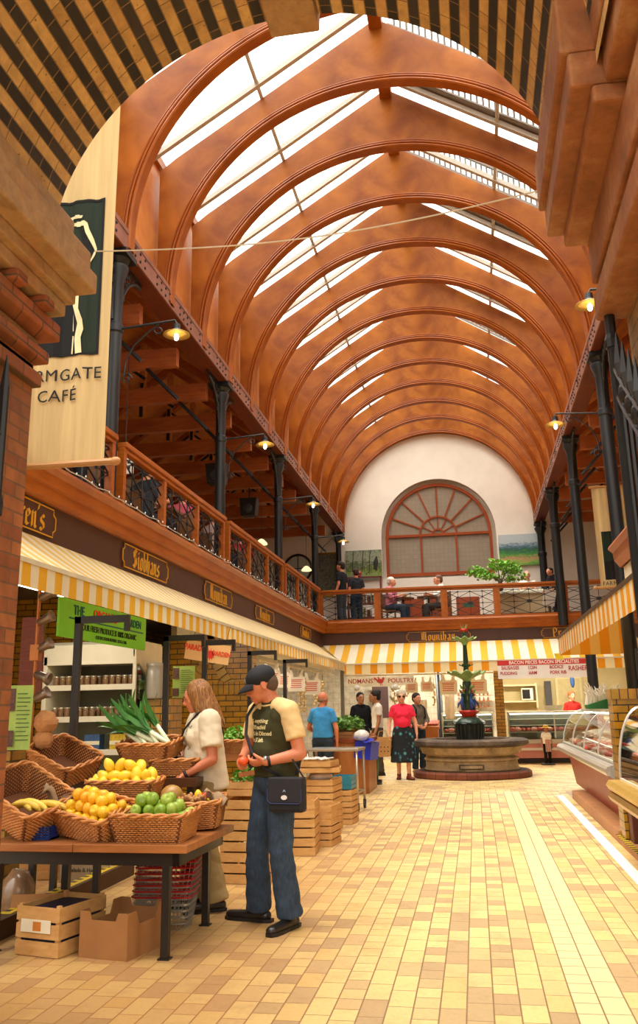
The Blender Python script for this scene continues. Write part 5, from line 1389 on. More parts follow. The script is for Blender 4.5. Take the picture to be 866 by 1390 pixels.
for i,(x,y,z,s,l) in enumerate(((-3.32,14.6,1.95,.9,'nearest the man in the cap'),(-3.3,15.4,1.93,.9,'second along the left stall'),(-3.26,16.4,1.9,1.0,'third along the left stall'),(-3.24,17.9,1.88,1.1,'above the bald man in blue'),(-1.5,22.0,1.9,.9,'behind the woman in white'),(-.62,22.3,1.92,1.3,'left of the fountain stem'),(.1,22.3,1.92,1.3,'right of the fountain stem'),(-1.15,22.3,1.92,.9,'above the woman in grey'))):
    ptag((x,y,z),s,'white bag shaped price tag with red print hanging '+l)
t=thing('hanging_rail','long pale rail for hanging goods under the left awning','rail',(0,0,0)); m=MB(); m.tube([(-3.35,13.9,2.14),(-3.25,20.8,2.14)],.02,6); m.box(-3.42,-3.2,13.9,20.8,2.24,2.3); part('rail',m,plain('rail_pale','#cfc4a8',.5),t)
t=thing('hanging_rail','pale rail for hanging goods across the far poultry stall','rail',(0,0,0)); m=MB(); m.tube([(-3.2,22.3,2.16),(.5,22.3,2.16)],.02,6); m.box(-3.2,.5,22.28,22.34,2.22,2.28); part('rail',m,plain('rail_pale','#cfc4a8',.5),t)
# white hanging cloths / chickens on rail near the post
for i,(x,z,h) in enumerate(((-.62,1.62,.6),(-1.3,1.5,.4),(-.3,1.5,.3))):
    m=MB(); m.grid(lambda u,v:(-.12+.24*u,.03*math.sin(u*9),-h*v),10,8); single('white_apron',m,plain('apron_cloth','#e2d4c0',.8,0,.08),(x,22.6,z+.05),'pale hanging apron cloth %s in the poultry stall'%['directly left of the fountain stem','behind the woman in grey','short one behind the fountain stem'][i],'cloth',solid=.01)
t=thing('dark_doorway_screen','dark slatted blind behind the black haired people in the poultry stall','blind',(-2.55,24.6,0)); m=MB(); m.box(-.22,.22,0,.04,1.1,2.1); part('blind',m,plain('blind_dark','#3c2420',.6),t)
for i,(x,z) in enumerate(((-2.15,2.0),(-2.15,1.72),(-1.72,1.95))):
    m=MB(); m.lathe([(.14,0),(.15,.02),(.13,.03),(0,.03)],20,M=RX(R(90))); single('wall_plate',m,plain('plate%d'%i,['#b8b09c','#b8b09c','#2c4434'][i],.4),(x,24.95,z),'round wall plate, %s, in the poultry stall'%['upper pale one','lower pale one','dark green one'][i],'plate')
# bread/egg racks behind fountain stem right
t=thing('bottle_rack','low brown rack of small bottles behind the fountain stem','rack',(.0,24.6,0)); m=MB(); 
for z in (1.35,1.5,1.65): m.box(-.45,.45,0,.25,z-.015,z)
part('shelves',m,kw,t)
for i in range(24):
    m=MB() if i==0 else None
    if i==0:
        m.lathe([(.022,0),(.025,.01),(.025,.07),(.012,.09),(.012,.11)],8); jb=single('jar',m,plain('brown_jar','#7a4a2c',.3),(-.42,24.66,1.35),'small brown bottle in the rack behind the fountain','bottle',(0,0,0),'bottles in the rack behind the fountain')
    else:
        o=jb.copy(); COL.objects.link(o); o.location=(-.42+.11*(i%8),24.66,1.35+.15*(i//8))
# poultry sign
t=thing('shop_sign','long pale POULTRY sign with red lettering under the far awning','sign',(-2.15,20.9,1.98)); 
m=MB()
m.grid(lambda u,v:(-.78+1.56*u,0,(-.11+.22*v)-.05*math.cos((u-.5)*PI)+.03),20,2); part('board',m,plain('sign_cream','#e4d6b4',.6),t,solid=.01)
signtxt(t,'NDMANS',.14,-.47,.0,'#b02c20'); signtxt(t,'POULTRY',.14,.48,-.0,'#b02c20')
m=MB(); m.ell((0,0,0),(.08,.008,.05),12,8); m.ell((.07,0,.05),(.03,.008,.035),8,6); m.tube([(-.06,0,.01),(-.14,0,.07),(-.15,0,.02)],[.02,.03,.01],6,flat=.3); m.tube([(-.02,0,.03),(-.05,0,.1)],[.03,.012],6,flat=.3); m.tube([(.0,0,-.04),(.0,0,-.1)],.008,4); m.tube([(.03,0,-.04),(.04,0,-.1)],.008,4); xform(m,T(.0,-.008,.0)); part('rooster_emblem',m,plain('ink_rooster','#c83a28',.6,0,0),t)
for i,x in enumerate((-.55,.35)):
    m=MB(); m.lathe([(.07,0),(.07,.006),(0,.006)],16,M=RX(R(90))); single('round_tag',m,tagm,(-2.15+x,20.86,1.83),'small round white tag with a red bird, %s end of the poultry sign'%['left','right'][i],'tag')
# rashers sign
t=thing('shop_sign','white and red butcher sign listing RASHERS under the far awning','sign',(1.6,20.9,2.16),0)
m=MB(); m.box(-1.04,1.04,0,.015,-.2,.1); part('board',m,plain('sign_white','#ece4dc',.55,0,.02),t)
m=MB(); m.box(-1.04,1.04,-.004,.015,.1,.21); part('red_band',m,plain('sign_red','#c82824',.5,0,.03),t)
signtxt(t,'BACON PIECES BACON SPECIALITIES',.105,0,.155,'#f2e8e0',sx=.9)
for s,x,z in (('SAUSAGES',-.76,.04),('PUDDING',-.8,-.08),('LOIN',-.26,.04),('HAM',-.26,-.08),('BODICE',.27,.04),('PORK RIB',.3,-.08)): signtxt(t,s,.1,x,z,'#b83844',sx=.85)
signtxt(t,'RASHERS',.15,.77,.0,'#b02838',sx=.8)
m=MB(); m.add([(.28,-.006,.2),(.44,-.006,.2),(.42,-.006,.34),(.24,-.006,.34)],[(0,1,2,3)]); part('yellow_card',m,plain('card_yellow','#e8c818',.5,0,0),t)
# ---------------- right hand deli counter
chrome=plain('bumper_metal','#cfccc6',.3,.6,.05); redb=plain('counter_red','#962410',.4,0,.15,3)
Y1,Y2=10.1,15.9
t=thing('deli_counter','long curved glass deli counter with a red base on the right','counter',(0,0,0))
def ext(prof,y0,y1,mat,name,**k):
    m=MB(); m.prism(prof,y0,y1,'y'); return part(name,m,mat,t,**k)
ext([(1.56,.12),(2.08,.12),(2.08,.55),(1.48,.55)],Y1+.12,Y2-.3,redb,'red_base')
ext([(1.42,.6),(1.35,.64),(1.34,.7),(1.37,.74),(1.42,.74),(1.42,.76),(2.08,.76),(2.08,.52),(1.5,.54)],Y1,Y2,plain('counter_grey','#a09a90',.4,0,.05),'tray_body')
ext([(1.33,.635),(1.32,.665),(1.32,.7),(1.34,.73),(1.37,.735),(1.37,.63)],Y1-.01,Y2+.01,chrome,'bumper')
ext([(1.43,.762),(2.05,.762),(2.05,.775),(1.43,.775)],Y1+.02,Y2-.02,white_enamel,'display_tray')
ext([(1.78,1.26),(2.08,1.26),(2.08,1.3),(1.76,1.3)],Y1,Y2,white_enamel,'top_deck')
m=MB(); m.box(1.8,1.86,Y1+.1,Y2-.1,1.235,1.258); part('added_case_glow',m,emis('added_case_glow','#fff4e4',6),t)  # glow strip added under the deck to brighten the tray
def gcurve(s): # curved front glass profile
    a=s*PI/2; return (1.44+.36*(1-math.cos(a))**.9,.76+.52*math.sin(a)**.95)
npan=4
for p in range(npan):
    ya=Y1+(Y2-Y1)*p/npan; yb_=Y1+(Y2-Y1)*(p+1)/npan
    m=MB(); m.grid(lambda u,v:(gcurve(v)[0],ya+.01+(yb_-ya-.02)*u,gcurve(v)[1]),1,14); part('curved_glass',m,glass('counter_glass','#f4faf6',.05,.02,.6),t,smooth=True,fix=False)
for p in range(npan+1):
    yy=Y1+(Y2-Y1)*p/npan; m=MB(); m.tube([(gcurve(v/14)[0]-.004,yy,gcurve(v/14)[1]+.004) for v in range(15)],.016 if p==0 else .009,6); part('glass_arm',m,chrome,t,smooth=True)
m=MB(); pr=[gcurve(v/10) for v in range(11)]+[(2.08,1.26),(2.08,.76)]; m.prism(pr,Y1+.0,Y1+.008,'y'); part('end_glass',m,glass('counter_glass'),t)
m=MB(); m.box(1.4,2.08,Y1-.03,Y1,.5,.86); m.box(1.36,2.08,Y1-.035,Y1-.03,.62,.72); part('end_panel',m,plain('counter_grey','#a09a90',.4),t,bevel=.01)
m=MB(); m.box(2.02,2.08,Y1,Y2,.76,1.26); part('back_panel',m,plain('case_back','#cfc6b4',.5),t)
for i in range(40):
    rnd=random.Random(300+i); m=MB(); s=rnd.uniform(.8,1.3); m.ell((0,0,0),(.09*s,.08*s,.04*s),10,7,fn=lambda v:v*(1+.25*mn.noise(v*2+Vector((i,0,0)))))
    c=['#b8604c','#d8a088','#c84838','#e0c8b0'][i%4]
    o=part('meat_cut',m,plain('deli%d'%(i%4),c,.35,0,.3,22),None,smooth=True); o.location=(1.55+.17*(i%3)+rnd.uniform(-.03,.03),Y1+.3+(i//3)*.4+rnd.uniform(-.05,.05),.80); tag(o,'piece of meat laid out in the curved glass deli counter','meat','meat in the deli counter')
m=MB(); m.lathe([(.1,0),(.15,.07),(.16,.08),(.15,.08),(.1,.02)],20); single('green_bowl',m,plain('green_bowl','#2c8a4a',.35),(1.64,10.35,.77),'green bowl at the near end of the deli counter','bowl')
for i in range(5):
    m=MB(); m.ell((0,0,0),(.05,.045,.035),9,6); single('cheese_ball',m,plain('cheese_white','#ece4d4',.5),(1.6+.05*(i%3),10.3+.05*(i//3),.87),'round white cheese in the green bowl','cheese',(0,0,0),'white cheeses in the green bowl')
# green trough with white tipped stalks on the counter
t=thing('green_trough','green trough of white spiky stalks on top of the deli counter','trough',(2.0,14.4,1.3)); m=MB(); m.prism([(-.3,0),(.1,0),(.3,.24),(-.32,.06)],-.2,.2,'y'); part('trough',m,plain('trough_green','#1f7a3c',.4),t)
m=MB(); rnd=random.Random(9)
for i in range(46):
    x=rnd.uniform(-.3,.18); y=rnd.uniform(-.15,.15); h=rnd.uniform(.15,.3); m.tube([(x,y,.06),(x+rnd.uniform(-.03,.03),y,.1+h*.5),(x+rnd.uniform(-.08,.08),y+rnd.uniform(-.05,.05),.1+h)],[.024,.02,.003],5)
b=part('stalks',m,plain('stalk_white','#f0eee4',.6,0,.04),t); b['kind']='stuff'
# kerb, line, pillar
m=MB(); m.box(1.36,1.95,9.95,14.4,0,.12); single('kerb_step',m,plain('kerb_tile','#b07a4c',.6,0,.15,5),(0,0,0),'brown tiled kerb step under the deli counter','kerb',smooth=False,bevel=.008)
m=MB(); m.box(1.5,2.4,10.5,15.7,.0,.102); single('counter_plinth',m,steel,(0,0,.0),'recessed black plinth of the deli counter','plinth',smooth=False) if 0 else None
m=MB(); m.box(1.36,2.4,4.6,9.95,0,.07); struct('trim_14',m,plain('kerb_tile','#b07a4c',.6))
t=thing('hazard_tape','yellow and black tape along the kerb edge below the gilt display case','tape',(0,0,0)); m=MB()
for i in range(40): m.box(1.345,1.4,5.2+i*.12,5.26+i*.12,.071,.075,0); m.box(1.345,1.4,5.26+i*.12,5.32+i*.12,.071,.075,1)
part('tape',m,[plain('tape_yellow','#d8b414',.5),plain('tape_black','#16140e',.5)],t)
m=MB(); m.box(1.17,1.27,4.4,14.9,0,.003); struct('trim_15',m,plain('painted_white_line','#f6f2e6',.6,0,.03,8))
t=thing('brick_pillar','low pillar of yellow glazed brick between the deli counter and the gilt display case','pillar',(0,0,0)); m=MB(); m.box(1.385,2.4,9.6,9.92,.07,1.42); part('body',m,yb,t)
m=MB(); m.box(1.375,2.4,9.59,9.93,1.42,1.52); part('header_course',m,ybh,t)
# gilt display case
gilt=plain('gilt_trim','#b08828',.25,.6,.12,8)
t=thing('display_case','glass cake display case with gilt bands at the right edge','display case',(0,0,0)); Z=.0
ya,yb2=5.6,9.05
ext([(1.2,.5),(1.18,.54),(1.2,.58),(1.3,.58),(2.2,.58),(2.2,.4),(1.4,.4)],ya,yb2,gilt,'gilt_band')
ext([(1.19,.6),(1.17,.64),(1.2,.68),(1.3,.68),(2.2,.68),(2.2,.58),(1.22,.58)],ya,yb2,plain('gilt_pale','#d0a84c',.3,.5,.1),'upper_band')
ext([(1.4,.09),(2.2,.09),(2.2,.4),(1.4,.4)],ya,yb2-.6,plain('case_base','#5a2c18',.5),'base')
def g2(s): a=s*PI/2; return (1.31+.24*(1-math.cos(a)),.68+.66*math.sin(a))
m=MB(); m.grid(lambda u,v:(g2(v)[0],ya+(yb2-ya)*u,g2(v)[1]),4,14); m.prism([g2(v/12) for v in range(13)]+[(2.2,1.34),(2.2,.68)],yb2-.01,yb2,'y'); part('glass',m,glass('case_glass','#dfe8dc',.2,.03,.8),t,smooth=True,fix=False)
m=MB(); m.box(1.54,2.2,ya,yb2,1.34,1.37); m.tube([(g2(v/12)[0],yb2,g2(v/12)[1]) for v in range(13)],.012,6); part('frame',m,chrome,t)
m=MB(); m.box(1.42,2.1,ya,yb2-.1,.9,.915); m.box(1.45,2.1,ya,yb2-.1,1.12,1.135); m.box(1.3,2.15,ya,yb2-.05,.68,.7); part('shelves',m,white_enamel,t)
m=MB(); m.box(2.1,2.2,ya,yb2,.68,1.34); part('back_panel',m,plain('case_back_gold','#b8944c',.5),t)
for i in range(18):
    rnd=random.Random(i+90); z=[.73,.95,1.165][i%3]; m=MB(); m.ell((0,0,0),(.05,.045,.035),9,6); m.ell((.04,.02,.01),(.03,.03,.025),8,6)
    single('pastry',m,plain('pastry%d'%(i%2),['#e8dcc4','#c89858'][i%2],.6,0,.2,20),(1.5+rnd.uniform(-.05,.2),yb2-.35-(i//3)*.25,z),'cream and golden pastry in the gilt display case','pastry',(0,0,rnd.random()*6),'pastries in the display case')
m=MB(); m.box(1.42,1.6,9.36,9.58,.07,.34); single('brown_bin',m,plain('bin_brown','#5c2c1c',.5),(0,0,0),'small brown bin on the floor at the foot of the brick pillar','bin',smooth=False,bevel=.01)
m=MB(); m.box(-.04,.3,0,.02,-.16,.12); 
t=thing('menu_board','small black menu board with white writing hanging at the right','board',(1.78,9.9,1.78)); m=MB(); m.box(-.07,.12,0,.012,-.16,.16); part('board',m,steel,t)
m=MB(); 
for i in range(6): m.box(-.04,.08,-.003,0,.11-.045*i,.125-.045*i)
part('writing',m,white_paint,t)
# ---------------- iron gate leaf folded against the right wall
t=thing('iron_gate','tall black iron gate leaf with spear tops folded against the right wall','gate',(.765,4.14,0))
def gz(d): return 2.95-.75*min(1,d)**.9
for pl in ([(0,-d/10,gz(d/10)) for d in range(0,12)],[(0,-d/10,gz(d/10)-.14) for d in range(0,12)],[(0,0,1.0),(0,-1.1,1.0)],[(0,0,.15),(0,-1.1,.15)]):
    m=MB(); m.tube(pl,.015,6); part('rail',m,black_iron,t)
m=MB(); m.tube([(0,0,0),(0,0,3.3)],.026,8); m.lathe([(.034,3.05),(.036,3.09),(.028,3.12)],10); m.tube([(0,0,3.3),(0,0,3.42)],[.02,.004],8); part('hinge_stile',m,black_iron,t)
for i in range(1,10):
    d=i*.115; m=MB(); m.tube([(0,-d,.1),(0,-d,gz(d)+.03)],.011,6); m.tube([(0,-d,gz(d)+.02),(0,-d,gz(d)+.08),(0,-d,gz(d)+.24)],[.014,.026,.002],6); m.ell((0,-d,gz(d)-.07),(.02,.045,.05),8,6); part('bar',m,black_iron,t)
t=thing('iron_gate','black iron gate leaf with a spear top at the left edge beside the brick pier','gate',(-2.2,3.75,0))
m=MB(); m.tube([(0,0,0),(0,0,2.95)],.024,8); m.lathe([(.032,2.3),(.036,2.36),(.028,2.4)],10); m.tube([(0,0,2.95),(0,0,3.12)],[.024,.003],8); part('hinge_stile',m,black_iron,t)
for i in range(1,6):
    d=i*.115; m=MB(); m.tube([(0,-d,.1),(0,-d,2.8)],.011,6); m.tube([(0,-d,2.8),(0,-d,2.86),(0,-d,3.0)],[.014,.026,.002],6); part('bar',m,black_iron,t)
for zz in (2.7,.15):
    m=MB(); m.tube([(0,0,zz),(0,-.65,zz)],.014,6); part('rail',m,black_iron,t)
t=thing('cable','pale cable clipped over the right stone impost','cable',(0,0,0)); m=MB(); m.tube([(.62,3.95,4.75),(.6,3.9,4.4),(.56,3.85,4.19),(.5,3.7,4.185),(.58,3.45,4.19),(.62,3.2,4.19)],.01,6); part('sheath',m,plain('cable_sheath','#9c8c70',.5),t)
# ---------------- things on the end wall and gallery
def paint_mat(name,kind):
    t=NT(name); tc=t.node('ShaderNodeTexCoord'); sp=t.node('ShaderNodeSeparateXYZ'); t.link(tc.outputs['Object'],sp.inputs[0])
    n=t.noise(t.coords(scale=(2,1,5) if kind else (4,1,3)),3,5,.7,dist=1.2)
    if kind: 
        h=t.math('MULTIPLY_ADD',n,.5,t.math('MULTIPLY',sp.outputs['Z'],1.0)); c=t.ramp(h,[(.05,'#6a8a7a'),(.2,'#3c8a3a'),(.35,'#8ab04a'),(.45,'#c88c6a'),(.55,'#4a9a3c'),(.72,'#2c5a4a'),(.82,'#5a7a8c'),(.95,'#b8c4c8')])
    else:
        h=t.math('MULTIPLY_ADD',n,.8,t.math('MULTIPLY',sp.outputs['Z'],.5)); c=t.ramp(h,[(.2,'#4a5a4c'),(.35,'#7a8a94'),(.48,'#8ca03c'),(.6,'#3c4a2c'),(.75,'#a0a888'),(.9,'#5c6c5c')])
    t.base(c); t.set(Roughness=.6); return t.mat
def painting(x0,x1,z0,z1,kind,lab):
    t=thing('painting',lab,'painting',(x0,26.17,z0)); m=MB(); m.box(0,x1-x0,-.03,0,0,z1-z0); part('canvas',m,paint_mat('painting%d'%kind,kind),t)
    if not kind:
        m=MB()
        for x,h in ((.2,.5),(.5,.72),(.72,.8)): m.tube([(x,-.035,.25),(x+.02,-.035,.25+h*.6),(x+.05,-.035,z1-z0-.02)],.012,4)
        m.tube([(x1-x0-.2,-.035,.3),(x1-x0-.18,-.035,.5),(x1-x0-.15,-.035,.7)],[.05,.09,.02],6,flat=.2); part('dark_trees',m,plain('paint_dark','#20261e',.7),t)
    return t
painting(-3.62,-2.52,5.12,6.02,0,'woodland stream painting left of the big arched window')
painting(.98,2.15,5.35,6.28,1,'green field landscape painting right of the big arched window')
t=thing('round_window','round black framed window on the end wall of the left gallery','window',(-5.1,26.15,5.55)); m=MB(); m.tube([(.42*math.cos(a*PI/16),0,.42*math.sin(a*PI/16)) for a in range(32)],.04,6,closed=True); m.tube([(-.42,0,0),(.42,0,0)],.02,4); m.tube([(0,0,-.42),(0,0,.42)],.02,4); part('frame',m,black_iron,t)
m=MB(); m.lathe([(.42,0),(.42,.01),(0,.01)],32,M=RX(R(90))); part('pane',m,plain('round_pane','#b8c0b4',.2),t)
t=thing('picture_frame','gold framed crowded picture behind the standing dark clothed man','picture',(-4.25,26.15,4.7)); m=MB(); m.box(-.35,.35,-.01,0,0,1.25,0); m.box(-.4,-.33,-.03,0,-.05,1.3,1); m.box(.33,.4,-.03,0,-.05,1.3,1); m.box(-.4,.4,-.03,0,1.24,1.3,1); m.box(-.4,.4,-.03,0,-.05,.01,1); part('frame',m,[plain('busy_picture','#5a5a48',.4,0,.9,22),gilt],t)
for i,(x,y,z,l) in enumerate(((-4.9,20.5,5.3,'cream glass pendant lamp left of the round window'),(-4.55,24.6,5.25,'cream glass pendant lamp in front of the gold framed picture'))):
    t=thing('pendant_lamp',l,'lamp',(x,y,z)); m=MB(); m.lathe([(.02,.12),(.06,.1),(.14,.02),(.15,-.02),(.12,-.03),(0,-.02)],18); part('shade',m,emis('pendant_glow','#ffe0a0',1.3),t,smooth=True); m=MB(); m.tube([(0,0,.1),(0,0,1.6)],.006,4); part('cord',m,steel,t)
t=thing('bookcase','dark red bookcase on the far gallery behind the standing men','bookcase',(-2.95,25.0,3.45)); m=MB(); m.box(-.5,-.46,0,.3,0,1.6); m.box(.46,.5,0,.3,0,1.6)
for z in (0,.4,.8,1.2,1.56): m.box(-.5,.5,0,.3,z,z+.04)
part('carcass',m,plain('red_wood','#6e2418',.4,0,.15),t)
for i in range(28):
    rnd=random.Random(i+500); m=MB(); m.box(0,.026,0,.18,0,rnd.uniform(.2,.3)); single('book',m,plain('book%d'%(i%5),['#d8d0b8','#8a3028','#2c3a4a','#b8944c','#5a6a4a'][i%5],.6),(-3.38+.045*(i%14)+.2*(i//14%2),25.06,3.89+.4*(i//14)),'book standing on the dark red bookcase','book',(0,0,0),'books in the red bookcase',smooth=False)
m=MB(); m.ell((0,0,.08),(.09,.07,.07),10,8); m.lathe([(.05,-.02),(.07,.02),(.02,.04)],12); single('red_ornament',m,plain('red_ornament','#a03028',.4),(-3.1,25.1,5.08),'rounded red ornament on top of the bookcase','ornament')
# pale bar counter + plant on the far gallery
t=thing('gallery_counter','pale panelled café counter on the far gallery under the plant','counter',(1.45,23.2,3.45)); m=MB(); m.box(-.7,.55,0,.6,0,.72); part('panel',m,plain('counter_beige','#c9b48c',.6,0,.04),t); m=MB(); m.box(-.74,.8,-.04,.64,.72,.76); part('top',m,white_enamel,t)
for i in range(16):
    m=MB() if i==0 else None
    if i==0: m.lathe([(.03,0),(.045,.03),(.05,.08),(.045,.08),(.03,.02)],10); cup=single('cup',m,white_enamel,(.8,23.3,4.21),'white cup lined up on the pale café counter','cup',(0,0,0),'cups on the café counter')
    else: o=cup.copy(); COL.objects.link(o); o.location=(.8+.08*i,23.3+.1*(i%2),4.21)
t=thing('leafy_plant','leafy green plant in a vase on the far gallery in front of the big window','plant',(.82,22.7,4.2)); m=MB(); m.lathe([(.06,0),(.08,.1),(.05,.22),(.07,.26)],14); part('vase',m,plain('vase_grey','#6a6258',.4),t,smooth=True)
rnd=random.Random(3); m=MB(); ends=[]
for i in range(11):
    a=i*.57; r=rnd.uniform(.25,.65); e=(r*math.cos(a),r*.5*math.sin(a),.45+rnd.uniform(-.1,.3)); ends.append(e); m.tube([(0,0,.2),(e[0]*.4,e[1]*.4,.2+(e[2]-.2)*.6),e],[.012,.008,.004],5)
part('branches',m,plain('branch','#5a4a24',.7),t)
m=MB()
for e in ends:
    l=leaves(60,.24,.16,.28,.12,int(e[0]*1000)%97,None); xform(l,T(e[0],e[1],e[2]-.14)); b=len(m.v); m.v+=l.v; m.f+=[tuple(i+b for i in f) for f in l.f]; m.m+=l.m
p_=part('foliage',m,plain('foliage_fresh','#7cb83a',.5,0,.4,9),t,fix=False)
m=MB(); m.box(-.14,.14,0,.03,-.06,.06); single('exit_sign',m,plain('exit_green','#1f5a3c',.5),(-.02,23.9,4.0),'small green sign on the wall seen through the far railing','sign',smooth=False)
t=thing('wooden_panelling','low reddish dado panels along the end wall of the far gallery','panelling',(0,0,0))
for x in (-1.9,-1.15,-.35): 
    m=MB(); m.box(x,x+.65,25.0,25.05,3.45,4.35); part('panel',m,win_wood,t)
for i,(x,y) in enumerate(((1.55,24.4),(1.95,24.3),(1.15,24.6))):
    m=MB(); m.box(-.17,.17,0,.03,.45,.95); m.box(-.16,.16,-.36,0,.42,.46)
    for a,b in ((-.15,-.34),(.15,-.34),(-.15,.0),(.15,.0)): m.box(a-.02,a+.02,b-.02,b+.02,0,.44)
    o=single('cafe_chair',m,wood('chair_wood','#6a4424','#8a5c34'),(x,y,3.45),'brown wooden café chair back, %s behind the pale counter'%['middle one','right one','left one'][i],'chair',(0,0,0),smooth=False)
for i,(x,y) in enumerate(((-1.72,23.4),(-1.05,23.3))):
    t=thing('cafe_table','small dark café table %s'%['before the man in the pink shirt','beside the white clothed diner'][i],'table',(x,y,3.45)); m=MB(); m.lathe([(.28,.7),(.3,.72),(.3,.74),(0,.745)],20); part('top',m,wood('chair_wood','#6a4424','#8a5c34'),t); m=MB(); m.tube([(0,0,0),(0,0,.7)],.03,8); m.lathe([(.18,0),(.17,.03),(.03,.05)],14); part('pedestal',m,black_iron,t)
m=MB(); m.lathe([(.05,0),(.07,.03),(.05,.1),(.02,.13)],12); single('pot_ornament',m,steel,(-2.6,22.0-.1,4.28),'small black pot on the far handrail left of the window','pot') if 0 else None
# ------------------------------------------------------------------ people
def cap(mb,p0,p1,r0,r1,flat0=(1,1),flat1=(1,1),n=16,ends='rr',ref=(1,0,0)):
    """tapered limb between two joints, elliptical section (first factor along ref)"""
    p0=Vector(p0);p1=Vector(p1);t=(p1-p0); L=t.length
    if L<1e-6: t=Vector((0,0,1)); 
    t.normalize(); a=Vector(ref)-t*t.dot(Vector(ref))
    if a.length<.05: a=Vector((0,1,0))-t*t.y
    a.normalize(); b=t.cross(a)
    rings=[]
    if ends[0]=='r':
        for k in (80,60,35,12): rings.append((p0-t*r0*math.sin(R(k)),r0*math.cos(R(k)),flat0))
    rings.append((p0,r0,flat0))
    for k in (1,2,3): 
        f=k/4; rings.append((p0.lerp(p1,f),r0+(r1-r0)*f,(flat0[0]+(flat1[0]-flat0[0])*f,flat0[1]+(flat1[1]-flat0[1])*f)))
    rings.append((p1,r1,flat1))
    if ends[1]=='r':
        for k in (12,35,60,80): rings.append((p1+t*r1*math.sin(R(k)),r1*math.cos(R(k)),flat1))
    vs=[];fs=[]
    for c,r,fl in rings:
        for i in range(n):
            an=2*PI*i/n; vs.append(c+a*(r*fl[0]*math.cos(an))+b*(r*fl[1]*math.sin(an)))
    for j in range(len(rings)-1):
        for i in range(n): fs.append((j*n+i,j*n+(i+1)%n,(j+1)*n+(i+1)%n,(j+1)*n+i))
    fs.append(tuple(reversed(range(n)))); fs.append(tuple((len(rings)-1)*n+i for i in range(n)))
    mb.add(vs,fs)
def fuse(name,mb,mat,parent,vox=.008,smooth=6,wr=0):
    me=mesh_of(name+'_raw',mb,mat); fixn(me)
    o=bpy.data.objects.new(name+'_raw',me); COL.objects.link(o)
    r=o.modifiers.new('r','REMESH'); r.mode='VOXEL'; r.voxel_size=vox; r.adaptivity=0
    if smooth:
        s=o.modifiers.new('s','SMOOTH'); s.factor=.5; s.iterations=smooth
    dg=bpy.context.evaluated_depsgraph_get(); m2=bpy.data.meshes.new_from_object(o.evaluated_get(dg)); m2.name=name
    bpy.data.objects.remove(o); bpy.data.meshes.remove(me)
    if wr:
        nv=len(m2.vertices); co=[0.0]*(nv*3); no=[0.0]*(nv*3); m2.vertices.foreach_get('co',co); m2.vertices.foreach_get('normal',no)
        for i in range(nv):
            x,y,z=co[3*i:3*i+3]; d=(mn.noise(Vector((x*9+z*5,y*9,z*14-x*6)))+.5*mn.noise(Vector((x*22,y*22+z*9,z*30))))*wr
            for q in range(3): co[3*i+q]+=no[3*i+q]*d
        m2.vertices.foreach_set('co',co); m2.update()
    m2.polygons.foreach_set('use_smooth',[True]*len(m2.polygons))
    m2.materials.clear(); m2.materials.append(mat)
    x=bpy.data.objects.new(name,m2); COL.objects.link(x); x.parent=parent; return x
skinA=plain('skin_tone','#d8916c',.5,0,.08,9,sub=0); skinR=plain('skin_ruddy','#cc7a56',.5,0,.1,9); skinP=plain('skin_pale','#dfa07c',.5,0,.08,9); skinD=plain('skin_brown','#a8704c',.5,0,.08)
eyew=plain('eye_white','#e8e0d8',.3,0,0); eyed=plain('eye_dark','#2a1c14',.3,0,0); lipm=plain('lip','#a8503c',.5,0,.05); browm=plain('brow_brown','#6a4a30',.8)
def lerp(a,b,f): return tuple(a[i]+(b[i]-a[i])*f for i in range(3))
DEF=dict(pelvis=(0,.0,.93),waist=(0,0,1.06),chest=(0,-.005,1.28),neck=(0,.015,1.45),head=(0,-.015,1.61),
 hipL=(.09,0,.9),kneeL=(.1,-.02,.49),ankL=(.105,.02,.08),toeL=(.13,-.15,.03),hipR=(-.09,0,.9),kneeR=(-.1,-.02,.49),ankR=(-.105,.02,.08),toeR=(-.13,-.15,.03),
 shL=(.165,.01,1.385),elL=(.225,.03,1.11),wrL=(.24,-.06,.87),shR=(-.165,.01,1.385),elR=(-.225,.03,1.11),wrR=(-.24,-.06,.87))
def hand(mb,wr,el,side,curl=.5,palm=None,s=1.0,spread=0,dirv=None):
    """hand with palm, four fingers and a side thumb; palm = direction the palm faces"""
    wr=Vector(wr); d=(Vector(dirv) if dirv else wr-Vector(el)).normalized()
    pn=Vector(palm) if palm else Vector((-side*.9,-.2,0)); pn=(pn-d*pn.dot(d)).normalized(); sd=d.cross(pn)  # across palm
    # thumb side: forward/up side
    th=sd if sd.dot(Vector((0,-1,.3)))>0 else -sd
    L=.092*s
    cap(mb,wr,wr+d*L*.9,.026*s,.038*s,(1,.55),(1,.42),12,'rr',ref=th)
    fl=[.07,.078,.074,.058]
    for i in range(4):
        o=(.03-.02*i)*s; b=wr+d*L*(.98-.06*abs(i-1))+th*o
        L1=fl[i]*s; a=curl*(.9+.12*i)
        d1=(d*math.cos(a)+pn*math.sin(a)); d2=(d*math.cos(a*2.1)+pn*math.sin(a*2.1)); d3=(d*math.cos(a*2.9)+pn*math.sin(a*2.9))
        p1=b+d1*L1*.45; p2=p1+d2*L1*.32; p3=p2+d3*L1*.25
        cap(mb,b-d*.02*s,p1,.0095*s,.009*s,n=8); cap(mb,p1,p2,.009*s,.0082*s,n=8); cap(mb,p2,p3,.0082*s,.007*s,n=8)
    b=wr+d*L*.25+th*.022*s; p1=b+(d*.55+th*.6+pn*.35).normalized()*.042*s; p2=p1+(d*.75+th*.1+pn*.6).normalized()*.032*s
    cap(mb,b-d*.01,p1,.015*s,.0115*s,n=8); cap(mb,p1,p2,.0115*s,.0085*s,n=8)
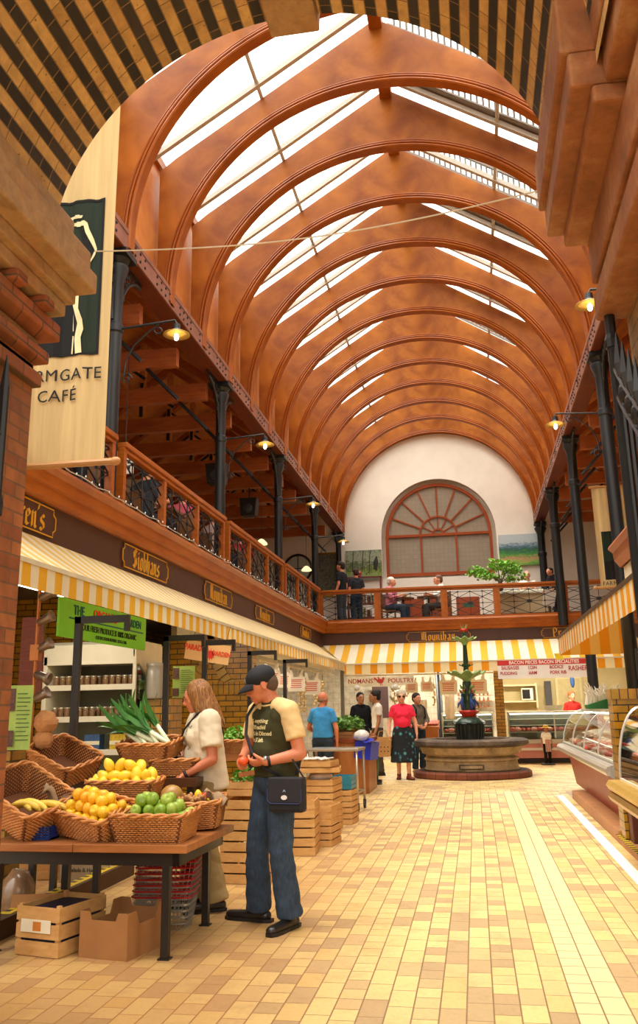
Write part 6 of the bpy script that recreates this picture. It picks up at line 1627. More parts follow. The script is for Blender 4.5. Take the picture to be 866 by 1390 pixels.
def head_geo(mb,J,yaw,pitch,roll=0,fat=1,s=1):
    """head facing -Y turned by yaw about Z, pitched down by pitch"""
    M=T(*J['head'])@RZ(yaw)@RX(pitch)@RY(roll)@S(s,s,s)
    def E(c,r,n=18,m=12): mb.ell(c,r,n,m,M=M)
    E((0,.02,.035),(.076*fat,.097,.085)); E((0,-.02,.005),(.068*fat,.078,.09)); E((0,-.035,-.055),(.052*fat,.058,.052))
    E((0,-.07,-.088),(.025,.024,.02)); E((0,-.055,-.03),(.05*fat,.045,.045)); 
    E((.036,-.055,-.022),(.025,.025,.024),10,8);E((-.036,-.055,-.022),(.025,.025,.024),10,8)
    # brow, nose, lips
    mb.tube([M@Vector(p) for p in ((-.045,-.078,.022),(0,-.092,.026),(.045,-.078,.022))],.011*s,8)
    mb.tube([M@Vector(p) for p in ((0,-.088,.02),(0,-.102,-.005),(0,-.113,-.026))],[.009*s,.0105*s,.013*s],8)
    E((.012,-.1,-.028),(.009,.011,.008),8,6);E((-.012,-.1,-.028),(.009,.011,.008),8,6)
    mb.tube([M@Vector(p) for p in ((-.022,-.083,-.054),(0,-.094,-.052),(.022,-.083,-.054))],.0075*s,8)
    mb.tube([M@Vector(p) for p in ((-.018,-.082,-.066),(0,-.09,-.066),(.018,-.082,-.066))],.0078*s,8)
    for sx in (-1,1):
        mb.tube([M@Vector((sx*(.074*fat),.012+.012*math.cos(a*PI/6),-.005+.03*math.sin(a*PI/6))) for a in range(13)],.0075*s,6)
        E((sx*.073*fat,.012,-.008),(.006,.014,.024),8,6)
    cap(mb,J['neck'],M@Vector((0,.02,-.03)),.058*s*fat,.052*s,n=16)
    return M
def face_parts(t,M,s=1,brow=None,glasses=False,fat=1,detail=True):
    if glasses:
        m=MB()
        for sx in (-1,1): m.ell((sx*.034,-.086,.006),(.026,.012,.019),12,8,M=M)
        m.tube([M@Vector(p) for p in ((-.075*fat,.01,.01),(-.06,-.075,.012),(-.01,-.098,.012),(.01,-.098,.012),(.06,-.075,.012),(.075*fat,.01,.01))],.004,6)
        part('sunglasses',m,plain('sunglass_lens','#14100e',.15),t,smooth=True)
    else:
        for sx in (-1,1):
            m=MB(); m.ell((sx*.031,-.0755,.005),(.012,.009,.0075),10,8,M=M); e=part('eye',m,eyew,t,smooth=True)
            m=MB(); m.ell((sx*.031,-.0825,.003),(.0055,.0035,.0055),8,6,M=M); part('iris',m,eyed,e,smooth=True)
            if detail:
                m=MB(); m.tube([M@Vector(p) for p in ((sx*.046,-.078,.008),(sx*.031,-.086,.013),(sx*.016,-.082,.008))],.0028,5); part('eyelid',m,browm,t)
    m=MB()
    for sx in (-1,1): m.tube([M@Vector(p) for p in ((sx*.052,-.081,.028),(sx*.034,-.0935,.034),(sx*.016,-.096,.03))],[.003,.0045,.003],5)
    part('eyebrows',m,brow or browm,t)
    m=MB(); m.tube([M@Vector(p) for p in ((-.02,-.09,-.06),(0,-.1005,-.0595),(.02,-.09,-.06))],[.003,.005,.003],6); part('lips',m,lipm,t,smooth=True)
def body(t,J,skin,vox,fat=1,handk=None,headk=None,build=1.0,arm=1.0,legs=True,torso=True):
    mb=MB(); J=J
    if torso:
        cap(mb,J['pelvis'],J['waist'],.13*build,.12*build,(1.15,.8),(1.1,.82)); cap(mb,J['waist'],J['chest'],.125*build,.14*build,(1.1,.82),(1.12,.76)); 
        cap(mb,J['shL'],J['neck'],.048,.052); cap(mb,J['shR'],J['neck'],.048,.052); cap(mb,J['chest'],J['neck'],.12,.06,(1.1,.75),(1,1))
    for s,d in (('L',1),('R',-1)):
        cap(mb,J['sh'+s],J['el'+s],.05*arm,.04*arm); cap(mb,J['el'+s],J['wr'+s],.041*arm,.027*arm)
        k=(handk or {}).get(s,{}); hand(mb,J['wr'+s],J['el'+s],d,**k)
        if legs:
            cap(mb,J['hip'+s],J['knee'+s],.08,.055); cap(mb,J['knee'+s],J['ank'+s],.055,.038)
    hk=headk or {}
    M=head_geo(mb,J,hk.get('yaw',0),hk.get('pitch',0),hk.get('roll',0),hk.get('fat',1),hk.get('s',1))
    o=fuse('body',mb,skin,t,vox,3)
    return M,o
def trousers(t,J,mat,vox,build=1,wid=1,name='trousers',cuff=.062,top=None):
    mb=MB(); w=top or J['waist']
    cap(mb,lerp(J['pelvis'],w,.75),J['pelvis'],.138*build,.148*build,(1.12,.84),(1.15,.86),24,'fr'); 
    for s in 'LR':
        cap(mb,J['hip'+s],J['knee'+s],.105*wid*build,.08*wid,n=18); cap(mb,J['knee'+s],lerp(J['ank'+s],J['knee'+s],-.02),.08*wid,cuff*1.18*wid,n=18,ends='rf')
        cap(mb,J['hip'+s],J['pelvis'],.1*build,.13*build)
    return fuse(name,mb,mat,t,vox,5,wr=.007)
def shoes(t,J,mat,s=1.0):
    for q in 'LR':
        a=Vector(J['ank'+q]); to=Vector(J['toe'+q]); d=(to-a); d.z=0; d.normalize(); z=a.z-.08
        heel=a-d*.05; mb=MB()
        heel.z=z+.04; tip=a+d*.19*s; tip.z=z+.032
        cap(mb,heel,tip,.042,.04,(1,.9),(1,.72),14,'rr',ref=(d.y,-d.x,0)); cap(mb,(a.x,a.y,z+.04),(a.x,a.y,z+.1),.042,.045,n=12)
        o=fuse('shoe',mb,mat,t,.008,3)
        # sole
        m=MB(); side=Vector((-d.y,d.x,0)); pts=[]
        for f,w in ((-.09,.028),(-.05,.04),(.05,.038),(.13,.046),(.19,.043),(.225,.022)):
            pts.append((a+d*f*s,w))
        P=[p+side*w for p,w in pts]+[p-side*w for p,w in reversed(pts)]
        m.prism([(v.x,v.y) for v in P],z,z+.022,'z'); part('sole',m,plain('sole_black','#120e0c',.5),o)
def shirt(t,J,mat,vox,build=1,hem=None,sleeve=.55,name='shirt',smat=None,loose=1.0,belly=0,neck=.075,armw=1.0,bust=0,separate=True):
    mb=MB(); h=hem or lerp(J['pelvis'],J['waist'],.2)
    cap(mb,h,J['waist'],.152*build*loose,.143*build*loose,(1.12,.85),(1.1,.86),28,'fr'); cap(mb,J['waist'],J['chest'],.143*build*loose,.155*build,(1.1,.86),(1.12,.8),28)
    cap(mb,J['chest'],lerp(J['chest'],J['neck'],.8),.15*build,.085,(1.12,.8),(1,.95),24)
    c=Vector(J['waist']).lerp(Vector(J['chest']),.2)
    if belly: mb.ell((c.x,c.y-.05*build-.0,c.z),(.12*build,.1*build+belly,.14),18,12)
    if bust: 
        c2=Vector(J['chest'])
        for sx in (-1,1): mb.ell((c2.x+sx*.06,c2.y-.085*build,c2.z-.02),(.07,.06,.07),12,9)
    for s in 'LR':
        cap(mb,lerp(J['neck'],J['sh'+s],.15),J['sh'+s],.055,.06)
        q=lerp(J['sh'+s],J['chest'],.35); cap(mb,(J['sh'+s][0]*.9,J['sh'+s][1],J['sh'+s][2]-.03),q,.06,.1)
    cap(mb,lerp(J['shL'],J['chest'],.3),lerp(J['shR'],J['chest'],.3),.08,.08)
    sl=MB() if smat else mb
    for s in 'LR':
        e=lerp(J['sh'+s],J['el'+s],sleeve) if sleeve<=1 else J['el'+s]
        if smat: cap(sl,lerp(J['neck'],J['sh'+s],.42),J['sh'+s],.066,.07*armw)
        cap(sl,J['sh'+s],e,.069*armw,.069*armw,n=18,ends='rf')
        if sleeve>1: cap(sl,J['el'+s],lerp(J['el'+s],J['wr'+s],sleeve-1),.062*armw,.044*armw,ends='rf')
    o=fuse(name,mb,mat,t,vox,5,wr=.006)
    if smat: fuse('sleeves',sl,smat,t,vox,4,wr=.006)
    return o
def project_text(t,mb,target,M,mat,name='lettering',off=.004,direction=None):
    """press flat lettering onto a garment: M places the XZ-plane text, shot along its +Y"""
    me=target.data; bv=BVHTree.FromPolygons([v.co for v in me.vertices],[tuple(p.vertices) for p in me.polygons])
    d=(M.to_3x3()@Vector((0,1,0))).normalized(); out=[]
    for v in mb.v:
        p=M@Vector(v); depth=v[1]
        h=bv.ray_cast(p-d*.5,d)
        out.append(tuple((h[0]-d*(off-depth*.2)) if h[0] is not None else p))
    mb.v=out; return part(name,mb,mat,t,fix=False)
def short_hair(t,M,mat,vol=1.0,back=True,name='hair',vox=.008):
    mb=MB()
    mb.ell((0,.03,.05),(.084*vol,.1*vol,.082*vol),18,12,M=M); mb.ell((0,.06,.0),(.074*vol,.07*vol,.08),14,10,M=M)
    o=fuse(name,mb,mat,t,vox,3); return o
def hair_strands(t,M,mat,n,length,seed,back=(0,.05,-.0),name='hair',r=.006):
    rnd=random.Random(seed); m=MB()
    for i in range(n):
        a=rnd.uniform(-2.6,2.6) # around head, 0 = back
        x=math.sin(a)*.078; y=.025+math.cos(a)*.095
        if y<-.05: continue
        L=length*(1-.25*abs(a)/2.6)*rnd.uniform(.85,1.05)
        pts=[(x*.15,.02+y*.1,.128),(x*.7,.02+(y-.02)*.7,.108),(x*1.03,y*1.02,.04),(x*1.1,y*1.05+.004,-.05),(x*1.2+rnd.uniform(-.01,.01),y*1.05+.015,-.05-L*.5),(x*1.25+rnd.uniform(-.02,.02),y*.95+.025,-.05-L)]
        m.tube([M@Vector(p) for p in pts],[r,r*1.6,r*1.9,r*1.7,r*1.4,r*.4],5)
    m.ell((0,.028,.045),(.083,.1,.085),16,10,M=M); m.ell((0,.06,-.02),(.07,.06,.08),14,10,M=M)
    return fuse(name,m,mat,t,.0052,2)
def joints(**k):
    J=dict(DEF); J.update(k); return J
def shift(J,d): return {k:(v[0]+d[0],v[1]+d[1],v[2]+d[2]) for k,v in J.items()}
# ---------- the man with the black cap
def cloth(name,col,var=.12,sc=5,bump=.25): return plain(name,col,.9,0,var,sc,bump=bump,spec=.2)
denim=NT('denim'); _v=denim.coords(); _n=denim.noise(_v,5,4,.6); _n2=denim.noise(denim.coords(scale=(1,1,.25)),90,2)
_c=denim.ramp(_n,[(.3,'#1a2636'),(.6,'#2c3e54'),(.8,'#4a6078')]); _c=denim.mix(.07,_c,denim.ramp(_n2,[(.3,'#101820'),(.7,'#8094a8')])); denim.base(_c); denim.set(Roughness=.9); denim.bump(_n,.3,.01); denim=denim.mat
t=thing('person','man in a black cap, olive and cream tee shirt and jeans holding a tomato','person',(-1.4,6.18,0),R(-42))
J=joints(pelvis=(0,.02,.92),waist=(0,.03,1.04),chest=(0,.02,1.26),neck=(0,-.0,1.42),head=(-.035,-.075,1.545),
 hipL=(.09,.0,.88),kneeL=(.12,-.02,.47),ankL=(.14,.03,.08),toeL=(.2,-.12,.03),hipR=(-.09,.02,.88),kneeR=(-.13,-.04,.47),ankR=(-.17,.0,.08),toeR=(-.34,-.09,.03),
 shL=(.185,.01,1.37),elL=(.26,.04,1.09),wrL=(.15,-.16,1.045),shR=(-.185,.0,1.37),elR=(-.25,-.04,1.1),wrR=(-.08,-.2,1.05))
M,b=body(t,J,skinR,.0062,handk={'L':dict(curl=.5,palm=(-.3,.3,.6),dirv=(-.85,-.45,-.12)),'R':dict(curl=.6,palm=(.8,.4,.2),dirv=(.55,-.55,-.25))},headk=dict(yaw=R(-30),pitch=R(24),fat=1.06),build=1.05,arm=1.08)
face_parts(t,M,fat=1.06,brow=plain('brow_grey','#8a6a50',.8))
short_hair(t,M,plain('hair_grey_brown','#5c4636',.85,0,.3,40),.97)
o=shirt(t,J,cloth('olive_cotton','#3c3a22'),.009,1.06,hem=(0,.025,.93),sleeve=.66,smat=cloth('cream_cotton','#dcbc84'),loose=1.04,belly=.03,armw=1.02)
m=MB(); m.tube([(.075*math.cos(a*PI/10)+J['neck'][0],.07*math.sin(a*PI/10)+.0,1.425+.02*math.sin(a*PI/10)) for a in range(20)],.008,6,closed=True); part('collar',m,cloth('cream_cotton','#dcbc84'),t,smooth=True)
for i,s_ in enumerate(('0% everything','100% rachid','not 8% ish Diimed','but 7% ish.')):
    mm=text_mb(s_,.038,.002,1,align='CENTER',bold=.001); project_text(t,mm,o,T(-.03,0,1.305-.042*i)@RZ(R(0)),plain('print_cream','#d8c890',.8,0,0))
m=MB(); m.box(-.022,.022,0,.004,-.01,.01); mb_=m; 
trousers(t,J,denim,.009,1.0,1.0,'jeans',cuff=.075)
shoes(t,J,plain('black_leather','#16120f',.35,0,.1,spec=.6),1.12)
m=MB(); m.tube([(.137*1.14*math.cos(a*PI/12),.137*.86*math.sin(a*PI/12)+.022,.985) for a in range(24)],.017,6,closed=True,flat=.4); part('belt',m,plain('belt_leather','#2a1a12',.5),t) if 0 else None
# cap with a peak
capm=plain('cap_black','#131318',.8,0,.1,12)
mb=MB(); mb.ell((0,.02,.052),(.092,.11,.085),22,14,M=M); c_=fuse('cap_crown',mb,capm,t,.007,3)
# trim underside of the crown by using a band + peak
m=MB()
def pk(u,v):
    a=R(-64+128*u); r=.108+.078*v*math.cos(R(-64+128*u)*.9)
    return tuple(M@Vector((math.sin(a)*(.09+.004*v),-.02-math.cos(a)*(.066+.085*v*max(0,math.cos(a))),.046-.034*v*v-.022*abs(math.sin(a))**2)))
m.grid(pk,16,6); part('cap_peak',m,capm,c_,smooth=True,solid=.004)
m=MB(); m.ell((0,.02,.14),(.009,.009,.005),8,6,M=M); part('cap_button',m,capm,c_)
m=MB(); mm=text_mb('A',.04,.003); xform(mm,M@T(-.03,-.085,.075)@RZ(R(-12))); part('cap_emblem',mm,plain('cap_emblem_grey','#8a8a90',.6,0,0),c_,fix=False)
# watch, tattoo smudge, shoulder bag
def ringat(name,p,q,f,r,th,mat,parent,w=.02):
    p=Vector(p);q=Vector(q); c=p.lerp(q,f); d=(q-p).normalized(); a=d.orthogonal().normalized(); b_=d.cross(a); m=MB()
    m.tube([c+a*r*math.cos(k*PI/10)+b_*r*math.sin(k*PI/10) for k in range(20)],w/2,6,closed=True,up=tuple(d),flat=.35)
    return part(name,m,mat,parent,smooth=True),c,d
wr_,c,d=ringat('watch_strap',J['elL'],J['wrL'],.93,.033,.004,plain('strap_black','#141210',.5),t,.022)
m=MB(); m.lathe([(.017,-.003),(.018,0),(.016,.006),(0,.007)],16,M=T(c.x-.0,c.y-.03,c.z+.018)@RX(R(60))); part('watch_face',m,plain('watch_steel','#b8b4a8',.25,.6),wr_,smooth=True)
bagm=plain('bag_black','#17151a',.7,0,.12,10)
bg_=thing('shoulder_bag','black shoulder bag with a round white badge hanging at the man\'s hip','bag',(-1.25,5.95,.88),R(-12))
m=MB(); m.box(-.125,.125,-.04,.045,-.15,.06); part('bag_body',m,bagm,bg_,bevel=.02)
m=MB(); m.box(-.118,.118,-.052,-.038,-.09,.065); m.box(-.118,.118,-.052,.04,.055,.068); part('flap',m,plain('bag_flap','#1f1d24',.6,0,.1,10),bg_,bevel=.01)
m=MB(); m.tube([(-.12,-.053,.0),(-.12,-.053,-.075),(-.1,-.053,-.092),(.1,-.053,-.092),(.12,-.053,-.075),(.12,-.053,0)],.003,5); part('piping',m,plain('piping_navy','#2c3a6a',.6),bg_)
m=MB(); m.lathe([(.018,0),(.018,.003),(0,.003)],16,M=T(.0,-.055,-.055)@RX(R(90))@S(1.2,.8,1)); part('badge',m,plain('badge_white','#e4dcd8',.5,0,0),bg_)
mm=text_mb('^',.05,.002); xform(mm,T(0,-.054,-.02)@S(1,1,.7)); part('badge_crest',mm,plain('badge_blue','#a8b8d8',.5,0,0),bg_,fix=False)
# strap runs from hip bag up across chest to right shoulder (in bag coordinates via world)
MW=T(-1.4,6.18,0)@RZ(R(-42)); MBg=(T(-1.25,5.95,.88)@RZ(R(-12))).inverted()
Sp=[(.2,-.02,.93),(.12,-.15,1.0),(.02,-.185,1.1),(-.07,-.175,1.22),(-.115,-.135,1.34),(-.12,-.05,1.445),(-.1,.05,1.43),(0,.15,1.3),(.12,.16,1.1),(.2,.06,.95)]
bv=None
m=MB(); m.tube([MBg@(MW@Vector(p)) for p in Sp],.016,6,flat=.3,up=(0,0,1)) if 0 else m.tube([MBg@(MW@Vector(p)) for p in Sp],.011,6); part('strap',m,bagm,bg_,smooth=True)
m=MB(); m.tube([MBg@(MW@Vector((.2,-.03,1.12))),(.12,0,.06)],.006,5); part('strap_end',m,bagm,bg_)
tm=MB(); tm.ell((0,0,0),(.036,.036,.03),14,10); o=part('tomato',tm,FR['tomato'][0],None,smooth=True); p=MW@Vector((.03,-.265,1.05)); o.location=p; tag(o,'large red tomato held in both hands by the man in the cap','tomato')
m=MB(); m.box(-.07,.07,-.008,.008,-.016,.016); single('wallet',m,plain('wallet_tan','#a8683a',.5),tuple(MW@Vector((.0,-.215,.965))),'tan leather wallet tucked at the man\'s waist','wallet',(0,R(-8),R(-30)),smooth=False,bevel=.003)
# ---------- the long haired woman
t=thing('person','woman with long fair hair in a cream tee shirt reaching into the produce','person',(-2.02,6.62,0),R(-62))
J=joints(pelvis=(0,.03,.88),waist=(0,.02,1.0),chest=(0,-.01,1.21),neck=(0,-.02,1.36),head=(0,-.07,1.485),
 hipL=(.085,.02,.85),kneeL=(.1,-.01,.45),ankL=(.1,.06,.08),toeL=(.11,-.1,.03),hipR=(-.085,.02,.85),kneeR=(-.1,-.04,.45),ankR=(-.11,-.06,.08),toeR=(-.12,-.22,.03),
 shL=(.165,.0,1.315),elL=(.24,.01,1.04),wrL=(.17,-.19,.93),shR=(-.165,-.02,1.315),elR=(-.24,-.1,1.06),wrR=(-.14,-.26,.93))
M,b=body(t,J,skinR,.0062,handk={'L':dict(curl=.35,palm=(0,0,-1),dirv=(-.2,-.7,-.35)),'R':dict(curl=.35,palm=(.3,0,-1),dirv=(.1,-.55,-.6))},headk=dict(yaw=R(-14),pitch=R(20),s=.96),build=.97,arm=.95)
face_parts(t,M,.96)
_h=NT('fair_hair'); _n=_h.noise(_h.coords(scale=(1,1,.08)),110,3,.6); _h.base(_h.ramp(_n,[(.3,'#5c3618'),(.55,'#94622f'),(.75,'#bc8c50')])); _h.set(Roughness=.45); _h.bump(_n,.8,.01); hairm=_h.mat
hair_strands(t,M,hairm,120,.26,5)
o=shirt(t,J,cloth('cream_tee','#d8c8ac'),.009,1.08,hem=(0,.035,.82),sleeve=.72,loose=1.06,armw=1.2,bust=1,belly=.02)
rnd=random.Random(4); mm=MB()
for i in range(26): mm.lathe([(.005,0),(.005,.002),(0,.002)],6,M=T(rnd.uniform(-.1,.1),0,rnd.uniform(1.1,1.3))@RX(R(90)))
project_text(t,mm,o,T(0,0,0),plain('print_dots','#4a3c30',.8,0,0),'printed_dots')
trousers(t,J,cloth('khaki_cotton','#9c8458'),.009,.98,1.06,'trousers',cuff=.085)
shoes(t,J,plain('dark_brown_leather','#241610',.4,0,.1),1.0)
ringat('watch_strap',J['elL'],J['wrL'],.9,.031,.004,plain('strap_brown','#2c1c14',.5),t,.024)
bg2=thing('shoulder_bag','black bag hanging from a thin strap in front of the long haired woman','bag',(-2.27,6.5,.95),R(-40)); m=MB(); m.box(-.09,.09,-.04,.04,-.13,.1); part('bag_body',m,bagm,bg2,bevel=.03)
MW=T(-2.02,6.62,0)@RZ(R(-62)); MBg=(T(-2.27,6.5,.95)@RZ(R(-40))).inverted()
m=MB(); m.tube([(0,0,.09)]+[MBg@(MW@Vector(p)) for p in ((-.15,-.16,1.05),(-.08,-.185,1.14),(.01,-.16,1.25),(.08,-.08,1.36),(.1,.0,1.4),(.07,.1,1.34),(-.05,.15,1.2),(-.17,.1,1.02))]+[(0.02,.02,.09)],.008,6); part('strap',m,bagm,bg2,smooth=True)
# ---------- people further down the aisle
def simple(label,loc,rz,J,skin,shirtc,legc,hairc,vox=.016,hairvol=1,build=1,sleeve=.55,skirt=None,glasses=False,headk=None,handk=None,long=False,shoec='#2a1c16',loose=1,bald=False,scale=1,belly=0,bust=0,group=None,legs=True,name='person'):
    t=thing(name,label,'person' if name=='person' else 'statue',loc,rz,group); t.scale=(scale,)*3
    M,b=body(t,J,skin,min(vox,.0105),headk=headk or dict(s=1.08),handk=handk,build=build)
    face_parts(t,M,glasses=glasses,detail=False)
    if not bald: short_hair(t,M,plain('hair_'+hairc.strip('#'),hairc,.85,0,.25,40),hairvol,vox=.011)
    else:
        mb=MB()
        for sx in (-1,1): mb.ell((sx*.066,.035,-.01),(.016,.045,.03),10,8,M=M)
        mb.ell((0,.095,-.01),(.06,.025,.035),10,8,M=M); fuse('hair',mb,plain('hair_'+hairc.strip('#'),hairc,.85,0,.25,40),t,.01,2)
    s=shirt(t,J,cloth('cloth_'+shirtc.strip('#'),shirtc),.013,build,sleeve=sleeve,loose=loose,belly=belly,bust=bust)
    if skirt:
        mb=MB(); cap(mb,J['waist'],J['pelvis'],.135*build,.17*build,(1.1,.9),(1.1,.9),24,'rf'); cap(mb,J['pelvis'],(J['pelvis'][0],J['pelvis'][1],.33),.17*build,.27,(1.1,.9),(1,.9),24,'ff'); fuse('skirt',mb,skirt,t,.014,3)
    elif legs: trousers(t,J,cloth('leg_'+legc.strip('#'),legc),.013,build)
    if legs: shoes(t,J,plain('shoe_'+shoec.strip('#'),shoec,.5,0,.1))
    return t,M,s
floral=NT('floral_skirt_cloth'); _v=floral.node('ShaderNodeTexVoronoi'); _v.inputs['Scale'].default_value=9; floral.link(floral.coords(),_v.inputs[0]); _c=floral.ramp(_v.outputs['Distance'],[(.0,'#6ab0a8'),(.25,'#2c6a74'),(.36,'#14181c'),(1,'#101418')]); floral.base(_c); floral.set(Roughness=.9); floral=floral.mat
JL=joints(toeL=(.12,-.17,.03),kneeR=(-.1,.02,.48),ankR=(-.1,.12,.08),toeR=(-.12,-.04,.03),kneeL=(.09,-.08,.48),ankL=(.09,-.08,.08),elL=(.27,.0,1.1),wrL=(.28,-.05,.88),elR=(-.27,.02,1.1),wrR=(-.28,-.06,.88))
tL,M,s_=simple('woman in a bright pink top, sunglasses and a dark floral skirt walking up the aisle','' and 0 or (-1.46,18.2,0),R(8),JL,skinP,'#e8304a','#222222','#b8a890',skirt=floral,glasses=True,build=1.12,bust=1,belly=.02,hairvol=1.13,shoec='#7a2c1c',scale=.98,sleeve=.6)
bgm=cloth('tan_bag_cloth','#b08450'); bt=thing('tote_bag','tan shopping bag with dark dots carried beside the woman in the pink top','bag',(-1.86,18.1,.42)); m=MB(); m.prism([(-.17,0),(.15,.02),(.19,.4),(-.2,.38)],-.05,.06,'y'); part('bag_body',m,bgm,bt,bevel=.01)
m=MB(); m.tube([(-.1,0,.38),(-.06,0,.5),(.06,0,.52),(.1,0,.39)],.009,6); part('handle',m,bgm,bt)
m=MB()
for i in range(9): m.lathe([(.014,0),(.014,.003),(0,.003)],8,M=T(-.1+.07*(i%4),-.053,.12+.08*(i//4))@RX(R(90)))
part('dots',m,plain('dot_brown','#4a2c1c',.8),bt)
simple('balding man in a sky blue tee shirt seen from behind at the vegetable kiosk',(-2.52,14.9,0),R(165),joints(head=(0,-.04,1.6),elL=(.3,-.06,1.12),wrL=(.22,-.26,1.02),elR=(-.26,.0,1.1)),skinR,'#3c88c0','#2a3440','#8a6a50',bald=True,build=1.08,loose=1.06,sleeve=.62,scale=.955)
simple('man with black hair in a black long sleeved top by the kiosk greens',(-2.5,19.9,0),R(30),joints(head=(-.02,-.05,1.6)),skinD,'#15141a','#1c2028','#120e0c',sleeve=1.85,scale=.99)
t_,M,s_=simple('person in a white top with dark hair pinned up holding a pale strap bag',(-2.08,19.3,0),R(-70),joints(head=(0,-.05,1.6),elL=(.2,-.02,1.1),wrL=(.2,-.1,.87)),skinD,'#e0d8c8','#4a4238','#1c1410',hairvol=1.06,sleeve=.6,build=.95,scale=1.0)
m=MB(); m.ell((0,.09,.09),(.06,.055,.05),12,8,M=M); part('hair_bun',m,plain('hair_1c1410','#1c1410'),t_,smooth=True)
t_,M,s_=simple('woman in a grey top with dark hair and a backpack behind the pink topped woman',(-1.28,20.2,0),R(40),joints(head=(-.02,-.04,1.6),elL=(.24,-.04,1.12),wrL=(.06,-.2,1.0),elR=(-.24,-.02,1.12),wrR=(-.12,-.2,1.0)),skinA,'#6e6454','#26303c','#2a1a12',hairvol=1.05,sleeve=1.5,build=.95,scale=.97,shoec='#d8d0c0')
m=MB(); m.box(-.13,.13,.13,.26,1.05,1.42); 
for sx in (-1,1): m.tube([(sx*.1,.13,1.42),(sx*.11,.0,1.475),(sx*.12,-.13,1.38),(sx*.13,-.13,1.2),(sx*.14,.05,1.1)],.015,6)
bp=part('backpack',m,cloth('backpack_black','#1c1c20'),None); bp.location=(-1.28,20.2,0); bp.rotation_euler=(0,0,R(40)); bp.scale=(.97,)*3; tag(bp,'black backpack worn by the woman in the grey top','backpack')
m=MB(); m.ell((0,.08,.11),(.02,.02,.02),8,6,M=M); part('yellow_hair_clip',m,plain('clip_yellow','#e8c81c',.5),t_,smooth=True)
simple('dark haired person standing in a red top behind the meat counter at the right',(2.52,24.5,.0),R(20),joints(),skinP,'#b82c24','#2a2420','#a8582c',hairvol=1.08,scale=.98)
simple('fair haired shop worker low behind the kiosk greens at the left stall',(-3.55,20.9,-.0),R(40),joints(),skinA,'#d8d4cc','#2a2420','#5a2c1c',scale=.86)
# ---------- butcher figure
JS=joints(); t_,M,s_=simple('small butcher statue with a straw hat, white shirt and red striped apron',(1.62,22.25,.0),R(15),JS,skinD,'#efe9dc','#1c1614','#2a1a12',scale=.5,build=1.25,headk=dict(s=1.25),name='butcher_statue')
m=MB(); m.lathe([(.2,.06),(.21,.067),(.12,.08),(.1,.11),(.1,.15),(0,.17)],24,M=M); part('straw_hat',m,plain('straw','#d8b04c',.7,0,.1,30),t_,smooth=False)
m=MB(); m.grid(lambda u,v:(-.13+.26*u,-.185+.03*abs(u-.5),1.15-.55*v),10,10); part('apron',m,stripes('apron_stripe','#c8342c','#efe6dc','X',.06,.55),t_,solid=.01)
m=MB(); m.lathe([(.33,0),(.33,.05),(.3,.08),(0,.08)],20); b_=part('statue_base',m,steel,t_); 
# ---------- far gallery diners
Z4=3.45
SIT=joints(pelvis=(0,0,.5),waist=(0,0,.62),chest=(0,-.03,.85),neck=(0,-.02,1.02),head=(0,-.06,1.17),hipL=(.09,-.02,.47),kneeL=(.11,-.42,.47),ankL=(.11,-.42,.08),toeL=(.12,-.58,.03),hipR=(-.09,-.02,.47),kneeR=(-.11,-.42,.47),ankR=(-.11,-.42,.08),toeR=(-.12,-.58,.03),
 shL=(.17,-.01,.97),elL=(.22,-.12,.74),wrL=(.12,-.34,.78),shR=(-.17,-.01,.97),elR=(-.22,-.12,.74),wrR=(-.12,-.34,.78))
def chair_for(loc,rz,lab):
    t=thing('cafe_chair',lab,'chair',loc,rz); w_=wood('chair_wood','#6a4424','#8a5c34')
    m=MB(); m.box(-.21,.21,-.24,.2,.37,.4); part('seat',m,w_,t); m=MB(); m.box(-.2,.2,.19,.22,.45,.85); part('backrest',m,w_,t)
    for x,y,h in ((-.19,-.21,.37),(.19,-.21,.37),(-.19,.2,.85),(.19,.2,.85)):
        m=MB(); m.box(x-.018,x+.018,y-.018,y+.018,0,h); part('leg',m,w_,t)
simple('seated man with white hair in a pink shirt at a far gallery table',(-2.05,23.3,Z4),R(70),SIT,skinP,'#c87888','#2c3848','#e0d8cc',sleeve=1.7,build=1.08,belly=.03); chair_for((-2.05,23.3,Z4),R(70),'wooden chair under the man in the pink shirt')
simple('seated diner in a white top with short brown hair at the far gallery table',(-.72,23.3,Z4),R(-70),SIT,skinA,'#ddd4c8','#3a3430','#6a5040',sleeve=1.6); chair_for((-.72,23.3,Z4),R(-70),'wooden chair under the diner in the white top')
simple('bald man in white seated behind the pale counter on the far gallery',(1.6,24.3,Z4+.15),R(0),SIT,skinP,'#ece6dc','#3a3430','#b8a890',bald=True,build=1.12); 
simple('standing dark haired man in a dark shirt at the left end of the far gallery',(-3.3,22.9,Z4),R(-110),joints(),skinA,'#1c1e24','#3c4048','#2a1c14',sleeve=.7,scale=.98)
simple('standing person in a dark outfit with a tan bag behind the dark shirted man',(-3.0,23.6,Z4),R(-150),joints(),skinA,'#2a2a30','#24303c','#3a2418',sleeve=.7,scale=.93)
simple('dark haired person in a dark jacket leaning at the right end of the far gallery',(2.2,22.75,Z4-.0),R(-50),shift(joints(chest=(0,-.1,1.24),neck=(0,-.16,1.38),head=(0,-.24,1.5),shL=(.17,-.12,1.34),shR=(-.17,-.12,1.34),wrL=(.2,-.35,.9),wrR=(-.2,-.35,.9),elL=(.22,-.18,1.08),elR=(-.22,-.18,1.08)),(0,0,-.0)),skinA,'#24242a','#2a2c34','#1c1410',sleeve=1.85,scale=.78)
m=MB(); m.box(-.15,.15,0,.01,-.2,.2); single('newspaper',m,plain('newsprint','#d8d2c4',.8,0,.2,40),(1.98,22.45,3.95),'folded newspaper held at the right end of the far gallery','newspaper',(R(10),R(12),0),smooth=False)
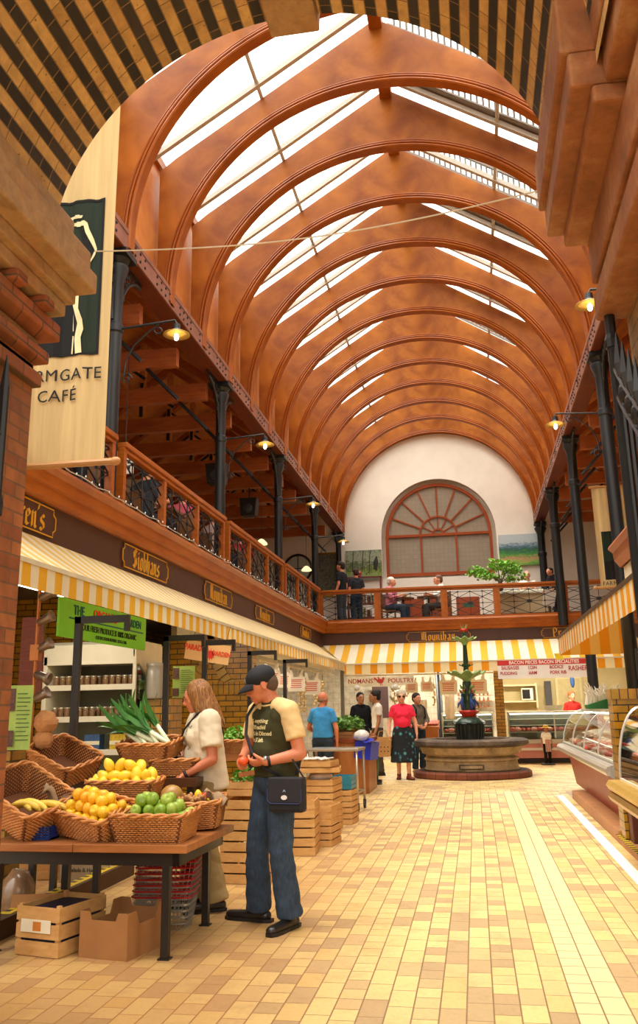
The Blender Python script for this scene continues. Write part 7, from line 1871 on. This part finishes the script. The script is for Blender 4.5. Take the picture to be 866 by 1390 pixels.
# ---------- left gallery diners behind the ironwork
LG=[(-4.25,8.0,'#c84838','#3a2a20','seated diner in a red top nearest the brick pier on the left gallery',60),(-4.3,9.7,'#d87a78','#4a3020','seated diner in a salmon top on the left gallery beside the nearest column',120),(-4.35,11.2,'#3a4048','#241a14','seated diner in a dark grey top on the left gallery',60),(-4.3,12.7,'#c85a6a','#6a4a34','seated diner in a rose top on the left gallery before the second column',100),(-4.3,14.3,'#d8b8b0','#8a6a4c','seated diner in a pale pink top on the left gallery past the second column',60),(-4.3,16.2,'#a83c34','#2c1c14','seated diner in a brick red top on the left gallery past the third column',100)]
for i,(x,y,c,h,l,a) in enumerate(LG):
    simple(l,(x,y,Z4),R(a+90),SIT,skinA,c,'#2c2c34',h,sleeve=.8,build=1.02)
    chair_for((x,y,Z4),R(a+90),'wooden chair under the '+l.replace('seated ','').replace(' on the left gallery','').replace('a ',''))
for i,y in enumerate((8.8,11.9,15.2)):
    t=thing('dining_table','dark café table on the left gallery, %s from the brick pier'%['first','second','third'][i],'table',(-4.35,y,Z4)); m=MB(); m.box(-.4,.3,-.3,.3,.7,.74); part('top',m,wood('chair_wood','#6a4424','#8a5c34'),t); m=MB(); m.tube([(0,0,0),(0,0,.7)],.04,8); part('leg',m,black_iron,t)
    m=MB(); m.lathe([(.03,0),(.035,.1),(.03,.11)],10); single('drinking_glass',m,glass('clear_glass'),(-4.3,y,Z4+.745),'clear glass on the %s left gallery table'%['first','second','third'][i],'glass')

# black loudspeakers and a camera dome under the left gallery beams
for i,(x,y) in enumerate(((-4.6,15.6),(-4.7,18.5))):
    t=thing('loudspeaker','black loudspeaker hung under the left gallery beams, %s one'%['nearer','farther'][i],'speaker',(x,y,5.75)); m=MB(); m.prism([(-.16,-.2),(.16,-.2),(.2,.2),(-.2,.2)],-.14,.14,'y'); part('cabinet',m,steel,t,bevel=.01)
    m=MB(); m.lathe([(.11,0),(.09,.01),(0,.015)],18,M=T(0,-.145,-.05)@RX(R(90))); part('cone',m,plain('speaker_cone','#3a3836',.6),t,smooth=True)
    m=MB(); m.tube([(0,0,.2),(0,0,.46)],.015,6); part('hanger',m,steel,t)
t=thing('camera_dome','small white and black camera dome under the second gallery beam','camera',(-4.95,Y0-.32+RS*2,6.2)); m=MB(); m.lathe([(.09,0),(.09,-.03),(.07,-.04)],16); part('housing',m,white_paint,t,smooth=True)
m=MB(); m.ell((0,0,-.04),(.055,.055,.05),12,8); part('dome',m,plain('dome_black','#101012',.15),t,smooth=True)
# a black and white notice on the left gallery
t=thing('notice','small white notice board with black marks above the left gallery railing','notice',(-4.4,10.6,4.6)); m=MB(); m.box(-.12,.12,0,.02,-.16,.16); part('board',m,white_paint,t); m=MB(); 
for i in range(3):
    for j in range(3): m.box(-.08+.06*i,-.04+.06*i,-.004,0,-.1+.08*j,-.05+.08*j)
part('marks',m,steel,t); m=MB(); m.tube([(0,.01,.16),(0,.01,1.6)],.006,4); part('hanger',m,steel,t)
# white pilaster blocks on the gallery wall
for k in range(8):
    m=MB(); m.box(-7.4,-6.9,Y0+RS*k*1.0-.9,Y0+RS*k*1.0-.1,3.45,5.9); struct('trim_%d'%(16+k),m,white_plaster)
W=bpy.data.worlds.new('World'); SC.world=W; W.use_nodes=True
bg=W.node_tree.nodes['Background']; bg.inputs[0].default_value=(1,.965,.89,1); bg.inputs[1].default_value=2.8
_n=W.node_tree.nodes; _tc=_n.new('ShaderNodeTexCoord'); _sp=_n.new('ShaderNodeSeparateXYZ'); _cr=_n.new('ShaderNodeValToRGB'); _ma=_n.new('ShaderNodeMath'); _ma.operation='MULTIPLY_ADD'; _ma.inputs[1].default_value=.5; _ma.inputs[2].default_value=.5
W.node_tree.links.new(_tc.outputs['Generated'],_sp.inputs[0]); W.node_tree.links.new(_sp.outputs['Z'],_ma.inputs[0]); W.node_tree.links.new(_ma.outputs[0],_cr.inputs[0]); W.node_tree.links.new(_cr.outputs[0],bg.inputs[0])
_e=_cr.color_ramp.elements; _e[0].position=.48; _e[0].color=(.20,.165,.12,1); _e[1].position=.72; _e[1].color=(1,.965,.89,1); _x=_e.new(.55); _x.color=(.42,.38,.31,1)
sun=bpy.data.lights.new('sun','SUN'); sun.energy=5.0; sun.angle=R(50); sun.color=(1,.95,.86)
so=bpy.data.objects.new('sun',sun); COL.objects.link(so); so.rotation_euler=(R(12),R(-14),0)
SC.view_settings.view_transform='Standard'; SC.view_settings.look='None'; SC.view_settings.gamma=1; SC.view_settings.use_curve_mapping=False
SC.view_settings.exposure=0.35
# shop strip lights under the far gallery
for i,(x,L) in enumerate(((-2.6,1.3),(-.6,1.3),(1.6,1.6))):
    t=thing('strip_light','strip light glowing under the far gallery, %s'%['over the poultry stall','behind the fountain','over the butcher counter'][i],'light',(x,23.6,2.82),0,'strip lights under the far gallery')
    m=MB(); m.box(0,L,-.06,.06,0,.05); part('housing',m,white_enamel,t)
    m=MB(); m.box(.02,L-.02,-.05,.05,-.03,0); part('tube',m,tube_m,t)
    ld=bpy.data.lights.new('stall_lamp','AREA'); ld.shape='RECTANGLE'; ld.size=L; ld.size_y=.2; ld.energy=75; ld.color=(1,.93,.8)
    lo=bpy.data.objects.new('stall_lamp',ld); COL.objects.link(lo); lo.location=(x+L/2,23.6,2.76)
